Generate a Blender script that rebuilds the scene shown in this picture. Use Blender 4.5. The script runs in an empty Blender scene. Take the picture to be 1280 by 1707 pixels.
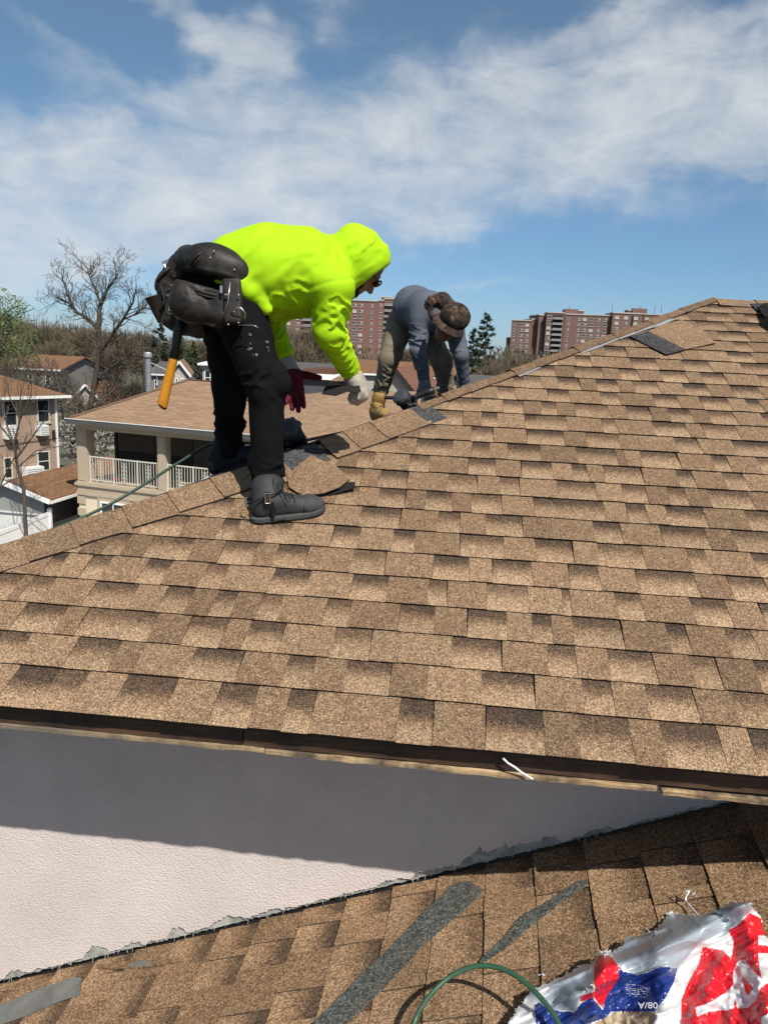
import bpy, bmesh, math, random
import numpy as np
from mathutils import Vector, Matrix, noise as mnoise

S = bpy.context.scene
COL = S.collection
R_ = math.radians

# ------------------------------------------------------------------ camera
PITCH, ROLL, YAW, FPX = R_(12.0), R_(2.587), R_(5.359), 1256.0
cp_, sp_ = math.cos(PITCH), math.sin(PITCH)
cr_, sr_ = math.cos(ROLL), math.sin(ROLL)
_Z = Matrix.Rotation(YAW, 3, 'Z')
_r, _u, _f = Vector((1, 0, 0)), Vector((0, sp_, cp_)), Vector((0, cp_, -sp_))
CR = _Z @ (_r * cr_ + _u * sr_)
CU = _Z @ (_u * cr_ - _r * sr_)
CF = _Z @ _f
cam_d = bpy.data.cameras.new('camera')
cam = bpy.data.objects.new('camera', cam_d)
COL.objects.link(cam)
cam.matrix_world = Matrix((( CR.x, CU.x, -CF.x, 0), (CR.y, CU.y, -CF.y, 0), (CR.z, CU.z, -CF.z, 0), (0, 0, 0, 1)))
cam_d.sensor_fit = 'VERTICAL'
cam_d.sensor_height = 36.0
cam_d.lens = 36.0 * FPX / 1707.0
cam_d.clip_start = 0.05
cam_d.clip_end = 5000
S.camera = cam

# ------------------------------------------------------------------ world, sun, exposure
SUN_EL, SUN_AZ = R_(50.5), R_(30.0)        # azimuth measured from behind the camera towards the right
SUN = Vector((math.sin(SUN_AZ) * math.cos(SUN_EL), -math.cos(SUN_AZ) * math.cos(SUN_EL), math.sin(SUN_EL)))
S.view_settings.view_transform = 'Standard'
S.view_settings.look = 'None'
S.view_settings.exposure = 0.3
S.view_settings.gamma = 1.0
S.view_settings.use_curve_mapping = False
sun_d = bpy.data.lights.new('sun', 'SUN')
sun_d.energy = 4.8
sun_d.angle = R_(0.53)
sun_d.color = (1.0, 0.95, 0.87)
sun = bpy.data.objects.new('sun', sun_d)
COL.objects.link(sun)
sun.rotation_euler = SUN.to_track_quat('Z', 'Y').to_euler()
sun.location = SUN * 60

world = bpy.data.worlds.new('World')
S.world = world
world.use_nodes = True


class NT:
    """tiny helper for node trees"""
    def __init__(s, nt):
        s.nt = nt; s.n = nt.nodes; s.l = nt.links
        s.n.clear()

    def add(s, typ, ins=None, **props):
        nd = s.n.new(typ)
        for k, v in props.items():
            setattr(nd, k, v)
        for k, v in (ins or {}).items():
            s.put(nd.inputs[k], v)
        return nd

    def put(s, sock, v):
        if isinstance(v, bpy.types.NodeSocket):
            s.l.new(v, sock)
        elif isinstance(v, bpy.types.Node):
            s.l.new(v.outputs[0], sock)
        else:
            if hasattr(sock.default_value, '__len__') and len(sock.default_value) == 4 and len(v) == 3:
                v = (*v, 1)
            sock.default_value = v

    def math(s, op, a, b=0.0, c=None, clamp=False):
        nd = s.n.new('ShaderNodeMath'); nd.operation = op; nd.use_clamp = clamp
        s.put(nd.inputs[0], a); s.put(nd.inputs[1], b)
        if c is not None: s.put(nd.inputs[2], c)
        return nd.outputs[0]

    def mix(s, f, a, b, blend='MIX'):
        nd = s.n.new('ShaderNodeMix'); nd.data_type = 'RGBA'; nd.blend_type = blend
        s.put(nd.inputs[0], f); s.put(nd.inputs[6], a); s.put(nd.inputs[7], b)
        return nd.outputs[2]

    def ramp(s, f, stops, interp='LINEAR'):
        nd = s.n.new('ShaderNodeValToRGB'); e = nd.color_ramp.elements
        nd.color_ramp.interpolation = interp
        while len(e) < len(stops): e.new(0.5)
        for i, (p, c) in enumerate(stops):
            e[i].position = p
            e[i].color = (*c, 1) if not isinstance(c, (int, float)) else (c, c, c, 1)
        s.put(nd.inputs[0], f)
        return nd.outputs[0]

    def noise(s, vec, scale, detail=2.0, rough=0.55, dist=0.0):
        nd = s.add('ShaderNodeTexNoise', {'Scale': scale, 'Detail': detail, 'Roughness': rough, 'Distortion': dist})
        if vec is not None: s.put(nd.inputs['Vector'], vec)
        return nd.outputs[0]

    def mapr(s, v, a, b, c=0.0, d=1.0, smooth=False):
        nd = s.n.new('ShaderNodeMapRange')
        if smooth: nd.interpolation_type = 'SMOOTHSTEP'
        s.put(nd.inputs[0], v)
        for i, x in zip((1, 2, 3, 4), (a, b, c, d)): s.put(nd.inputs[i], x)
        return nd.outputs[0]


# sky: Nishita air with bands of thin cirrus given in azimuth / elevation
w = NT(world.node_tree)
sky = w.add('ShaderNodeTexSky', sky_type='NISHITA', sun_disc=False)
sky.sun_elevation = SUN_EL
sky.sun_rotation = math.atan2(SUN.x, SUN.y)
sky.altitude = 50; sky.air_density = 1.0; sky.dust_density = 0.3; sky.ozone_density = 2.5
tc = w.add('ShaderNodeTexCoord')
sep = w.add('ShaderNodeSeparateXYZ', {0: tc.outputs['Generated']})
az = w.math('ARCTAN2', sep.outputs[0], sep.outputs[1])
el = w.math('ARCSINE', sep.outputs[2])
ae = w.add('ShaderNodeCombineXYZ', {0: az, 1: el, 2: 0.0}).outputs[0]
# cloud sheet coordinates (direction projected on a flat layer) for the fine structure
zz = w.math('ADD', w.math('MAXIMUM', sep.outputs[2], 0.0), 0.16)
sheet = w.add('ShaderNodeCombineXYZ', {0: w.math('DIVIDE', sep.outputs[0], zz), 1: w.math('DIVIDE', sep.outputs[1], zz), 2: 0.0}).outputs[0]
wob = w.add('ShaderNodeTexNoise', {'Vector': ae, 'Scale': 5.0, 'Detail': 4.0, 'Roughness': 0.6})
wobv = w.add('ShaderNodeVectorMath', {0: wob.outputs[1], 1: (0.5, 0.5, 0.5)}, operation='SUBTRACT')
wobs = w.add('ShaderNodeVectorMath', {0: wobv.outputs[0], 1: (0.20, 0.13, 0.0)}, operation='MULTIPLY')
aew = w.add('ShaderNodeVectorMath', {0: ae, 1: wobs.outputs[0]}, operation='ADD').outputs[0]


def sky_ae(x, y):
    d = CF + CR * ((x - 640) / FPX) + CU * ((853.5 - y) / FPX)
    d.normalize()
    return math.atan2(d.x, d.y), math.asin(d.z)


acc = None
# (photo x, y, half length, half width, tilt deg, weight)
for (x, y, a, b, t, wt) in ((60, 330, 420, 95, 2, 1.0), (430, 300, 330, 90, 6, 1.0), (760, 235, 330, 105, 9, 1.0), (1120, 170, 330, 105, 8, 1.0), (1560, 120, 380, 110, 5, 0.9),
                            (1060, 268, 250, 34, 3, 0.9), (335, 45, 125, 30, -28, 0.85), (415, 92, 60, 42, 35, 0.8), (375, 150, 75, 20, 22, 0.7), (985, 45, 170, 22, 22, 0.75), (1190, 22, 110, 16, 16, 0.65),
                            (655, 370, 110, 17, -3, 0.85), (15, 228, 60, 22, -30, 0.7), (210, 160, 110, 20, -8, 0.55), (120, 90, 90, 12, -15, 0.35), (545, 25, 45, 40, -50, 0.4),
                            (815, 466, 120, 8, 5, 0.42), (1000, 486, 110, 7, 0, 0.4), (1245, 300, 60, 8, -6, 0.55), (120, 410, 330, 34, 2, 0.75), (420, 385, 220, 26, 3, 0.7),
                            (-560, 320, 420, 110, 0, 0.9)):
    ca, ce = sky_ae(x, y)
    mp = w.add('ShaderNodeMapping', {0: aew, 'Location': (ca, ce, 0), 'Rotation': (0, 0, R_(t)), 'Scale': (a / FPX, b / FPX, 1)}, vector_type='TEXTURE')
    ln = w.add('ShaderNodeVectorMath', {0: mp.outputs[0]}, operation='LENGTH').outputs['Value']
    g = w.math('POWER', 2.718, w.math('MULTIPLY', w.math('POWER', ln, 2.6), -0.8))
    g = w.math('MULTIPLY', g, wt)
    acc = g if acc is None else w.math('ADD', acc, w.math('MULTIPLY', g, w.math('SUBTRACT', 1.0, w.math('MINIMUM', acc, 1.0))))
st = w.add('ShaderNodeMapping', {0: ae, 'Rotation': (0, 0, R_(-10)), 'Scale': (2.6, 7.5, 1)})
streak = w.noise(st.outputs[0], 2.4, 6.0, 0.58, 0.6)
fine = w.noise(ae, 9.0, 8.0, 0.60, 0.4)
st2 = w.add('ShaderNodeMapping', {0: aew, 'Rotation': (0, 0, R_(24)), 'Scale': (6.0, 20.0, 1)})
hair = w.noise(st2.outputs[0], 2.0, 6.0, 0.62, 0.8)
tex = w.math('ADD', w.math('MULTIPLY', w.math('SUBTRACT', streak, 0.5), 1.0), w.math('MULTIPLY', w.math('SUBTRACT', fine, 0.5), 0.75))
tex = w.math('ADD', tex, w.math('MULTIPLY', w.math('SUBTRACT', hair, 0.5), 0.5))
dens = w.math('ADD', acc, tex)
over = w.math('MULTIPLY', w.mapr(el, 0.40, 0.62, 0.0, 0.85, True), w.mapr(w.noise(ae, 1.6, 4.0, 0.55, 0.5), 0.40, 0.60, 0.25, 1.0))  # extra cirrus above the view, added to whiten the ambient light
dens = w.math('ADD', dens, over)
mask = w.mapr(dens, 0.14, 1.34, 0.0, 0.86, True)
thick = w.mapr(w.math('ADD', w.math('MULTIPLY', fine, 0.6), w.math('MULTIPLY', streak, 0.5)), 0.36, 0.74)
ccol = w.ramp(thick, [(0, (6.4, 6.9, 7.4)), (1, (8.9, 9.1, 9.3))])
low = w.ramp(w.mapr(el, 0.0, 0.5), [(0, (0.64, 0.86, 1.28)), (0.08, (0.66, 0.87, 1.20)), (0.25, (0.72, 0.92, 1.12)), (0.6, (0.95, 1.10, 1.10)), (1, (1.20, 1.16, 1.08))])
skyb = w.mix(1.0, sky.outputs[0], low, 'MULTIPLY')
skyc = w.mix(mask, skyb, ccol)
bg = w.add('ShaderNodeBackground', {0: skyc, 1: 0.07})
w.add('ShaderNodeOutputWorld', {0: bg.outputs[0]})


# ------------------------------------------------------------------ pixel -> place helpers (photo pixels, 1280 x 1707)
def ray(x, y):
    return CF + CR * ((x - 640) / FPX) + CU * ((853.5 - y) / FPX)


def atY(x, y, Y):
    d = ray(x, y)
    return d * (Y / d.y)


def atZ(x, y, Z):
    d = ray(x, y)
    return d * (Z / d.z)


def on_plane(x, y, p, n):
    d = ray(x, y)
    return d * (Vector(p).dot(n) / d.dot(n))


# ------------------------------------------------------------------ mesh helpers
class MB:
    def __init__(s):
        s.v = []; s.f = []; s.m = []; s.g = []      # g: one scalar per vertex ("grad")

    def add(s, vs, fs, m=0, g=0.0):
        o = len(s.v)
        s.v += [tuple(v) for v in vs]
        s.g += (list(g) if hasattr(g, '__len__') else [g] * len(vs))
        for f in fs:
            s.f.append([i + o for i in f]); s.m.append(m)

    def box(s, c, size, M=None, m=0, g=0.0):
        hx, hy, hz = size[0] / 2, size[1] / 2, size[2] / 2
        vs = [Vector((x, y, z)) for x in (-hx, hx) for y in (-hy, hy) for z in (-hz, hz)]
        if M is not None: vs = [M @ v for v in vs]
        c = Vector(c)
        s.add([v + c for v in vs], [(0, 1, 3, 2), (4, 6, 7, 5), (0, 4, 5, 1), (2, 3, 7, 6), (0, 2, 6, 4), (1, 5, 7, 3)], m, g)

    def beam(s, a, b, wd, ht, up=(0, 0, 1), m=0):
        a = Vector(a); b = Vector(b); t = (b - a)
        L = t.length; t.normalize(); up = Vector(up)
        sd = t.cross(up).normalized(); up2 = sd.cross(t)
        M = Matrix((t, sd, up2)).transposed()
        s.box((a + b) / 2, (L, wd, ht), M, m)

    def tube(s, pts, rad, n=8, m=0, cap=True, g=0.0):
        pts = [Vector(p) for p in pts]
        k = len(pts)
        rad = rad if hasattr(rad, '__len__') else [rad] * k
        t0 = (pts[1] - pts[0]).normalized()
        ref = Vector((0, 0, 1)) if abs(t0.z) < 0.9 else Vector((1, 0, 0))
        nrm = t0.cross(ref).normalized()
        vs = []
        for i in range(k):
            t = (pts[min(i + 1, k - 1)] - pts[max(i - 1, 0)]).normalized()
            nrm = (nrm - t * nrm.dot(t)).normalized()
            bn = t.cross(nrm)
            for j in range(n):
                a = 2 * math.pi * j / n
                vs.append(pts[i] + (nrm * math.cos(a) + bn * math.sin(a)) * rad[i])
        fs = [(i * n + j, i * n + (j + 1) % n, (i + 1) * n + (j + 1) % n, (i + 1) * n + j) for i in range(k - 1) for j in range(n)]
        if cap:
            fs.append(tuple(range(n - 1, -1, -1))); fs.append(tuple((k - 1) * n + j for j in range(n)))
        s.add(vs, fs, m, g)

    def ball(s, c, r, m=0, nu=10, nv=6, sc=(1, 1, 1), M=None):
        c = Vector(c); vs = []; fs = []
        for i in range(nv + 1):
            th = math.pi * i / nv
            for j in range(nu):
                ph = 2 * math.pi * j / nu
                v = Vector((math.sin(th) * math.cos(ph) * sc[0], math.sin(th) * math.sin(ph) * sc[1], math.cos(th) * sc[2])) * r
                if M is not None: v = M @ v
                vs.append(c + v)
        for i in range(nv):
            for j in range(nu):
                a, b = i * nu + j, i * nu + (j + 1) % nu
                fs.append((a, a + nu, b + nu, b))
        s.add(vs, fs, m)

    def poly(s, pts, depth=None, m=0):
        """a polygon, given depth vector: a closed prism"""
        pts = [Vector(p) for p in pts]; n = len(pts)
        if depth is None:
            s.add(pts, [tuple(range(n))], m); return
        d = Vector(depth)
        fs = [tuple(range(n)), tuple(range(2 * n - 1, n - 1, -1))]
        fs += [(i, i + n, (i + 1) % n + n, (i + 1) % n) for i in range(n)]
        s.add(pts + [p + d for p in pts], fs, m)


WM = {}          # world matrix of everything built


def link(o, parent=None, M=None):
    M = M or Matrix.Identity(4)
    COL.objects.link(o)
    WM[o.name] = M
    if parent is not None:
        o.parent = parent
        o.matrix_parent_inverse = Matrix.Identity(4)
        o.matrix_local = WM[parent.name].inverted() @ M
    else:
        o.matrix_local = M
    return o


def tag(o, label, cat, group=None, kind=None):
    o['label'] = label; o['category'] = cat
    if group: o['group'] = group
    if kind: o['kind'] = kind
    return o


def empty(name, loc, label, cat, group=None, M=None):
    o = bpy.data.objects.new(name, None)
    o.empty_display_size = 0.1
    link(o, None, M or Matrix.Translation(Vector(loc)))
    return tag(o, label, cat, group)


def mesh_from(name, vs, fs, mats, mi=None, smooth=False, g=None):
    me = bpy.data.meshes.new(name)
    me.from_pydata([tuple(v) for v in vs], [], fs)
    for m in mats: me.materials.append(m)
    if mi is not None: me.polygons.foreach_set('material_index', mi)
    if smooth: me.polygons.foreach_set('use_smooth', [True] * len(me.polygons))
    if g is not None:
        at = me.attributes.new('grad', 'FLOAT', 'POINT')
        at.data.foreach_set('value', [float(x) for x in g])
    me.update()
    return me


def build(name, mb, mats, parent=None, origin=None, smooth=False, kind=None, normals=True):
    """mb holds world coordinates; the object's origin is the parent's (or the given point)"""
    if origin is not None: M = Matrix.Translation(Vector(origin))
    elif parent is not None: M = WM[parent.name].copy()
    else: M = Matrix.Identity(4)
    Mi = M.inverted()
    vs = [Mi @ Vector(v) for v in mb.v]
    mats = mats if isinstance(mats, (list, tuple)) else [mats]
    me = mesh_from(name, vs, mb.f, mats, mb.m, smooth, mb.g)
    if normals:
        b = bmesh.new(); b.from_mesh(me)
        bmesh.ops.recalc_face_normals(b, faces=b.faces); b.to_mesh(me); b.free()
    o = bpy.data.objects.new(name, me)
    link(o, parent, M)
    if kind: o['kind'] = kind
    return o


def inst(name, me, parent, M):
    o = bpy.data.objects.new(name, me)
    return link(o, parent, M)


def axes(o, x, y, z):
    M = Matrix((x, y, z)).transposed().to_4x4()
    M.translation = Vector(o)
    return M


# ------------------------------------------------------------------ materials
def new_mat(name):
    m = bpy.data.materials.new(name); m.use_nodes = True
    t = NT(m.node_tree)
    out = t.add('ShaderNodeOutputMaterial')
    bs = t.add('ShaderNodeBsdfPrincipled')
    t.l.new(bs.outputs[0], out.inputs[0])
    return m, t, bs


def bump(t, bs, h, strength=0.3, dist=0.01):
    b = t.add('ShaderNodeBump', {'Height': h, 'Strength': strength, 'Distance': dist})
    t.l.new(b.outputs[0], bs.inputs['Normal'])


def wpos(t):
    return t.add('ShaderNodeNewGeometry').outputs['Position']


def opos(t):
    return t.add('ShaderNodeTexCoord').outputs['Object']


def simple(name, col, rough=0.7, spread=0.18, scale=12.0, metal=0.0, bumps=0.0, bscale=60.0, spec=0.4, dirt=None):
    """colour broken by two octaves of noise; optional fine relief and dirt"""
    m, t, bs = new_mat(name)
    p = opos(t)
    n1 = t.noise(p, scale, 5.0, 0.6)
    n2 = t.noise(p, scale * 9, 3.0, 0.6)
    f = t.math('ADD', t.math('MULTIPLY', n1, 0.65), t.math('MULTIPLY', n2, 0.35))
    lo = tuple(c * (1 - spread) for c in col); hi = tuple(min(1, c * (1 + spread)) for c in col)
    c = t.ramp(t.mapr(f, 0.3, 0.7), [(0, lo), (1, hi)])
    if dirt:
        d = t.mapr(t.noise(p, scale * 0.4, 6.0, 0.7), 0.52, 0.72)
        c = t.mix(t.math('MULTIPLY', d, 0.6), c, dirt)
    t.put(bs.inputs['Base Color'], c)
    bs.inputs['Metallic'].default_value = metal
    t.put(bs.inputs['Roughness'], t.mapr(n1, 0.2, 0.8, max(0.05, rough - 0.12), min(1, rough + 0.1)))
    bs.inputs['Specular IOR Level'].default_value = spec
    if bumps: bump(t, bs, t.noise(p, bscale, 3.0), bumps)
    return m


def granule(name, stops, gscale=330.0, hue=1.0, bright=1.0, old=0.0):
    """mineral granules; the printed blend of each tab follows the vertex value 'grad' (0 light .. 1 dark)"""
    m, t, bs = new_mat(name)
    p = wpos(t)
    at = t.add('ShaderNodeAttribute', attribute_name='grad')
    oi = t.add('ShaderNodeObjectInfo')
    v = t.add('ShaderNodeTexVoronoi', {'Vector': p, 'Scale': gscale})
    vs = t.add('ShaderNodeSeparateColor', {0: v.outputs['Color']})
    v2 = t.add('ShaderNodeTexVoronoi', {'Vector': p, 'Scale': gscale * 0.5})
    vs2 = t.add('ShaderNodeSeparateColor', {0: v2.outputs['Color']})
    med = t.noise(p, 34.0, 4.0, 0.65)
    # granules dither the blend from dark to light
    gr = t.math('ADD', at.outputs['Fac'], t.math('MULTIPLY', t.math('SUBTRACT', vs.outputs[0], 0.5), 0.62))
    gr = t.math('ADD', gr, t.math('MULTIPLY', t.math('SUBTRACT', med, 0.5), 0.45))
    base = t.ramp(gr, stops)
    # light and dark single granules
    k = t.mapr(vs.outputs[1], 0.0, 1.0, 0.38, 1.62)
    k2 = t.mapr(vs2.outputs[0], 0.0, 1.0, 0.56, 1.46)
    k = t.math('MULTIPLY', k, k2)
    k = t.math('MULTIPLY', k, t.mapr(oi.outputs['Random'], 0, 1, 0.9, 1.1))
    big = t.noise(p, 2.3, 4.0, 0.6)
    k = t.math('MULTIPLY', k, t.mapr(big, 0.3, 0.7, 0.9 - old, 1.08))
    k = t.math('MULTIPLY', k, bright)
    c = t.mix(1.0, base, t.add('ShaderNodeCombineXYZ', {0: k, 1: k, 2: k}).outputs[0], 'MULTIPLY')
    # a reddish cast on some granules
    red = t.math('MULTIPLY', t.mapr(vs.outputs[2], 0.72, 0.8), t.mapr(t.noise(p, 7.0, 3.0), 0.45, 0.65))
    c = t.mix(t.math('MULTIPLY', red, 0.35), c, (0.23, 0.105, 0.06))
    t.put(bs.inputs['Base Color'], c)
    bs.inputs['Roughness'].default_value = 0.92
    bs.inputs['Specular IOR Level'].default_value = 0.25
    hgt = t.math('ADD', t.math('MULTIPLY', v.outputs['Distance'], -1.0), t.math('MULTIPLY', med, 0.6))
    bump(t, bs, hgt, 0.55, 0.004)
    return m


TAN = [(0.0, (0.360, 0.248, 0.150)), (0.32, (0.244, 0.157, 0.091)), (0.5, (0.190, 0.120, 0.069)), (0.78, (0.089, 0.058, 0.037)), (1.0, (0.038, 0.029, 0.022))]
OLD = [(0.0, (0.325, 0.212, 0.122)), (0.35, (0.240, 0.150, 0.084)), (0.6, (0.140, 0.090, 0.050)), (1.0, (0.055, 0.041, 0.030))]
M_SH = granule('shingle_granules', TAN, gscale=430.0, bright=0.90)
M_SHL = granule('lower_shingle_granules', OLD, gscale=320.0, old=0.08)
M_CAPG = granule('hip_cap_granules', TAN, gscale=430.0, bright=0.86)
M_DARKG = granule('dark_headlap_granules', [(0.0, (0.09, 0.092, 0.098)), (0.5, (0.034, 0.035, 0.038)), (1.0, (0.012, 0.012, 0.013))], gscale=260.0)
M_EDGE = simple('asphalt_edge', (0.010, 0.008, 0.007), 0.9, 0.3, 80)
M_DECK = simple('roofing_felt', (0.02, 0.02, 0.022), 0.9)
# ================================================================== the stucco house
D0, H0 = 2.127, 1.158                     # eave distance and drop below the eye
AL = R_(25.74); EXP = 0.143
ca_, sa_ = math.cos(AL), math.sin(AL)
YW = 2.715                                # stucco wall plane
GROUND = -8.3
UX, UV, UN = Vector((1, 0, 0)), Vector((0, ca_, sa_)), Vector((0, -sa_, ca_))
ROOF0 = Vector((0, D0, -H0))


def roof_pt(u, v, h=0.0):
    return ROOF0 + UX * u + UV * v + UN * h


def front(x, y, h=0.0):                   # a point over the front slope from its plan position
    return Vector((x, y, -H0 + (y - D0) * math.tan(AL))) + UN * h


def RP(px, py, h=0.0):                    # photo pixel -> front slope
    return on_plane(px, py, ROOF0 + UN * h, UN)


HIP = [front(-2.68, D0), front(-1.83, 2.74), front(-1.11, 3.235), front(-0.43, 3.765), front(1.65, 5.43)]
PEAK = HIP[-1]
FA, FB = 0.4146, -0.055                   # the left slope: grade in x and in y, through the hip


def far_z(x, y):
    return HIP[3].z + FA * (x - HIP[3].x) + FB * (y - HIP[3].y)


FN = Vector((-FA, -FB, 1)).normalized()


def FP(px, py, h=0.0):
    return on_plane(px, py, HIP[3] + FN * h, FN)


house = empty('stucco_house', (0, YW, GROUND), 'pale stucco house whose brown shingled hip roof is being reshingled by two workers', 'house')

mb = MB()                                 # roof deck: front, left, back slopes just under the shingles
LIFT = UN * -0.004
RX = 4.2
ridge_r = Vector((RX, PEAK.y, PEAK.z))
eave_r = front(RX, D0)
backL = Vector((-2.68, 8.75, far_z(-2.68, 8.75))); backR = Vector((RX, 8.75, PEAK.z - (8.75 - 5.43) * math.tan(AL)))
mb.add([p + LIFT for p in (HIP[0], eave_r, ridge_r, PEAK, HIP[3], HIP[2], HIP[1])], [(0, 1, 2, 3, 4, 5, 6)])
mb.add([p - FN * 0.012 for p in (HIP[0], HIP[1], HIP[2], HIP[3], PEAK, backL)], [(0, 1, 2, 3, 4), (0, 4, 5)])
mb.add([p + LIFT for p in (PEAK, ridge_r, backR, backL)], [(0, 1, 2, 3)])
roof = build('roof', mb, M_DECK, house)


# --- shingles: laminated strips, a row of raised tabs on a recessed printed base
def shingle_mesh(seed, W, e, wmin, wmax, contrast=1.0, plain=0.36, up=0.035, name='shingle', step=0.0022, dark_side=0.5):
    rng = random.Random(seed)
    mb = MB()
    xs = [0.0]
    while xs[-1] < W - wmin:
        xs.append(min(W, xs[-1] + rng.uniform(wmin, wmax)))
    if W - xs[-1] > 0.02: xs.append(W)
    xs[-1] = W
    raised = rng.random() < 0.5
    T = e + up
    b0, b1 = 0.0105, 0.0010
    prev = None
    for a, b in zip(xs, xs[1:]):
        tz = step if raised else 0.0
        sh = 0.0 if (prev is None or b >= W - 1e-6) else rng.uniform(-0.006, 0.006)
        prev = 1
        x0, x1 = a + 0.0004, b - 0.0004
        nv = 5; vs = []; g = []
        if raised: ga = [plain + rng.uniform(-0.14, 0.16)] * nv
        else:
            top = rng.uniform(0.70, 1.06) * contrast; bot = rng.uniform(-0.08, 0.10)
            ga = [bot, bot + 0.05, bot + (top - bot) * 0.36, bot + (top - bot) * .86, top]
        vv = [0.0, e * 0.27, e * 0.52, e * 0.80, T]
        wob = rng.uniform(-0.0022, 0.0022)
        for k in range(nv):
            h = b0 + (b1 - b0) * vv[k] / T + tz
            s = sh * vv[k] / T
            v_ = vv[k] + (wob if k == 0 else 0)
            vs += [(x0 + s, v_, h), (x1 + s, v_, h)]
            g += [ga[k], ga[k]]
        mb.add(vs, [(2 * k, 2 * k + 1, 2 * k + 3, 2 * k + 2) for k in range(nv - 1)], 0, g)
        # butt face and the sides
        v0, v1 = vs[0], vs[1]
        mb.add([v0, v1, (v1[0], v1[1] + 0.002, -0.003), (v0[0], v0[1] + 0.002, -0.003)], [(3, 2, 1, 0)], 1, 1.0)
        for q, sgn in ((0, 1), (1, -1)):
            side = [vs[2 * k + q] for k in range(nv)]
            low = [(p[0], p[1], p[2] - tz - 0.004) for p in side]
            fs = [(k, k + 1, nv + k + 1, nv + k) if sgn > 0 else (k + 1, k, nv + k, nv + k + 1) for k in range(nv - 1)]
            mb.add(side + low, fs, 0, [dark_side] * (2 * nv))
        raised = not raised
    me = mesh_from(name, mb.v, mb.f, [M_SH, M_EDGE], mb.m, False, mb.g)
    return me


def clip_mesh(me, pairs, mats):
    """keep the side the plane normals point away from"""
    b = bmesh.new(); b.from_mesh(me)
    for co, no in pairs:
        bmesh.ops.bisect_plane(b, geom=b.verts[:] + b.edges[:] + b.faces[:], plane_co=co, plane_no=no, clear_outer=True)
    if not b.faces:
        b.free(); return None
    m2 = bpy.data.meshes.new(me.name); b.to_mesh(m2); b.free()
    m2.materials.clear()
    for m in mats: m2.materials.append(m)
    return m2


rng = random.Random(5)
SHW = 0.98
variants = [shingle_mesh(100 + i, SHW, EXP, 0.07, 0.185) for i in range(18)]
FR = axes(ROOF0, UX, UV, UN)
hipuv = [((p - ROOF0).x, (p - ROOF0).dot(UV)) for p in HIP]


def hip_u(v):
    for (u0, v0), (u1, v1) in zip(hipuv, hipuv[1:]):
        if v0 - 1e-6 <= v <= v1 + 1e-6: return u0 + (u1 - u0) * (v - v0) / (v1 - v0)
    return hipuv[-1][0] if v > hipuv[-1][1] else hipuv[0][0]


def hip_seg(v):
    for a, b in zip(hipuv, hipuv[1:]):
        if v <= b[1]: return a, b
    return hipuv[-2], hipuv[-1]


VMAX = hipuv[-1][1]
ncourse = int(VMAX / EXP) + 1
for k in range(ncourse):
    v = k * EXP - (0.028 if k == 0 else 0.0)
    right = 1.62 + 0.055 * k
    u = hip_u(max(0, v + EXP)) - rng.uniform(0.25, SHW)
    skew = rng.uniform(-0.0025, 0.0025)
    while u < right + 0.3:
        me = rng.choice(variants)
        v_j = v + (rng.uniform(-0.0018, 0.0018) if k else 0.0)
        M = FR @ Matrix.Translation((u, v_j, 0.0)) @ Matrix.Rotation(rng.uniform(-0.0014, 0.0014), 4, 'Z')
        pairs = []
        a, b = hip_seg(v + EXP * 0.5)
        if hip_u(max(0, v)) > u - 0.05 or hip_u(min(VMAX, v + EXP * 1.3)) > u - 0.05:
            # local: hip line through (a),(b); inside is to the right
            d = Vector((b[0] - a[0], b[1] - a[1], 0)).normalized()
            no = Vector((-d.y, d.x, 0))
            pairs.append((Vector((a[0] - u, a[1] - v_j, 0)) - no * 0.006, no))
        if v + EXP * 1.3 > VMAX:
            pairs.append((Vector((0, VMAX - v_j - 0.004, 0)), Vector((0, 1, 0))))
        if pairs:
            me = clip_mesh(me, pairs, [M_SH, M_EDGE])
        if me is not None:
            inst('shingle', me, roof, M)
        u += SHW + 0.0002

# the slope beyond the hip, seen edge-on: all of its courses in one part
mb = MB()
du = Vector((0, 1, FB)).normalized(); dn = FN; dv = dn.cross(du) * -1
if dv.z < 0: dv = -dv
slope_len = (PEAK - Vector((-2.68, PEAK.y, far_z(-2.68, PEAK.y)))).length
n = int(slope_len / EXP)
base = Vector((-2.68, 0, far_z(-2.68, 0)))
for k in range(n):
    x_ = -2.68 + k * EXP * dv.x
    # front limit at the hip, back limit at the rear hip
    def y_front(x):
        for p, q in zip(HIP, HIP[1:]):
            if p.x <= x <= q.x: return p.y + (q.y - p.y) * (x - p.x) / (q.x - p.x)
        return HIP[-1].y
    y0 = y_front(x_ + 0.10) + 0.03
    y1 = 8.75 - (8.75 - PEAK.y) * (x_ + 2.68) / (PEAK.x + 2.68) - 0.02
    y = y0
    while y < y1 - 0.02:
        wd = min(rng.uniform(0.08, 0.2), y1 - y)
        a = Vector((x_, y, far_z(x_, y)))
        q = [a, a + du * wd, a + du * wd + dv * (EXP + 0.02), a + dv * (EXP + 0.02)]
        tz = rng.choice((0.0, 0.003))
        g0, g1 = rng.choice(((0.36, 0.36), (0.05, 0.95)))
        mb.add([q[0] + dn * (0.008 + tz - 0.008), q[1] + dn * tz, q[2] + dn * (-0.006), q[3] + dn * (-0.006), q[0] - dn * 0.012, q[1] - dn * 0.012],
               [(0, 1, 2, 3)], 0, [g0, g0, g1, g1, g0, g0])
        mb.add([q[0] + dn * tz, q[1] + dn * tz, q[1] - dn * 0.012, q[0] - dn * 0.012], [(0, 1, 2, 3)], 1, 1.0)
        y += wd
o = build('far_slope_shingles', mb, [M_SH, M_EDGE], roof, kind='stuff')


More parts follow.
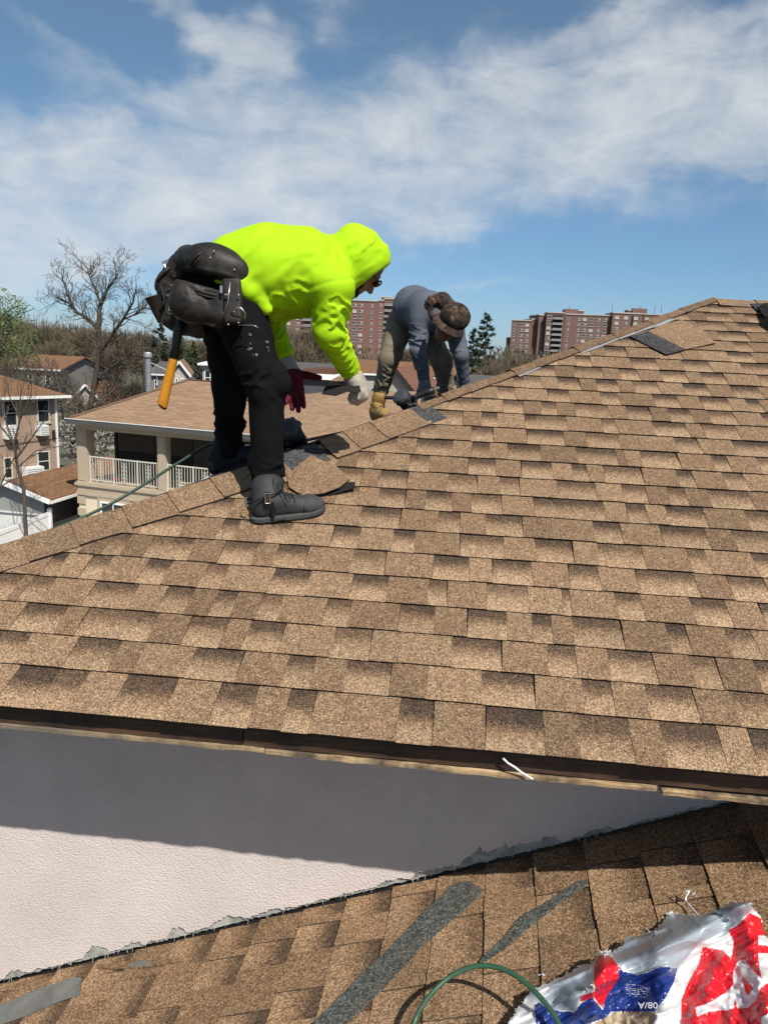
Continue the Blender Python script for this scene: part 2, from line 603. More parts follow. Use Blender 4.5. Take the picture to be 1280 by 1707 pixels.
# --- hip caps
def cap_mesh(p0, p1, half_f, half_b, lift0, lift1, dark_to=0.0, plain=0.33, curl=0.0):
    """one cap bent over the hip from p0 (low, exposed butt) to p1 (high); dark_to: fraction at the top that is headlap"""
    t = (p1 - p0); L = t.length; t.normalize()
    f = (t.cross(UN)).normalized()
    if f.y > 0: f = -f                                    # down the front face
    b = FN.cross(t).normalized()
    if b.x > 0: b = -b
    cn = (UN + FN).normalized()
    mb = MB(); cols = []
    prof = [(-1.0, f), (-0.7, f), (-0.42, f), (-0.2, f), (0, None), (0.2, b), (0.5, b), (1.0, b)]
    rows = [0, 0.12, 0.3, 0.55, 0.8, 1.0]
    if dark_to: rows = sorted(set(rows + [1 - dark_to - 0.004, 1 - dark_to]))
    r_ = random.Random(int(abs(p0.x * 997) + abs(p0.y * 89)))
    for s in rows:
        row = []
        lift = lift0 + (lift1 - lift0) * s
        for w_, dr in prof:
            if dr is None: p = p0 + t * (L * s) + cn * (lift + 0.010)
            else:
                hw = half_f if dr is f else half_b
                nn = UN if dr is f else FN
                rnd = 0.004 * math.exp(-(abs(w_) * 5) ** 2) + 0.007 * math.exp(-(abs(w_) * 3.2) ** 2)
                p = p0 + t * (L * s) + dr * (hw * abs(w_)) + nn * (lift * (1 if dr is f else .8) + rnd)
                p += nn * (curl * (abs(w_) ** 2) * (1 - s))
            row.append(p)
        cols.append(row)
    nR, nP = len(rows), len(prof)
    vs = [p for row in cols for p in row]
    g = [plain + r_.uniform(-.03, .03) for _ in vs]
    fs = []; mi = []
    for i in range(nR - 1):
        for j in range(nP - 1):
            fs.append((i * nP + j, i * nP + j + 1, (i + 1) * nP + j + 1, (i + 1) * nP + j))
            mi.append(2 if dark_to and rows[i] >= 1 - dark_to - 0.002 else 0)
    o = len(mb.v); mb.v += vs; mb.g += g; mb.f += fs; mb.m += mi
    # thickness: butt and long edges
    th = 0.006
    def strip(ids):
        pts = [vs[i] for i in ids]
        lo = [p - cn * th for p in pts]
        k = len(pts)
        mb.add(pts + lo, [(i, i + 1, k + i + 1, k + i) for i in range(k - 1)], 1, 1.0)
    strip(list(range(nP)))
    strip([i * nP for i in range(nR)])
    strip([i * nP + nP - 1 for i in range(nR)])
    strip([(nR - 1) * nP + j for j in range(nP)])
    return mb


def hip_at(s):
    """point at distance s along the hip from its lower end"""
    for p, q in zip(HIP, HIP[1:]):
        L = (q - p).length
        if s <= L: return p + (q - p) * (s / L)
        s -= L
    return HIP[-1]


def hip_s(x):
    s = 0
    for p, q in zip(HIP, HIP[1:]):
        L = (q - p).length
        if x <= q.x: return s + L * (x - p.x) / (q.x - p.x)
        s += L
    return s


CAPM = [M_CAPG, M_EDGE, M_DARKG]
s_end = hip_s(RP(420, 790).x)
s = 0.0; i = 0
rng2 = random.Random(3)
starts = []
while s < s_end - 0.05:
    starts.append(s); s += 0.205 + rng2.uniform(-0.012, 0.012)
for s in starts:
    mb = cap_mesh(hip_at(s), hip_at(s + 0.30), 0.150, 0.150, 0.020, 0.008, 0.0, 0.30 + rng2.uniform(-.03, .05))
    build('hip_cap', mb, CAPM, roof, origin=hip_at(s))
# the last laid cap and its black headlap beside the boots
s1 = hip_s(RP(505, 757).x)
build('hip_cap', cap_mesh(hip_at(s1 - 0.30), hip_at(s1 + 0.06), 0.150, 0.15, 0.016, 0.009, 0.55, 0.34), CAPM, roof, origin=hip_at(s1))
# three older caps further up
for px, ln in ((530, 0.24), (572, 0.27), (618, 0.36)):
    s2 = hip_s(RP(px, 700 + (640 - px) * 0.46).x)
    dk = 0.30 if px == 618 else 0.0
    build('hip_cap', cap_mesh(hip_at(s2), hip_at(s2 + ln), 0.165, 0.15, 0.018, 0.009, dk, 0.36), CAPM, roof, origin=hip_at(s2))

# flap of new cap lying on the front slope by the boot, its lower edge sprung up
cs = [(478, 792), (518, 759), (560, 776), (583, 799), (566, 812), (540, 822), (505, 826), (482, 812)]
mb = MB()
hts = [0.020, 0.014, 0.014, 0.034, 0.040, 0.034, 0.024, 0.02]
top = [RP(x, y, h) for (x, y), h in zip(cs, hts)]
cen = RP(525, 795, 0.026)
mb.add(top + [cen], [(i, (i + 1) % 8, 8) for i in range(8)], 0, [0.36] * 9)
mb.add(top + [p - UN * 0.006 for p in top], [(i, (i + 1) % 8, 8 + (i + 1) % 8, 8 + i) for i in range(8)], 1, 1.0)
mb.add([p - UN * 0.007 for p in top], [tuple(range(8))], 1, 1.0)
o = build('loose_cap_shingle', mb, [M_CAPG, M_EDGE], None, origin=cen)
tag(o, 'new tan cap shingle lying unfastened beside the charcoal work boot, its edge sprung up', 'shingle')
# black patch standing in for the shadow under its sprung edge
cs = [(535, 806), (592, 803), (592, 812), (548, 826)]
mb = MB(); top = [RP(x, y, h) for (x, y), h in zip(cs, (0.012, 0.032, 0.034, 0.014))]
mb.poly(top, UN * -0.005, 0)
o = build('flap_shadow_patch', mb, [M_EDGE], roof)

# loose cap lying up the slope: black headlap half and tan half
mb = MB()
dk = [(1048.8, 559.7), (1080, 552), (1142, 582), (1110, 591)]
tn = [(1080, 552), (1104, 541), (1136, 533), (1168, 547), (1192, 571), (1168, 577), (1142, 582)]
pd = [RP(x, y, 0.020) for x, y in dk]; pt = [RP(x, y, 0.018 + 0.006 * (i in (3, 4))) for i, (x, y) in enumerate(tn)]
mb.add(pd, [(0, 1, 2, 3)], 1, 0.5); mb.add(pt, [tuple(range(7))], 0, 0.30)
al = [pd[0], pd[3], pd[2], pt[5], pt[4], pt[3], pt[2], pt[1], pt[0]]
k = len(al)
mb.add(al + [p - UN * 0.007 for p in al], [(i, (i + 1) % k, k + (i + 1) % k, k + i) for i in range(k)], 2, 1.0)
o = build('loose_cap_shingle', mb, [M_CAPG, M_DARKG, M_EDGE], None, origin=RP(1120, 565))
tag(o, 'loose cap shingle, half tan and half black, lying high up near the bare hip', 'shingle')
# black headlap of a ridge cap and dark object at the right edge of the ridge
mb = MB(); q = [RP(x, y, 0.02) for x, y in ((1250, 506), (1292, 504), (1300, 517), (1262, 518))]
mb.poly(q, UN * -0.006, 0); mb.g = [0.5] * len(mb.v)
o = build('loose_cap_shingle', mb, [M_DARKG], None, origin=q[0])
tag(o, 'black backed shingle piece lying on the ridge at the right end', 'shingle')

# ridge caps
mb_r = None
for i in range(12):
    x0 = PEAK.x + i * 0.25
    a = Vector((x0, PEAK.y, PEAK.z)); m_ = MB()
    r1 = [(-0.14, None), (-0.05, None), (0, None), (0.05, None), (0.14, None)]
    vs = []
    for xx, lf in ((x0, 0.016), (x0 + 0.28, 0.008)):
        for wv in (-0.13, -0.06, -0.02, 0.02, 0.06, 0.13):
            vs.append(Vector((xx, PEAK.y + wv * ca_, PEAK.z - abs(wv) * sa_ + lf + 0.004)))
    m_.add(vs, [(j, j + 1, 7 + j, 6 + j) for j in range(5)], 0, 0.33)
    lo = [v - Vector((0, 0, 0.007)) for v in vs]
    m_.add([vs[j] for j in range(6)] + [lo[j] for j in range(6)], [(j, j + 1, 7 + j, 6 + j) for j in range(5)], 1, 1.0)
    m_.add([vs[0], vs[6], lo[6], lo[0]], [(0, 1, 2, 3)], 1, 1.0)
    build('ridge_cap', m_, [M_CAPG, M_EDGE], roof, origin=a)

# bare upper hip: a pale strip of underlayment, then shingle ends of the left slope lapped over the crest
M_WHITE_STRIP = simple('underlayment', (0.23, 0.23, 0.24), 0.6, 0.35, 14, dirt=(0.2, 0.18, 0.16))
sA, sB = hip_s(RP(697, 683).x), hip_s(PEAK.x) - 0.02
n = 15
for i in range(n):
    a = hip_at(sA + (sB - sA) * i / n); b = hip_at(sA + (sB - sA) * (i + 1) / n + 0.01)
    t = (b - a).normalized(); f = t.cross(UN).normalized(); f = -f if f.y > 0 else f
    bk = FN.cross(t).normalized(); bk = -bk if bk.x > 0 else bk
    m_ = MB()
    wdt = 0.058 if i in (4, 7, 8, 9, 10, 11) else 0.030
    wdt *= rng.uniform(0.75, 1.15)
    q = [a + f * 0.005 + UN * 0.013, b + f * 0.005 + UN * 0.013, b + f * wdt + UN * 0.014, a + f * wdt * rng.uniform(.8, 1.2) + UN * 0.014]
    m_.poly(q, UN * -0.003)
    build('underlayment_strip', m_, M_WHITE_STRIP, roof, origin=a)
    m_ = MB(); lf = rng.uniform(0.018, 0.026)
    q = [a + f * 0.042 + UN * 0.018, b + f * 0.034 + UN * 0.017, b + FN * (lf + .006), a + FN * (lf + .010)]
    q2 = [a + FN * (lf + .010), b + FN * (lf + .006), b + bk * 0.16 + FN * 0.012, a + bk * 0.16 + FN * 0.014]
    m_.add(q, [(0, 1, 2, 3)], 0, 0.52); m_.add(q2, [(0, 1, 2, 3)], 0, 0.45)
    m_.add([q[0], q[1], q[1] - UN * 0.010, q[0] - UN * 0.010], [(0, 1, 2, 3)], 1, 1.0)
    m_.add([q[0], q[3], q[3] - UN * 0.010, q[0] - UN * 0.010], [(0, 1, 2, 3)], 1, 1.0)
    build('lapped_shingle_end', m_, [M_CAPG, M_EDGE], roof, origin=a)

# --- eave: dark fascia, plywood soffit edge in two lengths, drip line
M_FASCIA, t, bs = new_mat('old_fascia_wood')
p = opos(t)
mp = t.add('ShaderNodeMapping', {0: p, 'Scale': (1.2, 14, 26)})
g1 = t.noise(mp.outputs[0], 3.0, 6.0, 0.65, 0.8)
g2 = t.noise(p, 3.5, 4.0, 0.6)
c = t.ramp(g1, [(0.25, (0.016, 0.009, 0.006)), (0.5, (0.060, 0.030, 0.016)), (0.75, (0.115, 0.060, 0.030))])
c = t.mix(t.mapr(g2, 0.45, 0.65), c, (0.018, 0.010, 0.007))
t.put(bs.inputs['Base Color'], c); bs.inputs['Roughness'].default_value = 0.6
bump(t, bs, g1, 0.4, 0.004)
M_PLY, t, bs = new_mat('plywood_edge')
p = opos(t)
mp = t.add('ShaderNodeMapping', {0: p, 'Scale': (1.5, 20, 190)})
g1 = t.noise(mp.outputs[0], 2.0, 4.0, 0.6, 0.3)
c = t.ramp(g1, [(0.3, (0.16, 0.10, 0.05)), (0.5, (0.42, 0.29, 0.15)), (0.7, (0.56, 0.42, 0.25))])
c = t.mix(t.mapr(t.noise(p, 5.0, 5.0, 0.7), 0.44, 0.60), c, (0.09, 0.065, 0.045))
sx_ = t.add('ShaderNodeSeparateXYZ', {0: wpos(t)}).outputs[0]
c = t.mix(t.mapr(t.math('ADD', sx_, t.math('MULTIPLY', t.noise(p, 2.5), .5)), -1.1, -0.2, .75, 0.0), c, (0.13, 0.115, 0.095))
t.put(bs.inputs['Base Color'], c); bs.inputs['Roughness'].default_value = 0.8
zE = -H0
mb = MB()                                              # drip lip of felt under the first course
mb.box((0.75, D0 + 0.016, zE - 0.006), (6.9, 0.05, 0.010))
build('drip_edge', mb, M_EDGE, house, origin=(0, D0, zE))
xs = [-2.68, -0.62, 1.02, RX]
for a, b in zip(xs, xs[1:]):
    mb = MB(); L = b - a - 0.004
    nseg = 14; rr = random.Random(int(a * 10))
    for j in range(nseg):
        x0 = a + 0.002 + L * j / nseg; x1 = a + 0.002 + L * (j + 1) / nseg
        mb.box(((x0 + x1) / 2, D0 + 0.040, zE - 0.052), (x1 - x0, 0.030 + rr.uniform(-.0015, .0015), 0.082))
    build('fascia_board', mb, M_FASCIA, house, origin=((a + b) / 2, D0 + 0.04, zE - 0.05))
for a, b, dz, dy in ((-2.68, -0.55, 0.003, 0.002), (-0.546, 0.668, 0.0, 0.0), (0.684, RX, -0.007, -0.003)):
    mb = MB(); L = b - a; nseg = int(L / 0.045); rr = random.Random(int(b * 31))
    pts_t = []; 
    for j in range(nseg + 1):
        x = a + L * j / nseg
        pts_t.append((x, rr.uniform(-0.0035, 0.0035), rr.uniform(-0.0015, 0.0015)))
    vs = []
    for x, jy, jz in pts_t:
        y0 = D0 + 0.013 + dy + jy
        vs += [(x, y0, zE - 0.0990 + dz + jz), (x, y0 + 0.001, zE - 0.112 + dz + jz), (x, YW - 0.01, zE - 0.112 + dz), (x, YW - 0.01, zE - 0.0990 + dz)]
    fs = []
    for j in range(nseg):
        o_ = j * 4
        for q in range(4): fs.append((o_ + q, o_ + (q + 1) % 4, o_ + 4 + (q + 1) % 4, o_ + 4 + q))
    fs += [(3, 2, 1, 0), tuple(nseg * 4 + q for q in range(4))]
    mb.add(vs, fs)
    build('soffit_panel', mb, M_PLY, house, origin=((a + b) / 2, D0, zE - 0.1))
# flashing scraps and the white string under the eave
M_STRING = simple('white_string', (0.7, 0.7, 0.68), 0.7)
mb = MB(); pts = [(838, 1264), (846, 1272), (858, 1279), (868, 1287), (878, 1293), (888, 1299)]
mb.tube([atY(x, y, D0 - 0.004 + 0.003 * math.sin(i * 2)) for i, (x, y) in enumerate(pts)], 0.0035, 6)
o = build('string', mb, M_STRING, None, origin=atY(860, 1280, D0), smooth=True)
tag(o, 'short frayed white string hanging from the dark fascia board', 'string')

# --- stucco wall with a broken lower edge
LB = R_(22.3)                                           # pitch of the lower roof
ZJ0 = -2.118                                            # joint height at x = 0


def joint_z(x): return ZJ0 + x * math.tan(LB)


M_STUCCO, t, bs = new_mat('stucco')
p = wpos(t)
n1 = t.noise(p, 3.0, 5.0, 0.6); n2 = t.noise(p, 150.0, 3.0, 0.6); vv = t.add('ShaderNodeTexVoronoi', {'Vector': p, 'Scale': 120.0})
c = t.ramp(t.mapr(n1, 0.3, 0.7), [(0, (0.595, 0.525, 0.485)), (1, (0.68, 0.605, 0.565))])
c = t.mix(t.mapr(n2, 0.25, 0.5, 0.5, 0.0), c, (0.46, 0.41, 0.38))
stn = t.add('ShaderNodeMapping', {0: p, 'Scale': (5.0, 1.0, 1.1)})
c = t.mix(t.mapr(t.noise(stn.outputs[0], 1.6, 6.0, 0.7), 0.52, 0.74, 0, 0.12), c, (0.36, 0.31, 0.28))
fl = t.add('ShaderNodeTexVoronoi', {'Vector': p, 'Scale': 24.0})
c = t.mix(t.mapr(fl.outputs['Distance'], 0.02, 0.035, 0.7, 0.0), c, (0.22, 0.19, 0.18))
t.put(bs.inputs['Base Color'], c); bs.inputs['Roughness'].default_value = 0.95; bs.inputs['Specular IOR Level'].default_value = 0.1
hh = t.math('ADD', t.math('MULTIPLY', t.noise(p, 120.0, 5.0, 0.7), 1.0), t.math('MULTIPLY', vv.outputs['Distance'], -0.35))
bump(t, bs, hh, 0.6, 0.010)
M_SCRATCH, t, bs = new_mat('scratch_coat')
p = wpos(t)
n1 = t.noise(p, 28.0, 5.0, 0.65)
br = t.add('ShaderNodeTexChecker', {'Vector': p, 'Scale': 190.0})
c = t.ramp(t.mapr(n1, 0.3, 0.7), [(0, (0.17, 0.175, 0.16)), (1, (0.36, 0.37, 0.34))])
c = t.mix(t.math('MULTIPLY', br.outputs[1], t.mapr(t.noise(p, 12.0), 0.5, 0.6)), c, (0.5, 0.5, 0.47))
t.put(bs.inputs['Base Color'], c); bs.inputs['Roughness'].default_value = 0.95
bump(t, bs, n1, 0.6, 0.006)

rw = random.Random(12)


def edge_prof(x):
    v = 0.046 + 0.010 * mnoise.noise(Vector((x * 9, 0, 1))) + 0.012 * mnoise.noise(Vector((x * 30, 3, 1))) + 0.008 * mnoise.noise(Vector((x * 110, 7, 2)))
    # bites where the finish coat broke away, revealing mesh and scratch coat
    for (bx, bw, bh) in ((-1.72, .05, .03), (-1.355, .055, .062), (-1.20, .045, .03), (-1.01, .045, .05), (-0.80, .07, .045), (-0.62, .05, .02), (-0.15, .06, .016),
                         (0.02, .09, .022), (0.16, .05, .060), (0.26, .10, .055), (0.40, .08, .045), (0.62, .05, .015)):
        d = abs(x / 1.0626 - bx) / bw
        if d < 1: v += bh * (1 - d * d) * (0.8 + 0.4 * mnoise.noise(Vector((x * 60, 1, 9))))
    return v


mb = MB(); nx = 620; x0, x1 = -2.9, 1.42
top = zE - 0.118
vs = []
for i in range(nx + 1):
    x = x0 + (x1 - x0) * i / nx
    zb = min(joint_z(x) + edge_prof(x), top - 0.003)
    for j in range(3):
        vs.append((x, YW, top + (zb - top) * j / 2))
    vs.append((x, YW + 0.014, zb + 0.001))
mb.add(vs, [(i * 4 + j, (i + 1) * 4 + j, (i + 1) * 4 + j + 1, i * 4 + j + 1) for i in range(nx) for j in range(3)])
build('wall', mb, M_STUCCO, house, origin=(0, YW, -1.6))
mb = MB(); vs = []
for i in range(nx + 1):
    x = x0 + (x1 - x0) * i / nx
    zb = joint_z(x) + 0.028 + 0.007 * mnoise.noise(Vector((x * 24, 5, 1))) + 0.008 * mnoise.noise(Vector((x * 95, 9, 1)))
    vs += [(x, YW + 0.012, min(joint_z(x) + 0.16, top - 0.001)), (x, YW + 0.012, zb), (x, YW + 0.03, zb)]
mb.add(vs, [(i * 3 + j, (i + 1) * 3 + j, (i + 1) * 3 + j + 1, i * 3 + j + 1) for i in range(nx) for j in range(2)])
build('scratch_coat', mb, M_SCRATCH, house, origin=(0, YW, -2))
# frayed mesh threads along the break
mb = MB()
for i in range(60):
    x = rw.uniform(-1.95, 0.75)
    z = joint_z(x) + rw.uniform(0.026, 0.044)
    L = rw.uniform(0.004, 0.022)
    a = Vector((x, YW - 0.002, z + 0.01)); b = a + Vector((rw.uniform(-.006, .006), rw.uniform(-.012, 0), -L))
    mb.tube([a, (a + b) / 2 + Vector((rw.uniform(-.003, .003), -.003, 0)), b], 0.0007, 3)
build('mesh_threads', mb, M_STRING, house, origin=(0, YW, -2), kind='stuff')
mb = MB()                                               # black sheet painting in the dark of the gap behind the break and the body of the house below
mb.box((-0.1, YW + 0.055, -2.4), (6.0, 0.04, 2.2), m=0)
build('gap_dark_sheet', mb, M_EDGE, house, origin=(0, YW, -2))
mb = MB(); mb.box((0.72, (YW + 8.3) / 2 + 0.1, (GROUND + zE - 0.125) / 2), (6.3, 8.3 - YW - 0.2, zE - 0.125 - GROUND))
mb.box((0.0, 0.2, (GROUND - 3.75) / 2), (5.4, 4.2, -3.75 - GROUND))
build('lower_walls', mb, M_STUCCO, house)

# --- lower roof the camera stands over
TW = R_(2.6)
cb, sb_ = math.cos(LB), math.sin(LB)
LU0, LV0 = Vector((0, -1, 0)), Vector((cb, 0, sb_))
LN = Vector((-sb_, 0, cb))
LU = (LU0 * math.cos(TW) - LV0 * math.sin(TW)).normalized()
LV = LN.cross(LU)
LR0 = Vector((0, YW, ZJ0))
LFR = axes(LR0, LU, LV, LN)


def LP(px, py, h=0.0):
    return on_plane(px, py, LR0 + LN * h, LN)


def lw(u, v, h=0.0):
    return LR0 + LU * u + LV * v + LN * h


mb = MB()
dpts = [LR0 + LV0 * v + LU0 * u - LN * 0.006 for u, v in ((0, -3.2), (4.0, -3.2), (4.0, 2.4), (0, 2.4))]
mb.add(dpts, [(0, 1, 2, 3)])
lroof = build('lower_roof', mb, M_DECK, house, origin=LR0)
LEXP = 0.200
lvar = [shingle_mesh(300 + i, 0.98, LEXP, 0.15, 0.30, contrast=0.80, plain=0.26, name='lower_shingle', step=.0034, dark_side=1.0) for i in range(8)]
lvar2 = [shingle_mesh(340 + i, 0.98, LEXP, 0.13, 0.22, contrast=1.0, plain=0.28, name='lower_shingle', step=.003, dark_side=1.0) for i in range(6)]
for me in lvar + lvar2: me.materials[0] = M_SHL
for k in range(-14, 11):
    u = -0.12 + rng.uniform(-0.85, -0.05); v = k * LEXP + 0.045 + rng.uniform(-.003, .003)
    while u < 1.9:
        me = rng.choice(lvar2 if k < -1 else lvar)
        M = LFR @ Matrix.Translation((u, v, 0)) @ Matrix.Rotation(rng.uniform(-.006, .006), 4, 'Z')
        # cut along the wall line
        Mi = M.inverted()
        co = Mi @ (LR0 + Vector((0, 0.012, 0))); no = (Mi.to_3x3() @ Vector((0, 1, 0))).normalized()
        if max((M @ vt.co).y for vt in me.vertices) > YW + 0.01:
            me = clip_mesh(me, [(co, no)], [M_SHL, M_EDGE])
        if me is not None:
            inst('shingle', me, lroof, M)
        u += 0.981

# dark bands of old sealant and bits of metal flashing on the lower roof
M_SEAL = granule('sealant_band', [(0.0, (0.12, 0.125, 0.115)), (0.5, (0.072, 0.078, 0.07)), (1.0, (0.03, 0.033, 0.03))], gscale=230.0)
M_METAL = simple('weathered_flashing', (0.16, 0.165, 0.155), 0.55, 0.35, 9, metal=0.25, dirt=(0.06, 0.055, 0.045))


def lpatch(name, pix, h, mats, label, cat, mi=0, thick=0.004):
    m_ = MB(); top = [LP(x, y, h) for x, y in pix]
    m_.poly(top, LN * -thick); m_.g = [0.45] * len(m_.v)
    o = build(name, m_, mats, None, origin=top[0])
    return tag(o, label, cat)


lpatch('sealant_strip', [(742, 1484), (760, 1471), (786, 1469), (803, 1483), (800, 1491), (752, 1534), (705, 1575), (672, 1611), (640, 1646), (575, 1709), (500, 1780), (440, 1780), (520, 1706), (580, 1647), (640, 1588), (690, 1537)], 0.0165, M_SEAL,
       'broad dark grey green strip of old sealant running down the lower shingles', 'sealant strip')
lpatch('sealant_strip', [(962, 1468), (978, 1467), (977, 1474), (930, 1507), (878, 1548), (858, 1566), (836, 1584), (802, 1606), (797, 1602), (838, 1562), (856, 1540), (868, 1526), (915, 1500)], 0.0165, M_SEAL,
       'narrow dark strip of sealant crossing the lower shingles to the right of the broad one', 'sealant strip')
lpatch('metal_flashing', [(-40, 1700), (0, 1676), (60, 1650), (124, 1628), (136, 1630), (134, 1658), (100, 1668), (40, 1694), (0, 1708), (-40, 1730)], 0.017, M_METAL,
       'bent grey metal flashing strip lying on the lower roof at the bottom left', 'flashing')
lpatch('metal_flashing', [(216, 1607), (232, 1601), (252, 1602), (248, 1610), (215, 1611)], 0.017, M_METAL,
       'small dark metal tab sticking out from under the shingles below the stucco', 'flashing')
lpatch('shingle_scrap', [(160, 1608), (220, 1601), (300, 1597), (306, 1602), (226, 1614), (163, 1614)], 0.0165, M_SHL,
       'thin strip of brown shingle tucked in below the torn stucco edge', 'shingle')

# black object of unknown kind over the ridge at the right border
tp = [(1262, 512), (1272, 506), (1300, 500), (1320, 520), (1320, 560), (1282, 552), (1272, 540), (1274, 528)]
mb = MB(); th_ = [.03, .06, .08, .05, .03, .02, .03, .06]
tq = [RP(x, y, h) for (x, y), h in zip(tp, th_)]; cq = RP(1295, 525, .11)
mb.add(tq + [cq], [(i, (i + 1) % 8, 8) for i in range(8)]); mb.add(tq + [RP(x, y, .001) for x, y in tp], [(i, (i + 1) % 8, 8 + (i + 1) % 8, 8 + i) for i in range(8)])
o = build('dark_object', mb, M_EDGE, None, origin=cq); tag(o, 'crumpled black object of unknown kind lying over the roof ridge at the right border', 'dark_object')
# ================================================================== ground and the neighbourhood
M_GROUND, t, bs = new_mat('ground_mix')
p = wpos(t)
n1 = t.noise(p, 0.06, 5.0, 0.6); n2 = t.noise(p, 1.3, 5.0, 0.65)
c = t.ramp(t.mapr(n1, 0.35, 0.65), [(0, (0.060, 0.075, 0.030)), (0.5, (0.085, 0.080, 0.045)), (1, (0.11, 0.10, 0.08))])
c = t.mix(t.mapr(n2, 0.3, 0.7, 0.0, 0.6), c, (0.045, 0.055, 0.022))
t.put(bs.inputs['Base Color'], c); bs.inputs['Roughness'].default_value = 0.95
mb = MB(); mb.add([(-2500, -600, GROUND), (2500, -600, GROUND), (2500, 3500, GROUND), (-2500, 3500, GROUND)], [(0, 1, 2, 3)])
g = build('ground', mb, M_GROUND); g['kind'] = 'structure'
M_CONC = simple('concrete', (0.36, 0.34, 0.31), 0.9, 0.15, 2, bumps=0.1)
M_ASPH = simple('asphalt', (0.055, 0.055, 0.057), 0.9, 0.2, 2)
mb = MB(); mb.box((-13.5, 22.5, GROUND + 0.02), (8, 15, 0.04)); o = build('driveway', mb, M_CONC); o['kind'] = 'structure'
mb = MB(); mb.box((30, 62, GROUND + 0.004), (220, 9, 0.008)); o = build('road', mb, M_ASPH); o['kind'] = 'structure'
mb = MB(); mb.box((30, 56.5, GROUND + 0.06), (220, 1.6, 0.12)); o = build('pavement', mb, M_CONC); o['kind'] = 'structure'

def far_roof(name, c1, c2, c3):
    m, t, bs = new_mat(name)
    p = opos(t)
    b = t.add('ShaderNodeTexBrick', {'Color1': (*c1, 1), 'Color2': (*c2, 1), 'Mortar': (*c3, 1), 'Scale': 1.0, 'Mortar Size': 0.012, 'Bias': 0.0, 'Brick Width': 0.42, 'Row Height': 0.145})
    mp = t.add('ShaderNodeTexCoord')
    t.l.new(mp.outputs['UV'], b.inputs['Vector'])
    n = t.noise(p, 5.0, 5.0, 0.65)
    c = t.mix(t.mapr(n, 0.3, 0.7, 0.0, 0.55), b.outputs[0], c2)
    t.put(bs.inputs['Base Color'], c); bs.inputs['Roughness'].default_value = 0.95; bs.inputs['Specular IOR Level'].default_value = 0.15
    bump(t, bs, b.outputs[1], -0.4, 0.01)
    return m


M_ROOFTAN = far_roof('tan_roof_shingles', (0.345, 0.235, 0.152), (0.235, 0.150, 0.094), (0.13, 0.08, 0.05))
M_ROOFBR = far_roof('brown_roof_shingles', (0.24, 0.135, 0.075), (0.165, 0.09, 0.05), (0.05, 0.03, 0.02))
M_ROOFGR = far_roof('grey_roof_shingles', (0.13, 0.125, 0.12), (0.08, 0.078, 0.076), (0.05, 0.05, 0.05))
M_ROOFRD = far_roof('red_roof_shingles', (0.24, 0.12, 0.08), (0.17, 0.08, 0.055), (0.08, 0.04, 0.03))
M_CREAM = simple('cream_stucco', (0.66, 0.56, 0.40), 0.9, 0.06, 3, bumps=0.1, bscale=120)
M_TRIM = simple('tan_trim', (0.42, 0.34, 0.25), 0.85, 0.08, 4, bumps=0.08, bscale=120)
M_GUTTER = simple('grey_gutter', (0.085, 0.082, 0.075), 0.5, 0.1, 6)
M_WHITE = simple('white_paint', (0.78, 0.78, 0.76), 0.5, 0.06, 4)
M_VINYL = simple('white_vinyl', (0.80, 0.80, 0.79), 0.35, 0.04, 3)
M_RAIL = simple('cream_rail_paint', (0.60, 0.57, 0.50), 0.5, 0.08, 8)
M_DARK = simple('dark_interior', (0.022, 0.020, 0.018), 0.9, 0.3, 3)
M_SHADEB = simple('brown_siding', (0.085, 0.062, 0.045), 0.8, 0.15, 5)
M_GALV = simple('galvanised_pipe', (0.36, 0.37, 0.38), 0.45, 0.15, 7, metal=0.6)
M_GLASS, t, bs = new_mat('window_glass')
bs.inputs['Base Color'].default_value = (0.018, 0.022, 0.026, 1); bs.inputs['Roughness'].default_value = 0.08; bs.inputs['Specular IOR Level'].default_value = 0.7
M_SIDING, t, bs = new_mat('tan_siding')
p = opos(t); sx = t.add('ShaderNodeSeparateXYZ', {0: p})
fr = t.math('FRACT', t.math('MULTIPLY', sx.outputs[2], 7.0))
c = t.mix(t.mapr(fr, 0.0, 0.12, 1.0, 0.0), (0.40, 0.37, 0.33), (0.22, 0.20, 0.18))
t.put(bs.inputs['Base Color'], c); bs.inputs['Roughness'].default_value = 0.7
bump(t, bs, fr, 0.4, 0.02)


def brick_mat(name, c1, c2, mo, sc=1.0):
    m, t, bs = new_mat(name)
    b = t.add('ShaderNodeTexBrick', {'Color1': (*c1, 1), 'Color2': (*c2, 1), 'Mortar': (*mo, 1), 'Scale': sc, 'Mortar Size': 0.01, 'Brick Width': 0.22, 'Row Height': 0.075})
    t.l.new(t.add('ShaderNodeTexCoord').outputs['UV'], b.inputs['Vector'])
    n = t.noise(opos(t), 0.9, 5.0, 0.65)
    n3 = t.noise(opos(t), 6.0, 4.0, 0.65)
    c = t.mix(t.mapr(n, 0.3, 0.7, 0.0, 0.4), b.outputs[0], tuple(x * 0.72 for x in c1))
    c = t.mix(t.mapr(n3, 0.4, 0.7, 0.0, 0.35), c, tuple(min(1, x * 1.35) for x in c2))
    t.put(bs.inputs['Base Color'], c); bs.inputs['Roughness'].default_value = 0.92
    bump(t, bs, b.outputs[1], -0.25, 0.008)
    return m


M_TANBR = brick_mat('tan_brick', (0.36, 0.245, 0.175), (0.30, 0.19, 0.13), (0.34, 0.29, 0.24))
M_REDBR = brick_mat('red_brick', (0.200, 0.090, 0.068), (0.165, 0.074, 0.058), (0.19, 0.12, 0.10))
M_BRNBR = brick_mat('brown_brick', (0.185, 0.098, 0.078), (0.15, 0.080, 0.064), (0.17, 0.115, 0.10))
M_PURPB = brick_mat('shaded_brick_trim', (0.125, 0.095, 0.085), (0.10, 0.078, 0.07), (0.14, 0.12, 0.11))


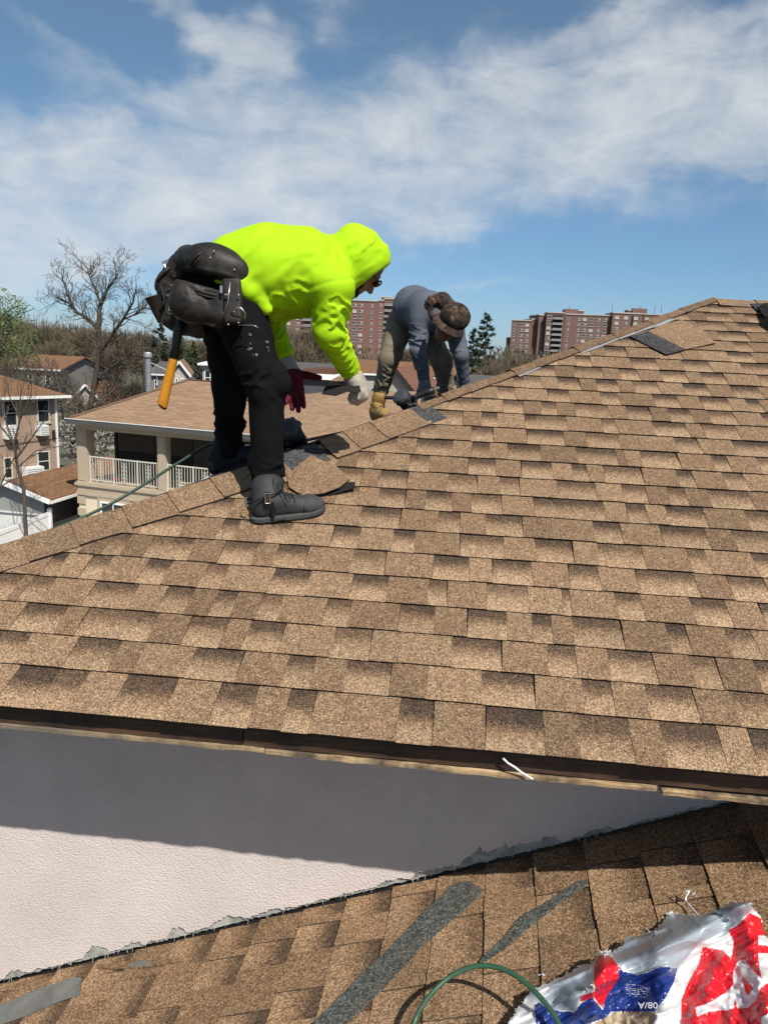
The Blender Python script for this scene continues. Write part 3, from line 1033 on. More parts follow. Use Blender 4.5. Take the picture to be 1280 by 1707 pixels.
def uv_planar(o):
    """metric UVs per face: u along the horizontal direction in the face, v up the face"""
    me = o.data; uv = me.uv_layers.new(name='uv').data
    for pl in me.polygons:
        n = pl.normal
        u = Vector((0, 0, 1)).cross(n)
        u = Vector((1, 0, 0)) if u.length < 1e-4 else u.normalized()
        v = n.cross(u)
        for li in pl.loop_indices:
            co = me.vertices[me.loops[li].vertex_index].co
            uv[li].uv = (co.dot(u), co.dot(v))
    return o


class Frame:
    """local plan frame: s along the facade, t away from the viewer, z up (absolute)"""
    def __init__(s, o, ang):
        s.o = Vector(o); s.ex = Vector((math.cos(ang), math.sin(ang), 0)); s.ey = Vector((-math.sin(ang), math.cos(ang), 0))
        s.M = Matrix((s.ex, s.ey, Vector((0, 0, 1)))).transposed()

    def p(s, a, b, z): return s.o + s.ex * a + s.ey * b + Vector((0, 0, z - s.o.z))

    def box(s, mb, a0, a1, b0, b1, z0, z1, m=0):
        mb.box(s.p((a0 + a1) / 2, (b0 + b1) / 2, (z0 + z1) / 2), (abs(a1 - a0), abs(b1 - b0), abs(z1 - z0)), s.M, m)

    def hit(s, px, py, b):
        """photo pixel on the plane t = b -> (s, z)"""
        q = on_plane(px, py, s.o + s.ey * b, s.ey)
        return (q - s.o).dot(s.ex), q.z


def window(fr, parent, a0, a1, z0, z1, b, frame_m, cols=1, rows=2, fw=0.06, proud=0.05):
    """a framed window: frame part with glazing bars, pane as its sub-part; b is the wall plane"""
    m_ = MB()
    fr.box(m_, a0, a0 + fw, b - proud, b + 0.02, z0, z1); fr.box(m_, a1 - fw, a1, b - proud, b + 0.02, z0, z1)
    fr.box(m_, a0 + fw, a1 - fw, b - proud, b + 0.02, z1 - fw, z1); fr.box(m_, a0 + fw, a1 - fw, b - proud, b + 0.02, z0, z0 + fw)
    for i in range(1, rows):
        z = z0 + (z1 - z0) * i / rows
        fr.box(m_, a0 + fw, a1 - fw, b - proud * .7, b + 0.015, z - fw * .4, z + fw * .4)
    for i in range(1, cols):
        a = a0 + (a1 - a0) * i / cols
        fr.box(m_, a - fw * .3, a + fw * .3, b - proud * .6, b + 0.012, z0 + fw, z1 - fw)
    f = build('window', m_, frame_m, parent, origin=fr.p((a0 + a1) / 2, b, (z0 + z1) / 2))
    m_ = MB(); fr.box(m_, a0 + fw * .5, a1 - fw * .5, b - 0.010, b + 0.008, z0 + fw * .5, z1 - fw * .5)
    build('pane', m_, M_GLASS, f)
    return f


def hip_roof(fr, a0, a1, b0, b1, ze, zr, ra0, ra1, rb0, rb1=None):
    """hip roof over a rectangle: ridge from (ra0, rb) to (ra1, rb)"""
    m_ = MB(); rb1 = rb0 if rb1 is None else rb1
    c = [fr.p(a0, b0, ze), fr.p(a1, b0, ze), fr.p(a1, b1, ze), fr.p(a0, b1, ze)]
    r = [fr.p(ra0, rb0, zr), fr.p(ra1, rb1, zr)]
    m_.add(c + r, [(0, 1, 5, 4), (1, 2, 5), (2, 3, 4, 5), (3, 0, 4), (3, 2, 1, 0)])
    return m_


def gable_house(name, label, o, ang, wd, dp, z_e, z_r, wall_m, roof_m, over=0.35, ridge_along='t', wins=(), trim=None, group=None):
    """simple house: gable towards the viewer (ridge along t) or eave towards the viewer (ridge along s); wins: (a0,a1,z0,z1) on the front"""
    fr = Frame(o, ang)
    h = empty(name, (o[0], o[1], GROUND), label, 'house', group)
    m_ = MB(); fr.box(m_, 0, wd, 0, dp, GROUND, z_e)
    if ridge_along == 't':
        for b in (0, dp): m_.add([fr.p(0, b, z_e), fr.p(wd, b, z_e), fr.p(wd / 2, b, z_r - 0.12)], [(0, 1, 2)])
    else:
        for a in (0, wd): m_.add([fr.p(a, 0, z_e), fr.p(a, dp, z_e), fr.p(a, dp / 2, z_r - 0.12)], [(0, 1, 2)])
    uv_planar(build('wall', m_, wall_m, h))
    m_ = MB(); th = 0.14
    sl = (z_r - z_e) / ((wd if ridge_along == 't' else dp) / 2)
    for sgn in (-1, 1):
        if ridge_along == 't':
            e = wd / 2 + sgn * (wd / 2 + over)
            q = [fr.p(wd / 2, -over, z_r), fr.p(e, -over, z_e - over * sl), fr.p(e, dp + over, z_e - over * sl), fr.p(wd / 2, dp + over, z_r)]
        else:
            e = dp / 2 + sgn * (dp / 2 + over)
            q = [fr.p(-over, dp / 2, z_r), fr.p(-over, e, z_e - over * sl), fr.p(wd + over, e, z_e - over * sl), fr.p(wd + over, dp / 2, z_r)]
        m_.poly(q, Vector((0, 0, -th)))
    rf = uv_planar(build('roof', m_, roof_m, h))
    m_ = MB()
    if ridge_along == 't':
        for sgn in (-1, 1):
            e = wd / 2 + sgn * (wd / 2 + over)
            m_.beam(fr.p(wd / 2, -over - .03, z_r - th * .6), fr.p(e, -over - .03, z_e - over * sl - th * .6), 0.04, 0.2)
    else:
        m_.beam(fr.p(-over, -over - .03, z_e - over * sl - th * .6), fr.p(wd + over, -over - .03, z_e - over * sl - th * .6), 0.05, 0.17)
    build('fascia', m_, trim or M_WHITE, h)
    for (a0, a1, z0, z1) in wins: window(fr, h, a0, a1, z0, z1, 0.0, M_WHITE, 1, 2, 0.07)
    return h, fr


# ------------------------------------------------------------------ neighbour: tan hip roof over a railed balcony
E0 = atZ(115, 697, -2.9); E1 = atZ(355, 718, -2.9)
ANG = math.atan2(E1.y - E0.y, E1.x - E0.x)
nf = Frame(E0, ANG)
nh = empty('balcony_house', nf.p(4, 4, GROUND), 'cream two storey house with a tan hip roof over a white railed balcony', 'house')
OV = 0.42
ZE = -2.9
sR = 9.6                                                 # facade length
pk = nf.hit(315, 633, 5.0)
pk2 = nf.hit(372, 634, 5.0)
rm = hip_roof(nf, 0, sR, 0, 10.0, ZE, pk[1], pk[0], pk2[0], 5.0)
rf = uv_planar(build('roof', rm, M_ROOFTAN, nh))
mb = MB()                                                # hip and ridge caps
for a, b in ((nf.p(0, 0, ZE), nf.p(pk[0], 5, pk[1])), (nf.p(sR, 0, ZE), nf.p(pk2[0], 5, pk[1])), (nf.p(pk[0], 5, pk[1]), nf.p(pk2[0], 5, pk[1]))):
    k = int((b - a).length / 0.22)
    for i in range(k):
        mb.beam(a + (b - a) * (i / k) + Vector((0, 0, .012)), a + (b - a) * ((i + 1.05) / k) + Vector((0, 0, .022)), 0.22, 0.02)
build('hip_cap_row', mb, M_ROOFTAN, rf, kind='stuff')
mb = MB(); nf.box(mb, -0.06, sR + 0.06, -0.12, 0.0, ZE - 0.19, ZE + 0.0); nf.box(mb, -0.12, 0.0, 0.003, 10, ZE - 0.13, ZE - 0.002)
build('gutter', mb, M_GUTTER, nh)
mb = MB(); nf.box(mb, -0.075, sR + 0.07, -0.135, -0.121, ZE - 0.012, ZE + 0.014)
build('gutter_lip', mb, M_WHITE, nh)
mb = MB(); nf.box(mb, 0.02, sR, 0.004, 9.9, ZE - 0.16, ZE - 0.135); build('soffit', mb, M_TRIM, nh)
sp0, _ = nf.hit(129, 760, OV); sp1, _ = nf.hit(145, 760, OV); sm0, _ = nf.hit(263, 780, OV); sm1, _ = nf.hit(276, 780, OV)
_, zf = nf.hit(140, 803, OV)                             # balcony floor
_, zb = nf.hit(200, 838, OV)
_, zbm = nf.hit(140, 708, OV)
mb = MB(); nf.box(mb, sp0, sR - .4, OV, OV + 0.3, ZE - 0.42, ZE - 0.162); build('beam', mb, M_TRIM, nh)
pitch_p = sm0 - sp0
for i in range(4):
    a0 = sp0 + pitch_p * i; mb = MB(); wdp = (sp1 - sp0) if i == 0 else (sm1 - sm0)
    nf.box(mb, a0, a0 + wdp, OV, OV + wdp, zf, ZE - 0.42)
    nf.box(mb, a0 + wdp * .18, a0 + wdp * .82, OV - 0.018, OV - 0.001, zf + .05, ZE - 0.47)
    build('pillar', mb, M_TRIM, nh, origin=nf.p(a0, OV, zf))
# balcony slab, band and walls below
mb = MB(); nf.box(mb, sp0 - .06, sR - .3, OV - .06, 3.2, zf - .16, zf); nf.box(mb, sp0 - .10, sR - .3, OV - .10, OV - .061, zf - .14, zf - .05)
nf.box(mb, sp0 - .02, sR - .3, OV - .03, 3.2, zf - .40, zf - .162); nf.box(mb, sp0 - .07, sR - .3, OV - .07, 3.2, zf - .50, zf - .402)
build('balcony_slab', mb, M_TRIM, nh)
mb = MB(); nf.box(mb, sp0 + .004, sR - .4, OV + .01, 9.6, GROUND, zf - .502); uv_planar(build('wall', mb, M_CREAM, nh))
sb0, _ = nf.hit(197, 740, 2.6)
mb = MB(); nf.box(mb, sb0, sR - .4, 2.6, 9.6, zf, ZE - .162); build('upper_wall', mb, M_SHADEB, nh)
mb = MB(); nf.box(mb, sb0 - .13, sb0 - .003, 2.55, 2.75, zf, ZE - .17); build('corner_board', mb, M_DARK, nh)
# roller shutters with slats in the shaded back wall
for k, (pa, pb) in enumerate(((200, 258), (280, 322))):
    a0 = nf.hit(pa, 750, 2.6)[0]; a1 = nf.hit(pb, 750, 2.6)[0]
    mb = MB()
    nf.box(mb, a0, a1, 2.53, 2.597, zf + .02, zf + .95)
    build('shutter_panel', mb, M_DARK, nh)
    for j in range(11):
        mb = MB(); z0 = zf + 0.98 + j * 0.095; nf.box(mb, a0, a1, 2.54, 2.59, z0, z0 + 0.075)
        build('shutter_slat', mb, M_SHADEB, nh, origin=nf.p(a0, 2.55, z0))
# quoins on the corner
for i in range(5):
    z1 = zf - .52 - i * 0.46
    mb = MB(); nf.box(mb, sp0 - .03, sp0 + .34, OV - .045, OV + .4, z1 - 0.33, z1 - 0.04); build('quoin', mb, M_TRIM, nh, origin=nf.p(sp0, OV, z1))
wa0, wz1 = nf.hit(170, 835, OV); wa1, _ = nf.hit(212, 835, OV)
mb = MB(); nf.box(mb, wa0 - .16, wa1 + .16, OV - .05, OV + .008, wz1 - 1.5, wz1 + .16); build('window_surround', mb, M_TRIM, nh)
nf2 = Frame(nf.p(0, -0.05, ZE), ANG)
window(nf, nh, wa0, wa1, wz1 - 1.35, wz1, OV - .052, M_WHITE, 2, 1, 0.06)
# railings: one per bay, each baluster a piece of its own
def railing(a0, a1, px_top):
    zt = zf + 0.98
    m_ = MB(); nf.box(m_, a0, a1, OV + .10, OV + .14, zt - .03, zt + .012); nf.box(m_, a0, a1, OV + .105, OV + .135, zf + .08, zf + .105)
    r = build('railing', m_, M_RAIL, nh, origin=nf.p(a0, OV, zf))
    n = int((a1 - a0) / 0.115); me = None
    for i in range(n + 1):
        a = a0 + (a1 - a0) * i / n
        big = i % 9 == 0
        if big:
            m_ = MB(); nf.box(m_, a - .022, a + .022, OV + .098, OV + .142, zf, zt + .02); build('rail_post', m_, M_RAIL, r, origin=nf.p(a, OV, zf)); continue
        m_ = MB(); nf.box(m_, a - .009, a + .009, OV + .112, OV + .13, zf + .10, zt - .03)
        build('baluster', m_, M_RAIL, r, origin=nf.p(a, OV, zf))
        if i % 9 in (4,):                                # scroll panel
            m_ = MB()
            for sg in (-1, 1):
                for q in range(5):
                    zc = zf + .22 + q * .14
                    m_.tube([nf.p(a + sg * (.055 + .035 * math.cos(t_)), OV + .121, zc + .06 * math.sin(t_)) for t_ in np.linspace(0.4, 5.6, 9)], 0.007, 4)
            build('scroll_panel', m_, M_RAIL, r, origin=nf.p(a, OV, zf))
railing(sp1 + .05, sm0 - .02, 0); railing(sm1 + .02, sp0 + pitch_p * 2 - .02, 0)
a3 = sp0 + pitch_p * 2 + (sm1 - sm0); railing(a3 + .02, sp0 + pitch_p * 3 - .02, 0)
# things kept on the balcony
mb = MB(); a, z = nf.hit(196, 795, OV + .6); mb.ball(nf.p(a, OV + .6, zf + .10), 0.10, 0, 10, 6, (1.3, 1, .9)); mb.ball(nf.p(a - .12, OV + .6, zf + .07), 0.06)
o = build('red_bundle', mb, simple('red_cloth', (0.30, 0.02, 0.03), 0.8), None, origin=nf.p(a, OV + .6, zf), smooth=True)
tag(o, 'small red bundle on the balcony floor behind the white railing', 'bundle')
M_SACK = simple('tan_sack', (0.45, 0.36, 0.24), 0.9, 0.3, 14)
mb = MB(); rs = random.Random(2)
for px in (308, 320, 333):
    a, z = nf.hit(px, 795, OV + .7); mb.ball(nf.p(a, OV + .7, zf + .15), 0.2, 0, 10, 6, (1.3, 1, .85))
o = build('sack_heap', mb, M_SACK, None, origin=nf.p(a, OV + .7, zf), smooth=True)
tag(o, 'heap of tan sacks on the balcony floor beside the second pillar', 'sacks')

# galvanised flue standing on this roof
va = nf.hit(248, 640, 7.2)
fb = nf.p(va[0], 7.2, ZE + 0.4); ft = atY(247, 587, fb.y)
fl_h = ft.z
mb = MB(); mb.tube([fb, Vector((fb.x, fb.y, fl_h - .28))], 0.13, 14)
mb.tube([Vector((fb.x, fb.y, fl_h - .9)), Vector((fb.x, fb.y, fl_h - .86))], 0.145, 14); mb.tube([Vector((fb.x, fb.y, fl_h - 1.5)), Vector((fb.x, fb.y, fl_h - 1.46))], 0.145, 14)
fp = build('flue_pipe', mb, M_GALV, nh, origin=fb, smooth=False)
mb = MB(); mb.tube([Vector((fb.x, fb.y, fl_h - z)) for z in (.30, .22, .16, .06, 0.0)], [0.14, 0.20, 0.20, 0.185, 0.16], 14); build('flue_cap', mb, M_GALV, fp)
mb = MB()
mb.tube([Vector((fb.x + .1, fb.y, fl_h - .55)), nf.p(va[0] + .95, 6.6, ZE + 1.25)], 0.012, 5); mb.tube([Vector((fb.x + .1, fb.y, fl_h - .45)), nf.p(va[0] + 1.45, 7.6, ZE + 1.35)], 0.012, 5)
build('flue_brace', mb, M_GALV, fp)
q = atY(359, 622, nf.p(5, 5.2, 0).y)
mb = MB(); mb.tube([Vector((q.x, q.y, q.z - 1.3)), q], 0.085, 12); mb.tube([q, q + Vector((0, 0, .12))], [.14, .10], 12)
build('vent_pipe', mb, M_GALV, nh, origin=q)

# ------------------------------------------------------------------ second tan roof beside it, receding to the right
B0 = atZ(430, 722, -3.1); B1 = atZ(700, 716, -3.1)
ang2 = math.atan2(B1.y - B0.y, B1.x - B0.x)
bf = Frame(B0, ang2)
h2 = empty('tan_roofed_house', bf.p(5, 5, GROUND), 'low house with a plain tan hip roof seen between the two workers', 'house')
pA = bf.hit(566, 651, 5.5); pB = bf.hit(700, 640, 5.5)
rm = hip_roof(bf, -1.0, 12.5, 0, 11, -3.1, pA[1], bf.hit(575, 650, 5.5)[0], pB[0], 5.5)
uv_planar(build('roof', rm, M_ROOFTAN, h2))
mb = MB(); bf.box(mb, -1.05, 12.5, -.12, 0, -3.23, -3.1); build('gutter', mb, M_GUTTER, h2)
mb = MB(); bf.box(mb, -.5, 12, .5, 10.5, GROUND, -3.16); uv_planar(build('wall', mb, M_CREAM, h2))
for k in range(3):
    window(bf, h2, 1.5 + k * 3.2, 2.6 + k * 3.2, -5.0, -3.7, .5, M_WHITE)

# ------------------------------------------------------------------ brick house at the far left, windows with units
zeb = -3.42
Cr = atZ(95, 657, zeb); Cr = atY(93, 657, 43.0)
bk_dir = R_(64.0)
brf = Frame(Vector((Cr.x, Cr.y, GROUND)) - Vector((math.cos(bk_dir), math.sin(bk_dir), 0)) * 9.0, bk_dir)
bh = empty('brick_house', brf.p(4.5, 3, GROUND), 'tan brick two storey house with white sash windows and a brown roof', 'house')
zeb = atY(93, 659, 43.0).z
mb = MB(); brf.box(mb, 0, 9, 0, 8, GROUND, zeb); uv_planar(build('wall', mb, M_TANBR, bh))
rm = hip_roof(brf, -.5, 9.55, -.55, 8.5, zeb + .02, zeb + 1.75, 3.5, 5.5, 4)
uv_planar(build('roof', rm, M_ROOFBR, bh))
mb = MB(); brf.box(mb, -.55, 9.6, -.67, -.551, zeb - .12, zeb + .03); build('gutter', mb, M_WHITE, bh)
mb = MB(); brf.box(mb, 8.90, 9.0, -.09, -.002, GROUND, zeb - .05); build('downpipe', mb, M_WHITE, bh)
m_ac = M_WHITE
acs = []
wins = []
for (xa, xb, ya, yb) in ((5, 19, 668, 710), (61, 75, 666, 704), (6, 22, 763, 797), (62, 76, 753, 785)):
    a0, z1 = brf.hit(xa, ya, 0); a1, z0 = brf.hit(xb, yb, 0)
    if a1 - a0 < 0.5: a1 = a0 + .8
    window(brf, bh, a0, a1, z0, z1, 0, M_RAIL, 1, 2, 0.06)
    wins.append((a0, a1, z0, z1))
    mb = MB(); brf.box(mb, a0 - .06, a1 + .06, -.09, -.002, z0 - .09, z0 - .002); build('window_sill', mb, M_CONC, bh)
M_AC = simple('ac_case', (0.72, 0.72, 0.70), 0.5, 0.05, 5)
for (xa, xb, ya, yb, lb) in ((9, 27, 711, 731, 'white window air conditioner on the upper floor of the brick house nearer the picture edge'),
                             (64, 80, 709, 725, 'white window air conditioner on the upper floor near the brick house corner'),
                             (42, 72, 780, 795, 'white air conditioner low on the brick house just above the brown shed roof')):
    a0, z1 = brf.hit(xa, ya, -.3); a1, z0 = brf.hit(xb, yb, -.3)
    u_ = empty('air_conditioner', brf.p((a0 + a1) / 2, 0, z0), lb, 'air conditioner', 'air conditioners on the brick house')
    mb = MB(); brf.box(mb, a0, a1, -.48, -.003, z0, z1); build('case', mb, M_AC, u_)
    mb = MB()
    for k in range(5):
        zz_ = z0 + (z1 - z0) * (k + .7) / 6; brf.box(mb, a0 + .05, a1 - .05, -.492, -.481, zz_, zz_ + .02)
    build('grille', mb, M_GUTTER, u_)
mb = MB()
pts = [brf.p(0, -.05, zeb - 2.6), brf.p(4.5, -.06, zeb - 2.72), brf.p(8.9, -.05, zeb - 2.55)]
mb.tube(pts, 0.018, 5); build('wall_cable', mb, M_DARK, bh)
q = brf.p(8.7, -.1, zeb - 2.35); mb = MB(); mb.box(q, (.14, .14, .35), brf.M); mb.ball(q + Vector((0, 0, .25)), .09); build('wall_lamp', mb, M_DARK, bh)

# ------------------------------------------------------------------ shed with a brown roof, and the vinyl fence
c1 = atZ(85, 833, -5.9); c2 = atZ(128, 820, -5.9)
sdir = Vector((c2.x - c1.x, c2.y - c1.y, 0)).normalized()
sa = math.atan2(sdir.y, sdir.x) - math.pi / 2
sf = Frame(Vector((c1.x, c1.y, GROUND)), sa)             # s to the right, t along the eave; corner at (0,0)
sh = empty('shed', sf.p(-2, 4, GROUND), 'white shed with a brown shingle roof, its dark side wall coloured for deep shade', 'shed')
ps, pz = sf.hit(8, 801, 0)
W2 = -ps
mb = MB()
for q in ([sf.p(0, -.05, -5.9), sf.p(0, 9, -5.9), sf.p(ps, 9, pz), sf.p(ps, -.05, pz)], [sf.p(2 * ps, -.05, -5.9), sf.p(ps, -.05, pz), sf.p(ps, 9, pz), sf.p(2 * ps, 9, -5.9)]):
    mb.poly(q, Vector((0, 0, -.10)))
uv_planar(build('roof', mb, M_ROOFBR, sh))
mb = MB(); mb.beam(sf.p(0.02, -.09, -5.98), sf.p(ps, -.09, pz - .08), .05, .17); mb.beam(sf.p(2 * ps, -.09, -5.98), sf.p(ps, -.092, pz - .08), .05, .17); build('fascia', mb, M_WHITE, sh)
mb = MB(); sf.box(mb, .003, .06, -.04, 9, -6.05, -5.95); build('gutter', mb, M_WHITE, sh)
M_SHADEW = simple('shaded_dark_siding', (0.05, 0.045, 0.04), 0.9, 0.2, 4)  # dark siding with the side wall's deep shade put into its colour
M_SHEDW = simple('white_shed_wall', (0.62, 0.61, 0.58), 0.8, 0.08, 2, dirt=(0.4, 0.38, 0.33))
mb = MB(); sf.box(mb, -.42, -.36, .2, 8.8, GROUND, -6.0); uv_planar(build('side_wall', mb, M_SHADEW, sh))
mb = MB(); sf.box(mb, 2 * ps + .3, -.361, .25, .35, GROUND, -6.6); sf.box(mb, 2 * ps + .3, -.361, .17, .26, -6.58, -6.54); uv_planar(build('front_wall', mb, M_SHEDW, sh))
mb = MB(); mb.add([sf.p(2 * ps + .3, .24, -6.55), sf.p(-.361, .24, -6.55), sf.p(-.361, .24, -6.02), sf.p(ps, .24, pz - .12), sf.p(2 * ps + .3, .24, -6.02)], [(0, 1, 2, 3, 4)])
uv_planar(build('gable_wall', mb, simple('grey_gable', (0.27, 0.27, 0.255), 0.85, 0.06, 3), sh))

f0 = atZ(83, 850, -6.35); f1 = atZ(-60, 905, -6.35)
fdir = Vector((f0.x - f1.x, f0.y - f1.y, 0)); FL = fdir.length; fa = math.atan2(fdir.y, fdir.x)
ff = Frame(Vector((f0.x, f0.y, GROUND)), fa)
fe = empty('vinyl_fence', (f0.x, f0.y, GROUND), 'white vinyl panel fence with capped posts below the brown shed', 'fence')
zt = -6.45
npost = 4; sp = FL / 3
for i in range(npost):
    a = -sp * i; mb = MB(); ff.box(mb, a - .065, a + .065, -.065, .065, GROUND, zt + .12)
    mb.add([ff.p(a - .085, -.085, zt + .121), ff.p(a + .085, -.085, zt + .121), ff.p(a + .085, .085, zt + .121), ff.p(a - .085, .085, zt + .121), ff.p(a, 0, zt + .20)], [(0, 1, 4), (1, 2, 4), (2, 3, 4), (3, 0, 4), (3, 2, 1, 0)])
    build('post', mb, M_VINYL, fe, origin=ff.p(a, 0, GROUND))
    if i < npost - 1:
        for z0, z1 in ((zt - .10, zt + .03), (GROUND + .1, GROUND + .24)):
            mb = MB(); ff.box(mb, a - sp + .066, a - .066, -.03, .03, z0, z1); build('rail', mb, M_VINYL, fe, origin=ff.p(a, 0, z0))
        k = int((sp - .13) / .16)
        for j in range(k):
            b0 = a - sp + .066 + (sp - .132) * j / k
            mb = MB(); ff.box(mb, b0 + .004, b0 + (sp - .132) / k - .004, -.014, .014, GROUND + .24, zt - .10); build('slat', mb, M_VINYL, fe, origin=ff.p(b0, 0, GROUND))
# ================================================================== houses further off
def PG(px, d, py=600): return atY(px, py, d)


def house_at(name, label, pxl, pxr, py_e, py_r, d, dp, ang, wall_m, roof_m, along, wins=(), trim=None, over=0.35):
    a = atY(pxl, py_e, d); b = atY(pxr, py_e, d)
    wd = (b - a).length
    zr = atY((pxl + pxr) / 2, py_r, d).z
    ze = (a.z + b.z) / 2
    return gable_house(name, label, (a.x, a.y, GROUND), ang, wd, dp, ze, zr, wall_m, roof_m, over, along, [(x0 * wd, x1 * wd, ze - z0, ze - z1) for (x0, x1, z0, z1) in wins], trim)


M_GREYW = simple('grey_siding', (0.20, 0.19, 0.175), 0.8, 0.08, 2)
W2_ = ((.15, .35, 1.9, .6), (.6, .8, 1.9, .6))
house_at('frame_house', 'low frame house with a brown roof and grey white wall behind the brick house', 4, 104, 612, 592, 78, 9, R_(-4), M_GREYW, M_ROOFBR, 's', ((.1, .18, 1.9, .7), (.45, .53, 1.9, .7), (.75, .83, 1.9, .7)))
house_at('frame_house', 'dark grey roofed house just right of the flue pipe, behind the tan roof', 250, 287, 622, 604, 84, 9, R_(3), M_GREYW, M_ROOFGR, 's', ((.2, .34, 1.8, .7),))
house_at('frame_house', 'small pale gabled house with a tan roof above the hammer handle', 286, 311, 618, 601, 72, 10, R_(18), M_SIDING, M_ROOFTAN, 't', ((.25, .42, 2.0, .7), (.58, .75, 2.0, .7)))
house_at('frame_house', 'flat fronted house with a white roof left of the near worker thigh', 338, 372, 606, 602, 66, 8, R_(2), M_SIDING, M_WHITE, 's', ((.1, .4, 1.9, .6),))
house_at('frame_house', 'tan clapboard house partly hidden by the bare tree trunk', 118, 168, 668, 640, 74, 9, R_(12), M_SIDING, M_ROOFBR, 't', ((.2, .36, 1.8, .6), (.62, .78, 1.8, .6)))
house_at('frame_house', 'long low grey house with a flat grey roof behind the red gloved hand', 478, 556, 624, 606, 62, 9, R_(-3), M_GREYW, M_ROOFGR, 's', ((.1, .2, 1.6, .5), (.5, .6, 1.6, .5)), M_WHITE)
house_at('frame_house', 'brown roofed house beyond the far worker knee', 586, 690, 622, 602, 74, 9, R_(5), M_SIDING, M_ROOFBR, 's', ((.1, .2, 1.8, .6), (.4, .5, 1.8, .6)))
house_at('frame_house', 'grey sided gabled house with dark sloping eaves behind the far worker legs', 600, 716, 676, 612, 44, 10, R_(-6), M_SIDING, M_ROOFRD, 't', ((.22, .34, 1.0, -.6), (.5, .6, 1.0, -.6)), M_DARK)
house_at('frame_house', 'low dark roofed house just right of the far worker', 772, 850, 640, 628, 60, 9, R_(4), M_GREYW, M_ROOFGR, 's', ((.2, .3, 1.6, .5),))
house_at('frame_house', 'brown roofed house under the red brick tower', 700, 775, 628, 612, 84, 9, R_(-4), M_SIDING, M_ROOFBR, 's', ((.2, .3, 1.8, .6), (.6, .7, 1.8, .6)))

# dark flat roofed annex behind the red glove
a_ = atY(500, 631, 40); b_ = atY(556, 629, 40)
an = empty('annex', (a_.x, a_.y, GROUND), 'dark walled flat roofed annex with a white roof edge behind the red glove', 'building')
mb = MB(); mb.box(((a_.x + b_.x) / 2, 43, (a_.z + GROUND) / 2), (b_.x - a_.x, 6, a_.z - GROUND)); build('wall', mb, simple('charcoal_wall', (0.06, 0.065, 0.075), 0.8, .1, 2), an)
mb = MB(); mb.box(((a_.x + b_.x) / 2, 43, a_.z + .14), (b_.x - a_.x + .5, 6.5, .27)); build('roof_edge', mb, M_WHITE, an)
mb = MB(); mb.box(((a_.x + b_.x) / 2, 43.3, a_.z + .40), (b_.x - a_.x - .1, 5.6, .24)); build('roof', mb, M_ROOFRD, an)

# parked cars far off, right of the far worker
M_CARW = simple('white_car_paint', (0.75, 0.75, 0.76), 0.25, 0.04, 3)
M_CARD = simple('dark_car_paint', (0.04, 0.045, 0.055), 0.25, 0.1, 3)
M_TYRE = simple('tyre', (0.02, 0.02, 0.02), 0.8)
for i, (px, mm, lb) in enumerate(((812, M_CARW, 'white car parked left of the others beyond the bare hip'), (838, M_CARW, 'white car parked beside the evergreen, rightmost of the three'), (826, M_CARD, 'dark car parked between two white cars beyond the hip'))):
    c_ = atZ(px, 642, GROUND); d_ = 60.5 + (i % 2) * 2.4; c_ = Vector((atY(px, 640, d_).x, d_, GROUND))
    cr = empty('parked_car', c_, lb, 'car', 'cars parked along the far road')
    mb = MB(); pr = [(-2.2, .35), (-2.25, .75), (-1.3, .92), (1.5, .98), (2.2, .85), (2.25, .35)]
    mb.poly([c_ + Vector((x, -.85, z)) for x, z in pr], (0, 1.7, 0)); build('body', mb, mm, cr)
    pr = [(-1.35, .92), (-.7, 1.42), (.8, 1.45), (1.6, .98)]
    mb = MB(); mb.poly([c_ + Vector((x, -.75, z)) for x, z in pr], (0, 1.5, 0)); build('cabin', mb, M_GLASS, cr)
    for x in (-1.4, 1.4):
        for y in (-.86, .86):
            mb = MB(); mb.tube([c_ + Vector((x, y - .09, .33)), c_ + Vector((x, y + .09, .33))], .33, 12); build('wheel', mb, M_TYRE, cr)

# ================================================================== brick apartment towers
M_PARAPET = simple('pale_parapet', (0.42, 0.40, 0.37), 0.8, 0.1, 0.3)
M_CORN = simple('dark_cornice', (0.06, 0.045, 0.04), 0.8)
M_WFRAME = simple('pale_window_frame', (0.50, 0.48, 0.46), 0.5, 0.1, 1)
M_BLIND = simple('window_blind', (0.42, 0.39, 0.35), 0.6, 0.2, 0.5)


def tower_window_mesh(wd, ht, mats):
    m_ = MB()
    m_.box((0, -.03, 0), (wd, .12, .10)); m_.box((0, -.03, ht), (wd, .12, .10))
    for x in (-wd / 2, 0, wd / 2): m_.box((x, -.03, ht / 2), (.09, .11, ht - .1))
    m_.box((0, -.10, -.12), (wd + .2, .25, .12))
    m_.add([(-wd / 2, -.01, 0), (0, -.01, 0), (0, -.01, ht), (-wd / 2, -.01, ht)], [(0, 1, 2, 3)], 1)
    m_.add([(0, -.01, ht * .45), (wd / 2, -.01, ht * .45), (wd / 2, -.01, ht), (0, -.01, ht)], [(0, 1, 2, 3)], 2)
    m_.add([(0, -.012, 0), (wd / 2, -.012, 0), (wd / 2, -.012, ht * .45), (0, -.012, ht * .45)], [(0, 1, 2, 3)], 1)
    return mesh_from('window', m_.v, m_.f, mats, m_.m)


TWIN = [tower_window_mesh(1.9, 1.35, [M_WFRAME, M_GLASS, M_BLIND]), tower_window_mesh(1.9, 1.35, [M_WFRAME, M_GLASS, M_GLASS]), tower_window_mesh(1.9, 1.35, [M_WFRAME, M_BLIND, M_BLIND])]
TWIN1 = [tower_window_mesh(1.1, 1.35, [M_WFRAME, M_GLASS, M_BLIND]), tower_window_mesh(1.1, 1.35, [M_WFRAME, M_GLASS, M_GLASS])]
rt = random.Random(8)


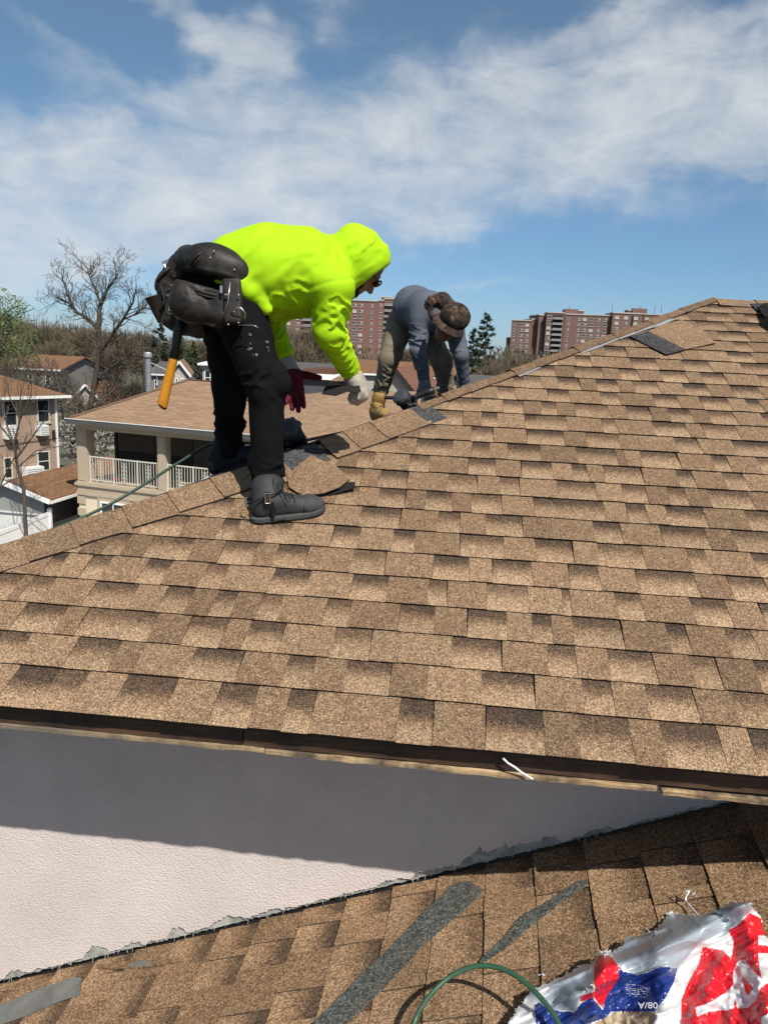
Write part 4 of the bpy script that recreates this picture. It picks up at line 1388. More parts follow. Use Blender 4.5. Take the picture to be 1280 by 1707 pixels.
def block(parent, pxl, pxr, pyt, d, ang, dp, wm, cols, storey=2.8, first=1.0, narrow=(), z_low=-3.5, parapet=True, wins=True, side=None):
    a = atY(pxl, pyt, d); b = atY(pxr, pyt, d)
    wd = (b.x - a.x) / math.cos(ang); zt = (a.z + b.z) / 2
    fr = Frame((a.x, d, GROUND), ang)
    m_ = MB(); fr.box(m_, 0, wd, 0, dp, GROUND, zt - 1.0)
    uv_planar(build('wall', m_, wm, parent, origin=fr.p(0, 0, GROUND)))
    if parapet:
        m_ = MB(); fr.box(m_, -.15, wd + .15, -.15, dp, zt - .997, zt - .5); build('cornice', m_, M_CORN, parent, origin=fr.p(0, 0, zt))
        m_ = MB(); fr.box(m_, -.05, wd + .05, -.05, dp, zt - .497, zt); build('parapet', m_, M_PARAPET, parent, origin=fr.p(0, 0, zt))
    if wins:
        n = len(cols)
        z = zt - 1.0 - first - 1.35
        while z > z_low:
            for c in cols:
                me = rt.choice(TWIN1 if c in narrow else TWIN)
                M = fr.M.to_4x4(); M.translation = fr.p(c * wd, -.02, z)
                inst('window', me, parent, M)
            if side:                                    # windows on the right hand flank
                for c in side:
                    me = rt.choice(TWIN1)
                    M = (fr.M @ Matrix.Rotation(R_(90), 3, 'Z')).to_4x4(); M.translation = fr.p(wd + .02, c, z)
                    inst('window', me, parent, M)
            z -= storey
    return fr, wd, zt


def balconies(parent, fr, a0, a1, b, zt, storey, z_low, m_slab, first=1.2):
    z = zt - 1.0 - first - 1.6
    while z > z_low:
        m_ = MB(); fr.box(m_, a0, a1, b - 1.3, b - .003, z, z + .18); build('balcony_slab', m_, M_PARAPET, parent, origin=fr.p(a0, b, z))
        m_ = MB(); fr.box(m_, a0, a1, b - 1.3, b - 1.25, z + .25, z + 1.1); build('balcony_rail', m_, m_slab, parent, origin=fr.p(a0, b, z))
        z -= storey


M_BALC = simple('balcony_panel', (0.20, 0.21, 0.21), 0.6, .2, .4)
tw = empty('apartment_tower', (-55, 385, GROUND), 'tall plain red brick apartment tower standing between the two bending workers', 'apartment tower')
fr, wd, zt = block(tw, 548, 630, 499, 378, R_(3), 18, M_REDBR, (.06, .22, .38, .53, .66, .88), narrow=(.88, .06))
block(tw, 630.3, 640, 499.5, 379.5, R_(3), 16, M_REDBR, (.5,), narrow=(.5,))
fr, wd, zt = block(tw, 640.3, 668, 497, 386, R_(2), 14, M_BRNBR, (), wins=False)
balconies(tw, fr, 0.2, wd - .2, 0, zt, 2.8, -3, M_BALC)
fr, wd, zt = block(tw, 474, 547, 512, 384, R_(4), 16, M_BRNBR, (.1, .3, .72, .9))
balconies(tw, fr, wd * .42, wd * .62, 0, zt, 2.8, -3, M_BALC)
block(tw, 636, 654, 494, 392, R_(2), 8, M_BRNBR, (), wins=False)

cx = empty('apartment_block', (60, 425, GROUND), 'stepped row of brown brick apartment wings with rooftop penthouses at the right horizon', 'apartment block')
block(cx, 853, 885.5, 533, 424, R_(-8), 16, M_BRNBR, (.15, .5, .8), narrow=(.15,))
block(cx, 886, 898, 531, 428, R_(14), 15, M_BRNBR, (.5,), narrow=(.5,))
block(cx, 898.5, 911, 524, 424, R_(14), 16, M_BRNBR, (.5,), narrow=(.5,))
fr, wd, zt = block(cx, 911.5, 941, 520, 420, R_(0), 18, M_BRNBR, (.16,), narrow=())
m_ = MB(); fr.box(m_, wd * .36, wd * .92, -.12, -.004, GROUND + 3, zt - 1.6); build('balcony_shade_panel', m_, M_DARK, cx)  # dark panel laid on the wall for the shade behind the balconies
balconies(cx, fr, wd * .36, wd * .92, -.125, zt, 2.8, -3, M_BALC)
block(cx, 941.4, 1021, 524, 421, R_(-5), 16, M_BRNBR, (.08, .30, .42, .56, .70, .84), narrow=(.08, .30))
block(cx, 941.4, 964, 512, 430, R_(0), 10, M_BRNBR, (), wins=False, parapet=False)
block(cx, 964, 973, 517, 431, R_(0), 8, M_BRNBR, (), wins=False)
fr, wd, zt = block(cx, 1021.4, 1072, 521, 416, R_(3), 18, M_BRNBR, (.15, .45, .78))
m_ = MB(); fr.box(m_, wd * .62, wd * .70, -.1, -.004, GROUND + 3, zt - 1.6); build('stair_shade_strip', m_, M_DARK, cx)  # dark strip on the wall face, painting the shade of a recess
block(cx, 1055, 1079, 511, 428, R_(0), 9, M_BRNBR, (), wins=False, parapet=False)
block(cx, 1046, 1056, 516, 429, R_(0), 8, M_BRNBR, (), wins=False)
block(cx, 1072.4, 1135, 524, 424, R_(-6), 16, M_BRNBR, (.1, .3, .5, .7, .9))
m_ = MB()
for px, d in ((1019, 420), (1066, 432), (1090, 424), (1101, 424), (947, 434)):
    q = atY(px, 523, d); m_.tube([q, q + Vector((0, 0, 4.2))], .12, 5)
build('roof_mast', m_, M_CORN, cx, kind='stuff')
block(cx, 846, 853, 562, 430, R_(0), 12, M_BRNBR, (.5,), wins=False)

# ================================================================== trees
M_BARK = simple('grey_bark', (0.072, 0.058, 0.045), 0.95, 0.3, 3, bumps=0.4, bscale=25)
M_TWIG = simple('twig_bark', (0.070, 0.054, 0.042), 0.95, 0.25, 3)
M_TWIG2 = simple('olive_twigs', (0.135, 0.108, 0.068), 0.95, 0.3, 0.3)
M_TWIG3 = simple('budding_twigs', (0.115, 0.092, 0.060), 0.95, 0.3, 0.3)
M_NEEDLE = simple('needles', (0.026, 0.042, 0.024), 0.85, 0.4, 0.8)
M_NEEDLE2 = simple('yellowish_needles', (0.052, 0.072, 0.030), 0.85, 0.35, 0.8)
M_LEAF = simple('spring_leaves', (0.105, 0.155, 0.040), 0.7, 0.4, 0.7)
M_BLOSSOM = simple('pale_blossom', (0.26, 0.25, 0.21), 0.8, 0.25, 1.5)


def rvec(r): return Vector((r.gauss(0, 1), r.gauss(0, 1), r.gauss(0, 1))).normalized()


def grow(r, wood, twigs, p, d, L, rad, lev, maxlev, up=0.10, minr=0.012, nch=(2, 4)):
    n = 5 if lev < 2 else 4
    pts = [p.copy()]; rads = [rad]; q = p.copy(); dd = d.normalized()
    for i in range(n):
        dd = (dd + rvec(r) * (0.16 + .03 * lev) + Vector((0, 0, up))).normalized()
        q = q + dd * (L / n); pts.append(q.copy()); rads.append(max(minr, rad * (1 - 0.62 * (i + 1) / n)))
    (wood if lev < 2 else twigs).tube(pts, rads, 7 if lev == 0 else (5 if lev == 1 else 3), cap=False)
    if lev >= maxlev: return
    k = r.randint(*nch) + (1 if lev < 2 else 0)
    for j in range(k):
        t = r.uniform(0.35, 1.0); i = min(n - 1, int(t * n)); f = t * n - i
        o = pts[i].lerp(pts[min(n, i + 1)], min(1, f))
        ax = rvec(r); ax = (ax - dd * ax.dot(dd)).normalized()
        an = r.uniform(0.40, 0.95)
        grow(r, wood, twigs, o, dd * math.cos(an) + ax * math.sin(an), L * r.uniform(0.52, 0.78), max(minr, rads[i] * .58), lev + 1, maxlev, up, minr, nch)


def tree_obj(name, base, label, group=None):
    return empty(name, base, label, 'tree', group)


# the big bare tree at left, limbs as in the photograph
rb = random.Random(21)
DT = 58.0
base = atY(150, 742, DT); base.z = GROUND
t_ = tree_obj('bare_tree', base, 'big bare tree with a forked crown rising above the tan roof at left')
wood, tw_ = MB(), MB()
P_ = lambda x, y, dy=0: atY(x, y, DT + dy)
limbs = [([(150, 742), (146, 700), (158, 640), (166, 590), (165, 548)], .34, .20), ([(165, 548), (166, 520), (170, 500), (182, 478), (196, 462)], .26, .07), ([(165, 548), (148, 532), (128, 520), (115, 505), (96, 496)], .22, .06),
         ([(168, 506), (160, 484), (150, 462), (146, 446)], .14, .04), ([(166, 590), (186, 560), (206, 532), (222, 505), (228, 478)], .22, .05), ([(150, 700), (130, 662), (100, 642), (76, 622)], .2, .06),
         ([(158, 640), (180, 616), (204, 600), (226, 590)], .16, .05), ([(206, 532), (226, 524), (244, 512)], .1, .04), ([(128, 520), (112, 488), (104, 462)], .1, .04), ([(148, 690), (176, 660), (190, 640), (196, 610)], .15, .05)]
for pts, r0, r1 in limbs:
    r0 *= .78; r1 *= .78
    dy = rb.uniform(-2.2, 2.2)
    w3 = [P_(x, y, dy * i / len(pts)) for i, (x, y) in enumerate(pts)]
    if pts[0] == (150, 742): w3[0].z = GROUND
    wood.tube(w3, np.linspace(r0, r1, len(w3)), 7, cap=False)
    for i in range(1, len(w3)):
        for _ in range(5):
            o_ = w3[i - 1].lerp(w3[i], rb.random()); dd = (w3[i] - w3[i - 1]).normalized()
            ax = rvec(rb); ax = (ax - dd * ax.dot(dd)).normalized(); an = rb.uniform(.5, 1.0)
            grow(rb, wood, tw_, o_, dd * math.cos(an) + ax * math.sin(an) + Vector((0, 0, .15)), rb.uniform(.8, 1.75) * (0.7 if pts[0] == (150, 742) and i < 2 else 1), .05, 2, 5, .06, .011, (2, 3))
build('trunk', wood, M_BARK, t_, smooth=True, normals=False); build('crown', tw_, M_TWIG, t_, normals=False)

# thin young tree in front of the brick house
rb = random.Random(4)
base = atZ(42, 872, GROUND + 0.02); base = atY(42, 850, 23.0); base.z = GROUND
t_ = tree_obj('bare_tree', base, 'thin bare young tree in front of the brick house at the left edge')
wood, tw_ = MB(), MB()
Q_ = lambda x, y, dy=0: atY(x, y, 23.0 + dy)
for pts, r0, r1 in (([(42, 860), (40, 815), (30, 780), (24, 740), (34, 700), (36, 640)], .075, .012), ([(40, 815), (20, 800), (0, 812), (-20, 790)], .05, .015), ([(28, 765), (50, 735), (72, 705), (86, 690)], .03, .008),
                    ([(24, 740), (8, 718), (-8, 700)], .035, .01), ([(30, 780), (60, 752), (92, 742)], .025, .007), ([(34, 700), (16, 660), (10, 620)], .028, .008), ([(34, 700), (52, 660), (54, 625)], .025, .007),
                    ([(0, 812), (20, 770), (36, 750)], .03, .008), ([(24, 740), (6, 690), (-4, 640)], .03, .008)):
    dy = rb.uniform(-.6, .6); w3 = [Q_(x, y, dy * i / len(pts)) for i, (x, y) in enumerate(pts)]
    if pts[0] == (42, 860): w3[0].z = GROUND
    wood.tube(w3, np.linspace(r0, r1, len(w3)), 5, cap=False)
    for i in range(1, len(w3)):
        for _ in range(2):
            o_ = w3[i - 1].lerp(w3[i], rb.random()); dd = (w3[i] - w3[i - 1]).normalized()
            ax = rvec(rb); ax = (ax - dd * ax.dot(dd)).normalized(); an = rb.uniform(.4, .9)
            if o_.z > -6.5: grow(rb, wood, tw_, o_, dd * math.cos(an) + ax * math.sin(an) + Vector((0, 0, .2)), rb.uniform(.5, 1.1), .014, 2, 4, .08, .005, (1, 3))
build('trunk', wood, M_BARK, t_, smooth=True, normals=False); build('crown', tw_, M_TWIG, t_, normals=False)


def twig_tree(px, pyt, d, wpx, label, mat, seed, n=1500, group='bare trees in the far tree belt', squash=0.62, tw=.045):
    """a bare spreading tree whose crown reads as a haze of twigs"""
    r = random.Random(seed)
    top = atY(px, pyt, d); base = Vector((top.x, d, GROUND)); H = top.z - GROUND
    Rw = wpx / FPX * d / 2
    t_ = tree_obj('bare_tree', base, label, group)
    wood, crown = MB(), MB()
    grow(r, wood, crown, base, Vector((0, 0, 1)), H * .55, max(.12, H * .022), 0, 3, .05, .03)
    c = base + Vector((0, 0, H * .62))
    for _ in range(n):
        v = rvec(r) * (r.random() ** 0.4)
        lump = 0.80 + 0.34 * mnoise.noise(v * 2.3 + Vector((seed, 0, 0)))
        p = c + Vector((v.x * Rw, v.y * Rw * .9, v.z * H * .40)) * lump
        dd = (v + Vector((0, 0, .7)) + rvec(r) * .6).normalized(); L = r.uniform(.5, 1.3) * (d / 100)
        s = dd.cross(rvec(r)).normalized() * tw * (d / 100) * r.uniform(.5, 1.2)
        crown.add([p - s, p + s, p + dd * L + s * .3], [(0, 1, 2)])
    build('trunk', wood, M_BARK, t_, normals=False); build('crown', crown, mat, t_, normals=False)


rows = [(-20, 522, 118, 120), (28, 528, 128, 110), (70, 532, 120, 100), (112, 538, 132, 110), (150, 544, 125, 100), (196, 550, 118, 96), (236, 552, 126, 90), (6, 556, 100, 80), (90, 566, 98, 84), (180, 575, 96, 70),
        (300, 560, 118, 70), (340, 566, 130, 80), (450, 556, 120, 70), (480, 545, 128, 84), (520, 540, 122, 80), (552, 556, 130, 70), (505, 565, 100, 60), (690, 578, 150, 90), (720, 584, 120, 70), (850, 588, 120, 60), (876, 590, 130, 60), (836, 596, 100, 50), (820, 600, 90, 60)]
words = ['', 'tall ', 'broad ', 'low ']
where = {-20: 'at the left edge behind the leafy tree', 28: 'above the frame house roof at left', 70: 'second from the leafy green tree', 112: 'behind the left limb of the big forked tree', 150: 'directly behind the big forked tree',
         196: 'behind the right limb of the big forked tree', 236: 'just left of the flue pipe', 6: 'low at the left edge in front of the taller ones', 90: 'low in front of the belt left of the forked tree', 180: 'low behind the flue side of the forked tree',
         300: 'behind the hammer handle', 340: 'behind the black thighs of the near worker', 450: 'under the belly of the near worker', 480: 'between the hanging sleeve and the brick tower', 520: 'in front of the left wing of the brick tower', 552: 'behind the near worker forearm',
         505: 'low, above the flat grey roof', 690: 'behind the far worker arm', 720: 'behind the far worker legs', 850: 'at the foot of the brown apartment wings', 876: 'beside the bare hip at the foot of the apartment wings', 836: 'low, right of the evergreen', 820: 'low, in front of the evergreen'}
for i, (px, py, d, wpx) in enumerate(rows):
    tone = ('olive brown', M_TWIG2) if i % 3 else ('grey brown', M_TWIG3)
    twig_tree(px, py, d, wpx, 'bare %s tree %s' % (tone[0], where[px]), tone[1], 50 + i, n=4200 if wpx > 75 else 2600)


for i, (px, py, d, wpx, lb) in enumerate(((52, 604, 62, 60, 'low bare tree tangled in front of the frame house at far left'), (104, 612, 60, 62, 'low bare tree left of the forked tree trunk'), (192, 618, 62, 66, 'dense bare tree right of the forked tree trunk'),
                                          (226, 628, 64, 46, 'low bare tree just left of the flue pipe'), (130, 650, 54, 56, 'dark bare bush above the balcony roof corner'), (176, 660, 56, 50, 'dark bare bush over the tan hip at the flue side'), (12, 588, 66, 50, 'bare tree over the brick house roof at the left edge'))):
    twig_tree(px, py, d, wpx, lb, (M_TWIG3, M_TWIG)[i % 2], 150 + i, n=1500, group='bare trees among the houses', tw=.032)


def conifer(px, pyt, d, wpx, label, mat, seed, n=2600):
    r = random.Random(seed)
    top = atY(px, pyt, d); H = top.z - GROUND; base = Vector((top.x, d, GROUND)); Rw = wpx / FPX * d / 2
    t_ = tree_obj('conifer', base, label, 'conifers in the tree belt')
    wood, crown = MB(), MB()
    wood.tube([base, base + Vector((0, 0, H * .5)), base + Vector((.1, 0, H * .97))], [H * .02, H * .013, .03], 7)
    nb = int(H * 4.5)
    for i in range(nb):
        f = (i + r.random()) / nb; z = H * (.12 + .88 * f)
        Lb = Rw * (1 - f) ** .8 * r.uniform(.55, 1.15) + .15
        a = r.uniform(0, 6.283); o_ = base + Vector((0, 0, z)); dr = Vector((math.cos(a), math.sin(a), r.uniform(-.12, .3)))
        e = o_ + dr * Lb
        wood.tube([o_, (o_ + e) / 2 + Vector((0, 0, .06 * Lb)), e], [.05, .03, .015], 3, cap=False)
        for _ in range(max(6, int(n / nb * (.5 + (1 - f))))):
            t2 = r.random() ** .7; p = o_ + dr * Lb * t2 + rvec(r) * (.10 + .16 * Lb * .4)
            dd = (dr + rvec(r) * .8 + Vector((0, 0, -.1))).normalized(); L = r.uniform(.3, .7) * max(.6, d / 110)
            s = dd.cross(rvec(r)).normalized() * .09 * max(.6, d / 110)
            crown.add([p - s, p + s, p + dd * L], [(0, 1, 2)])
    build('trunk', wood, M_BARK, t_, normals=False); build('crown', crown, mat, t_, normals=False)


conifer(812, 524, 112, 74, 'dark evergreen with an open pointed crown right of the far worker', M_NEEDLE, 71, 3600)
conifer(790, 548, 118, 46, 'smaller dark evergreen behind the far worker shoulder', M_NEEDLE, 72)
conifer(266, 540, 96, 60, 'dark evergreen behind the flue pipe', M_NEEDLE, 73)
conifer(298, 556, 100, 60, 'yellowish green evergreen left of the near worker thigh', M_NEEDLE2, 74)
conifer(322, 572, 104, 56, 'low yellowish evergreen against the near worker thigh', M_NEEDLE2, 75)

# leafy green tree at the left edge
r = random.Random(9)
top = atY(4, 470, 74); base = Vector((atY(-6, 600, 74).x, 74, GROUND)); H = top.z - GROUND
t_ = tree_obj('leafy_tree', base, 'fresh green leafy tree at the left edge of the picture')
wood, crown = MB(), MB()
grow(r, wood, wood, base, Vector((0, 0, 1)), H * .5, .35, 0, 3, .06, .04)
cl = [(base + Vector((r.gauss(0, 1.9), r.gauss(0, 2.0), H * r.uniform(.42, .93))), r.uniform(.7, 1.5)) for _ in range(46)]
for c, rr in cl:
    for _ in range(120):
        p = c + rvec(r) * rr * r.random() ** .4
        a = rvec(r); b = a.cross(rvec(r)).normalized(); s = r.uniform(.10, .2)
        crown.add([p, p + a * s + b * s * .4, p + a * s * 1.8, p + a * s - b * s * .4], [(0, 1, 2, 3)])
build('trunk', wood, M_BARK, t_, normals=False); build('crown', crown, M_LEAF, t_, normals=False)

# blossoming shrubs behind the balcony house and by the cars
for (px, py, d, wpx, n, lb) in ((158, 718, 46, 76, 1500, 'pale blossoming tree seen through the balcony corner'), (118, 700, 50, 60, 1000, 'pale flowering tree between the brick house and the balcony house'), (836, 618, 92, 36, 500, 'small white blossoming tree beyond the parked cars')):
    r = random.Random(px)
    top = atY(px, py, d); base = Vector((top.x, d, GROUND)); H = top.z - GROUND; Rw = wpx / FPX * d / 2
    t_ = tree_obj('blossom_tree', base, lb)
    wood, crown = MB(), MB()
    grow(r, wood, wood, base, Vector((0, 0, 1)), H * .6, .12, 0, 4, .05, .014, (3, 4))
    for _ in range(n):
        p = base + Vector((r.gauss(0, .45) * Rw, r.gauss(0, .45) * Rw, H * r.uniform(.25, 1.0)))
        a = rvec(r); b = a.cross(rvec(r)).normalized(); s = r.uniform(.03, .075) * d / 46
        crown.add([p, p + a * s + b * s, p + a * s * 2, p + a * s - b * s], [(0, 1, 2, 3)])
    build('trunk', wood, M_TWIG, t_, normals=False); build('crown', crown, M_BLOSSOM, t_, normals=False)
# far wood closing the horizon
mb = MB(); r = random.Random(77)
for i in range(15000):
    x = r.uniform(-260, 330); y = 205 + r.uniform(0, 60)
    z = GROUND + r.uniform(0, 1) ** .8 * (9.0 + 2.5 * mnoise.noise(Vector((x * .03, 0, 0))) + 1.5 * mnoise.noise(Vector((x * .12, 2, 0))))
    p = Vector((x, y, z)); dd = (Vector((0, 0, 1)) + rvec(r) * .8).normalized(); s = dd.cross(rvec(r)).normalized() * r.uniform(.15, .4)
    mb.add([p - s, p + s, p + dd * r.uniform(1, 2.8)], [(0, 1, 2)])
o = build('far_wood', mb, M_TWIG3, None, normals=False); tag(o, 'brown leafless wood along the horizon behind the houses', 'wood', None, 'stuff')

q = atY(240, 572, 84); up_ = empty('utility_pole', (q.x, 84, GROUND), 'thin utility pole with a crossarm just left of the flue pipe', 'utility pole')
mb = MB(); mb.tube([Vector((q.x, 84, GROUND)), q], [.15, .10], 8); build('pole', mb, M_BARK, up_)
mb = MB(); mb.box(q + Vector((-.5, 0, -.5)), (2.6, .12, .14)); build('crossarm', mb, M_BARK, up_)
# ================================================================== sculpting by distance fields: one closed, smoothly joined surface per garment or body
def V3(v): return np.array((v[0], v[1], v[2]), dtype=np.float32)


def d_cap(P, a, b, ra, rb, sc=None):
    a = V3(a); b = V3(b); Q = P
    if sc is not None:                                   # (axis, factor): wider along that axis
        ax = V3(sc[0]); f = sc[1]
        m = (a + b) / 2
        q = (P - m) @ ax
        Q = P - np.outer(q * (1 - 1 / f), ax)
        a = a - ax * (((a - m) @ ax) * (1 - 1 / f)); b = b - ax * (((b - m) @ ax) * (1 - 1 / f))
    ab = b - a
    t = np.clip(((Q - a) @ ab) / max(1e-9, float(ab @ ab)), 0, 1)
    return np.linalg.norm(Q - a - t[:, None] * ab, axis=1) - (ra + (rb - ra) * t)


def d_ell(P, c, fr, rad):
    """fr: three axes; rad: three radii"""
    q = P - V3(c)
    k = np.stack([(q @ V3(ax)) / r for ax, r in zip(fr, rad)], 1)
    n = np.linalg.norm(k, axis=1)
    k2 = np.linalg.norm(k / np.array(rad, dtype=np.float32), axis=1)
    return n * (n - 1) / np.maximum(k2, 1e-6)


def d_box(P, c, fr, half, r):
    q = P - V3(c)
    k = np.stack([np.abs(q @ V3(ax)) - (h - r) for ax, h in zip(fr, half)], 1)
    return np.linalg.norm(np.maximum(k, 0), axis=1) + np.minimum(k.max(1), 0) - r


def smin(a, b, k):
    if k <= 0: return np.minimum(a, b)
    h = np.clip(.5 + .5 * (b - a) / k, 0, 1)
    return b + (a - b) * h - k * h * (1 - h)


def n3(P, f, s=0.0):
    x, y, z = P[:, 0] * f, P[:, 1] * f, P[:, 2] * f
    return (np.sin(x * 1.0 + 1.7 * np.sin(y * .8 + s) + s * 2.1) + np.sin(y * 1.1 + 1.5 * np.sin(z * .9 + s * 1.3) + s) + np.sin(z * 1.05 + 1.6 * np.sin(x * .85 + s * .7) + s * 3.3)) / 3


def folds(P, a, b, amp, wl, s0, s1, R, seed=0.0, skew=1.0, sharp=True):
    """rings of cloth folds round the limb a->b between the fractions s0 and s1"""
    a = V3(a); b = V3(b); u = b - a; L = float(np.linalg.norm(u)); u = u / L
    e1 = np.cross(u, [0.31, 0.9, 0.2]); e1 /= np.linalg.norm(e1); e2 = np.cross(u, e1)
    q = P - a; s = q @ u; x = q @ e1; y = q @ e2
    th = np.arctan2(y, x); rr = np.hypot(x, y)
    tw = th + skew * s / wl * .22
    fr_ = 6.283 / wl * .55
    k = 1.0 / max(R * .42, .03)
    Q = np.stack([s * fr_ + seed * 3.7 + .9 * np.sin(th * 2 + seed), np.cos(tw) * rr * k * 2.1 + seed, np.sin(tw) * rr * k * 2.1 + seed * 1.9], 1).astype(np.float32)
    nn = n3(Q, 1.0, seed) + .35 * n3(Q, 2.3, seed + 2)
    w = (np.exp(-(nn / .20) ** 2) * 1.5 - .55) if sharp else (np.exp(-(nn / .34) ** 2) * 1.3 - .6)
    w = w * np.clip(.75 + .9 * n3(P, 13.0, seed + 4), .15, 1.3)
    f = s / L; win = np.clip((f - s0) / .12, 0, 1) * np.clip((s1 - f) / .12, 0, 1) * np.clip((R - rr) / (.3 * R), 0, 1)
    return -amp * w * win


def prims(P, lst):
    d = None
    for pr in lst:
        if pr[0] == 'c':
            _, a, b, ra, rb, k = pr[:6]; v = d_cap(P, a, b, ra, rb, pr[6] if len(pr) > 6 else None)
        elif pr[0] == 'e':
            _, c, fr, rad, k = pr; v = d_ell(P, c, fr, rad)
        elif pr[0] == 'b':
            _, c, fr, half, r, k = pr; v = d_box(P, c, fr, half, r)
        d = v if d is None else smin(d, v, k)
    return d


def sdf_mesh(fn, lo, hi, res):
    lo = np.array(lo, dtype=np.float32); hi = np.array(hi, dtype=np.float32)
    n = np.ceil((hi - lo) / res).astype(int) + 1
    B = 12
    F = np.full(n, 1.0, dtype=np.float32)
    nb = -(-n // B)
    cen = np.stack(np.meshgrid(*[np.arange(k) for k in nb], indexing='ij'), -1).reshape(-1, 3)
    cp = lo + (cen * B + B / 2) * res
    dc = fn(cp.astype(np.float32))
    rad = B * res * .87 * 1.6 + res
    hit = np.abs(dc) < rad + .015
    for c, d_ in zip(cen[~hit], dc[~hit]):
        i, j, k = c * B; F[i:i + B, j:j + B, k:k + B] = 1.0 if d_ > 0 else -1.0
    todo = cen[hit]
    for s in range(0, len(todo), 120):
        ch = todo[s:s + 120]; pts = []; sl = []
        for c in ch:
            i0 = c * B; i1 = np.minimum(i0 + B, n)
            g = np.stack(np.meshgrid(*[np.arange(a, b) for a, b in zip(i0, i1)], indexing='ij'), -1)
            sl.append((tuple(slice(a, b) for a, b in zip(i0, i1)), g.shape[:3])); pts.append(g.reshape(-1, 3))
        allp = lo + np.concatenate(pts).astype(np.float32) * res
        d_ = fn(allp.astype(np.float32)); o = 0
        for sli, shp in sl:
            m = shp[0] * shp[1] * shp[2]; F[sli] = d_[o:o + m].reshape(shp); o += m
    # naive surface nets
    neg = F < 0
    cn = np.zeros(np.array(F.shape) - 1, dtype=np.int8)
    for dx in (0, 1):
        for dy in (0, 1):
            for dz in (0, 1):
                cn += neg[dx:dx + cn.shape[0], dy:dy + cn.shape[1], dz:dz + cn.shape[2]]
    act = (cn > 0) & (cn < 8)
    idx = -np.ones(cn.shape, dtype=np.int64); cells = np.argwhere(act); idx[act] = np.arange(len(cells))
    acc = np.zeros((len(cells), 3)); cnt = np.zeros(len(cells))
    corners = [(0, 0, 0), (1, 0, 0), (0, 1, 0), (1, 1, 0), (0, 0, 1), (1, 0, 1), (0, 1, 1), (1, 1, 1)]
    for a in range(8):
        for b in range(a + 1, 8):
            ca, cb_ = np.array(corners[a]), np.array(corners[b])
            if np.abs(ca - cb_).sum() != 1: continue
            fa = F[tuple((cells + ca).T)]; fb = F[tuple((cells + cb_).T)]
            m = (fa < 0) != (fb < 0)
            t = np.where(m, fa / np.where(m, fa - fb, 1), 0)
            acc[m] += (ca + t[:, None] * (cb_ - ca))[m]; cnt[m] += 1
    verts = lo + (cells + acc / np.maximum(cnt, 1)[:, None]) * res
    faces = []
    for ax in range(3):
        o1, o2 = [(1, 2), (2, 0), (0, 1)][ax]
        sl0 = [slice(None)] * 3; sl1 = [slice(None)] * 3
        sl0[ax] = slice(0, -1); sl1[ax] = slice(1, None)
        A, Bn = neg[tuple(sl0)], neg[tuple(sl1)]
        ch = np.argwhere(A != Bn)
        ok = (ch[:, o1] > 0) & (ch[:, o2] > 0) & (ch[:, o1] < F.shape[o1] - 1) & (ch[:, o2] < F.shape[o2] - 1)
        ch = ch[ok]
        e1 = np.zeros(3, int); e1[o1] = 1; e2 = np.zeros(3, int); e2[o2] = 1
        q = np.stack([idx[tuple((ch - e1 - e2).T)], idx[tuple((ch - e2).T)], idx[tuple(ch.T)], idx[tuple((ch - e1).T)]], 1)
        fl = ~A[tuple(ch.T)]
        q[fl] = q[fl][:, ::-1]
        faces.append(q)
    f = np.concatenate(faces)
    return verts, f[(f >= 0).all(1)]


def relax(vs, fs, it, lam=.5):
    e = np.concatenate([fs[:, [0, 1]], fs[:, [1, 2]], fs[:, [2, 3]], fs[:, [3, 0]]])
    e = np.concatenate([e, e[:, ::-1]]); n = len(vs)
    cnt = np.maximum(np.bincount(e[:, 0], minlength=n), 1)
    for _ in range(it):
        av = np.stack([np.bincount(e[:, 0], weights=vs[e[:, 1], k], minlength=n) for k in range(3)], 1) / cnt[:, None]
        vs = vs + lam * (av - vs)
    return vs


def sculpt(name, fn, lo, hi, res, mats, parent, origin=None, mat_fn=None, label=None, smooth=1):
    vs, fs = sdf_mesh(fn, lo, hi, res)
    vs = relax(vs, fs, smooth)
    M = Matrix.Translation(Vector(origin)) if origin is not None else WM[parent.name].copy()
    off = np.array(M.translation)
    me = bpy.data.meshes.new(name)
    nv, nf = len(vs), len(fs)
    me.vertices.add(nv); me.vertices.foreach_set('co', (vs - off).astype(np.float32).ravel())
    me.loops.add(nf * 4); me.loops.foreach_set('vertex_index', fs.astype(np.int32).ravel())
    me.polygons.add(nf); me.polygons.foreach_set('loop_start', np.arange(nf, dtype=np.int32) * 4)
    mats = mats if isinstance(mats, (list, tuple)) else [mats]
    for m in mats: me.materials.append(m)
    if mat_fn is not None:
        me.polygons.foreach_set('material_index', mat_fn(vs[fs].mean(1).astype(np.float32)).astype(np.int32))
    me.update(calc_edges=True); me.validate()
    me.polygons.foreach_set('use_smooth', [True] * len(me.polygons))
    o = bpy.data.objects.new(name, me); link(o, parent, M)
    if label: o['label'] = label
    return o


def bounds(pts, pad):
    a = np.array([list(p) for p in pts]); return a.min(0) - pad, a.max(0) + pad


def grow_p(lst, dr):
    """the same primitives with their radii changed by dr"""
    out = []
    for pr in lst:
        pr = list(pr)
        if pr[0] == 'c': pr[3] += dr; pr[4] += dr
        elif pr[0] == 'e': pr[3] = tuple(x + dr for x in pr[3])
        elif pr[0] == 'b': pr[3] = tuple(x + dr for x in pr[3])
        out.append(tuple(pr))
    return out


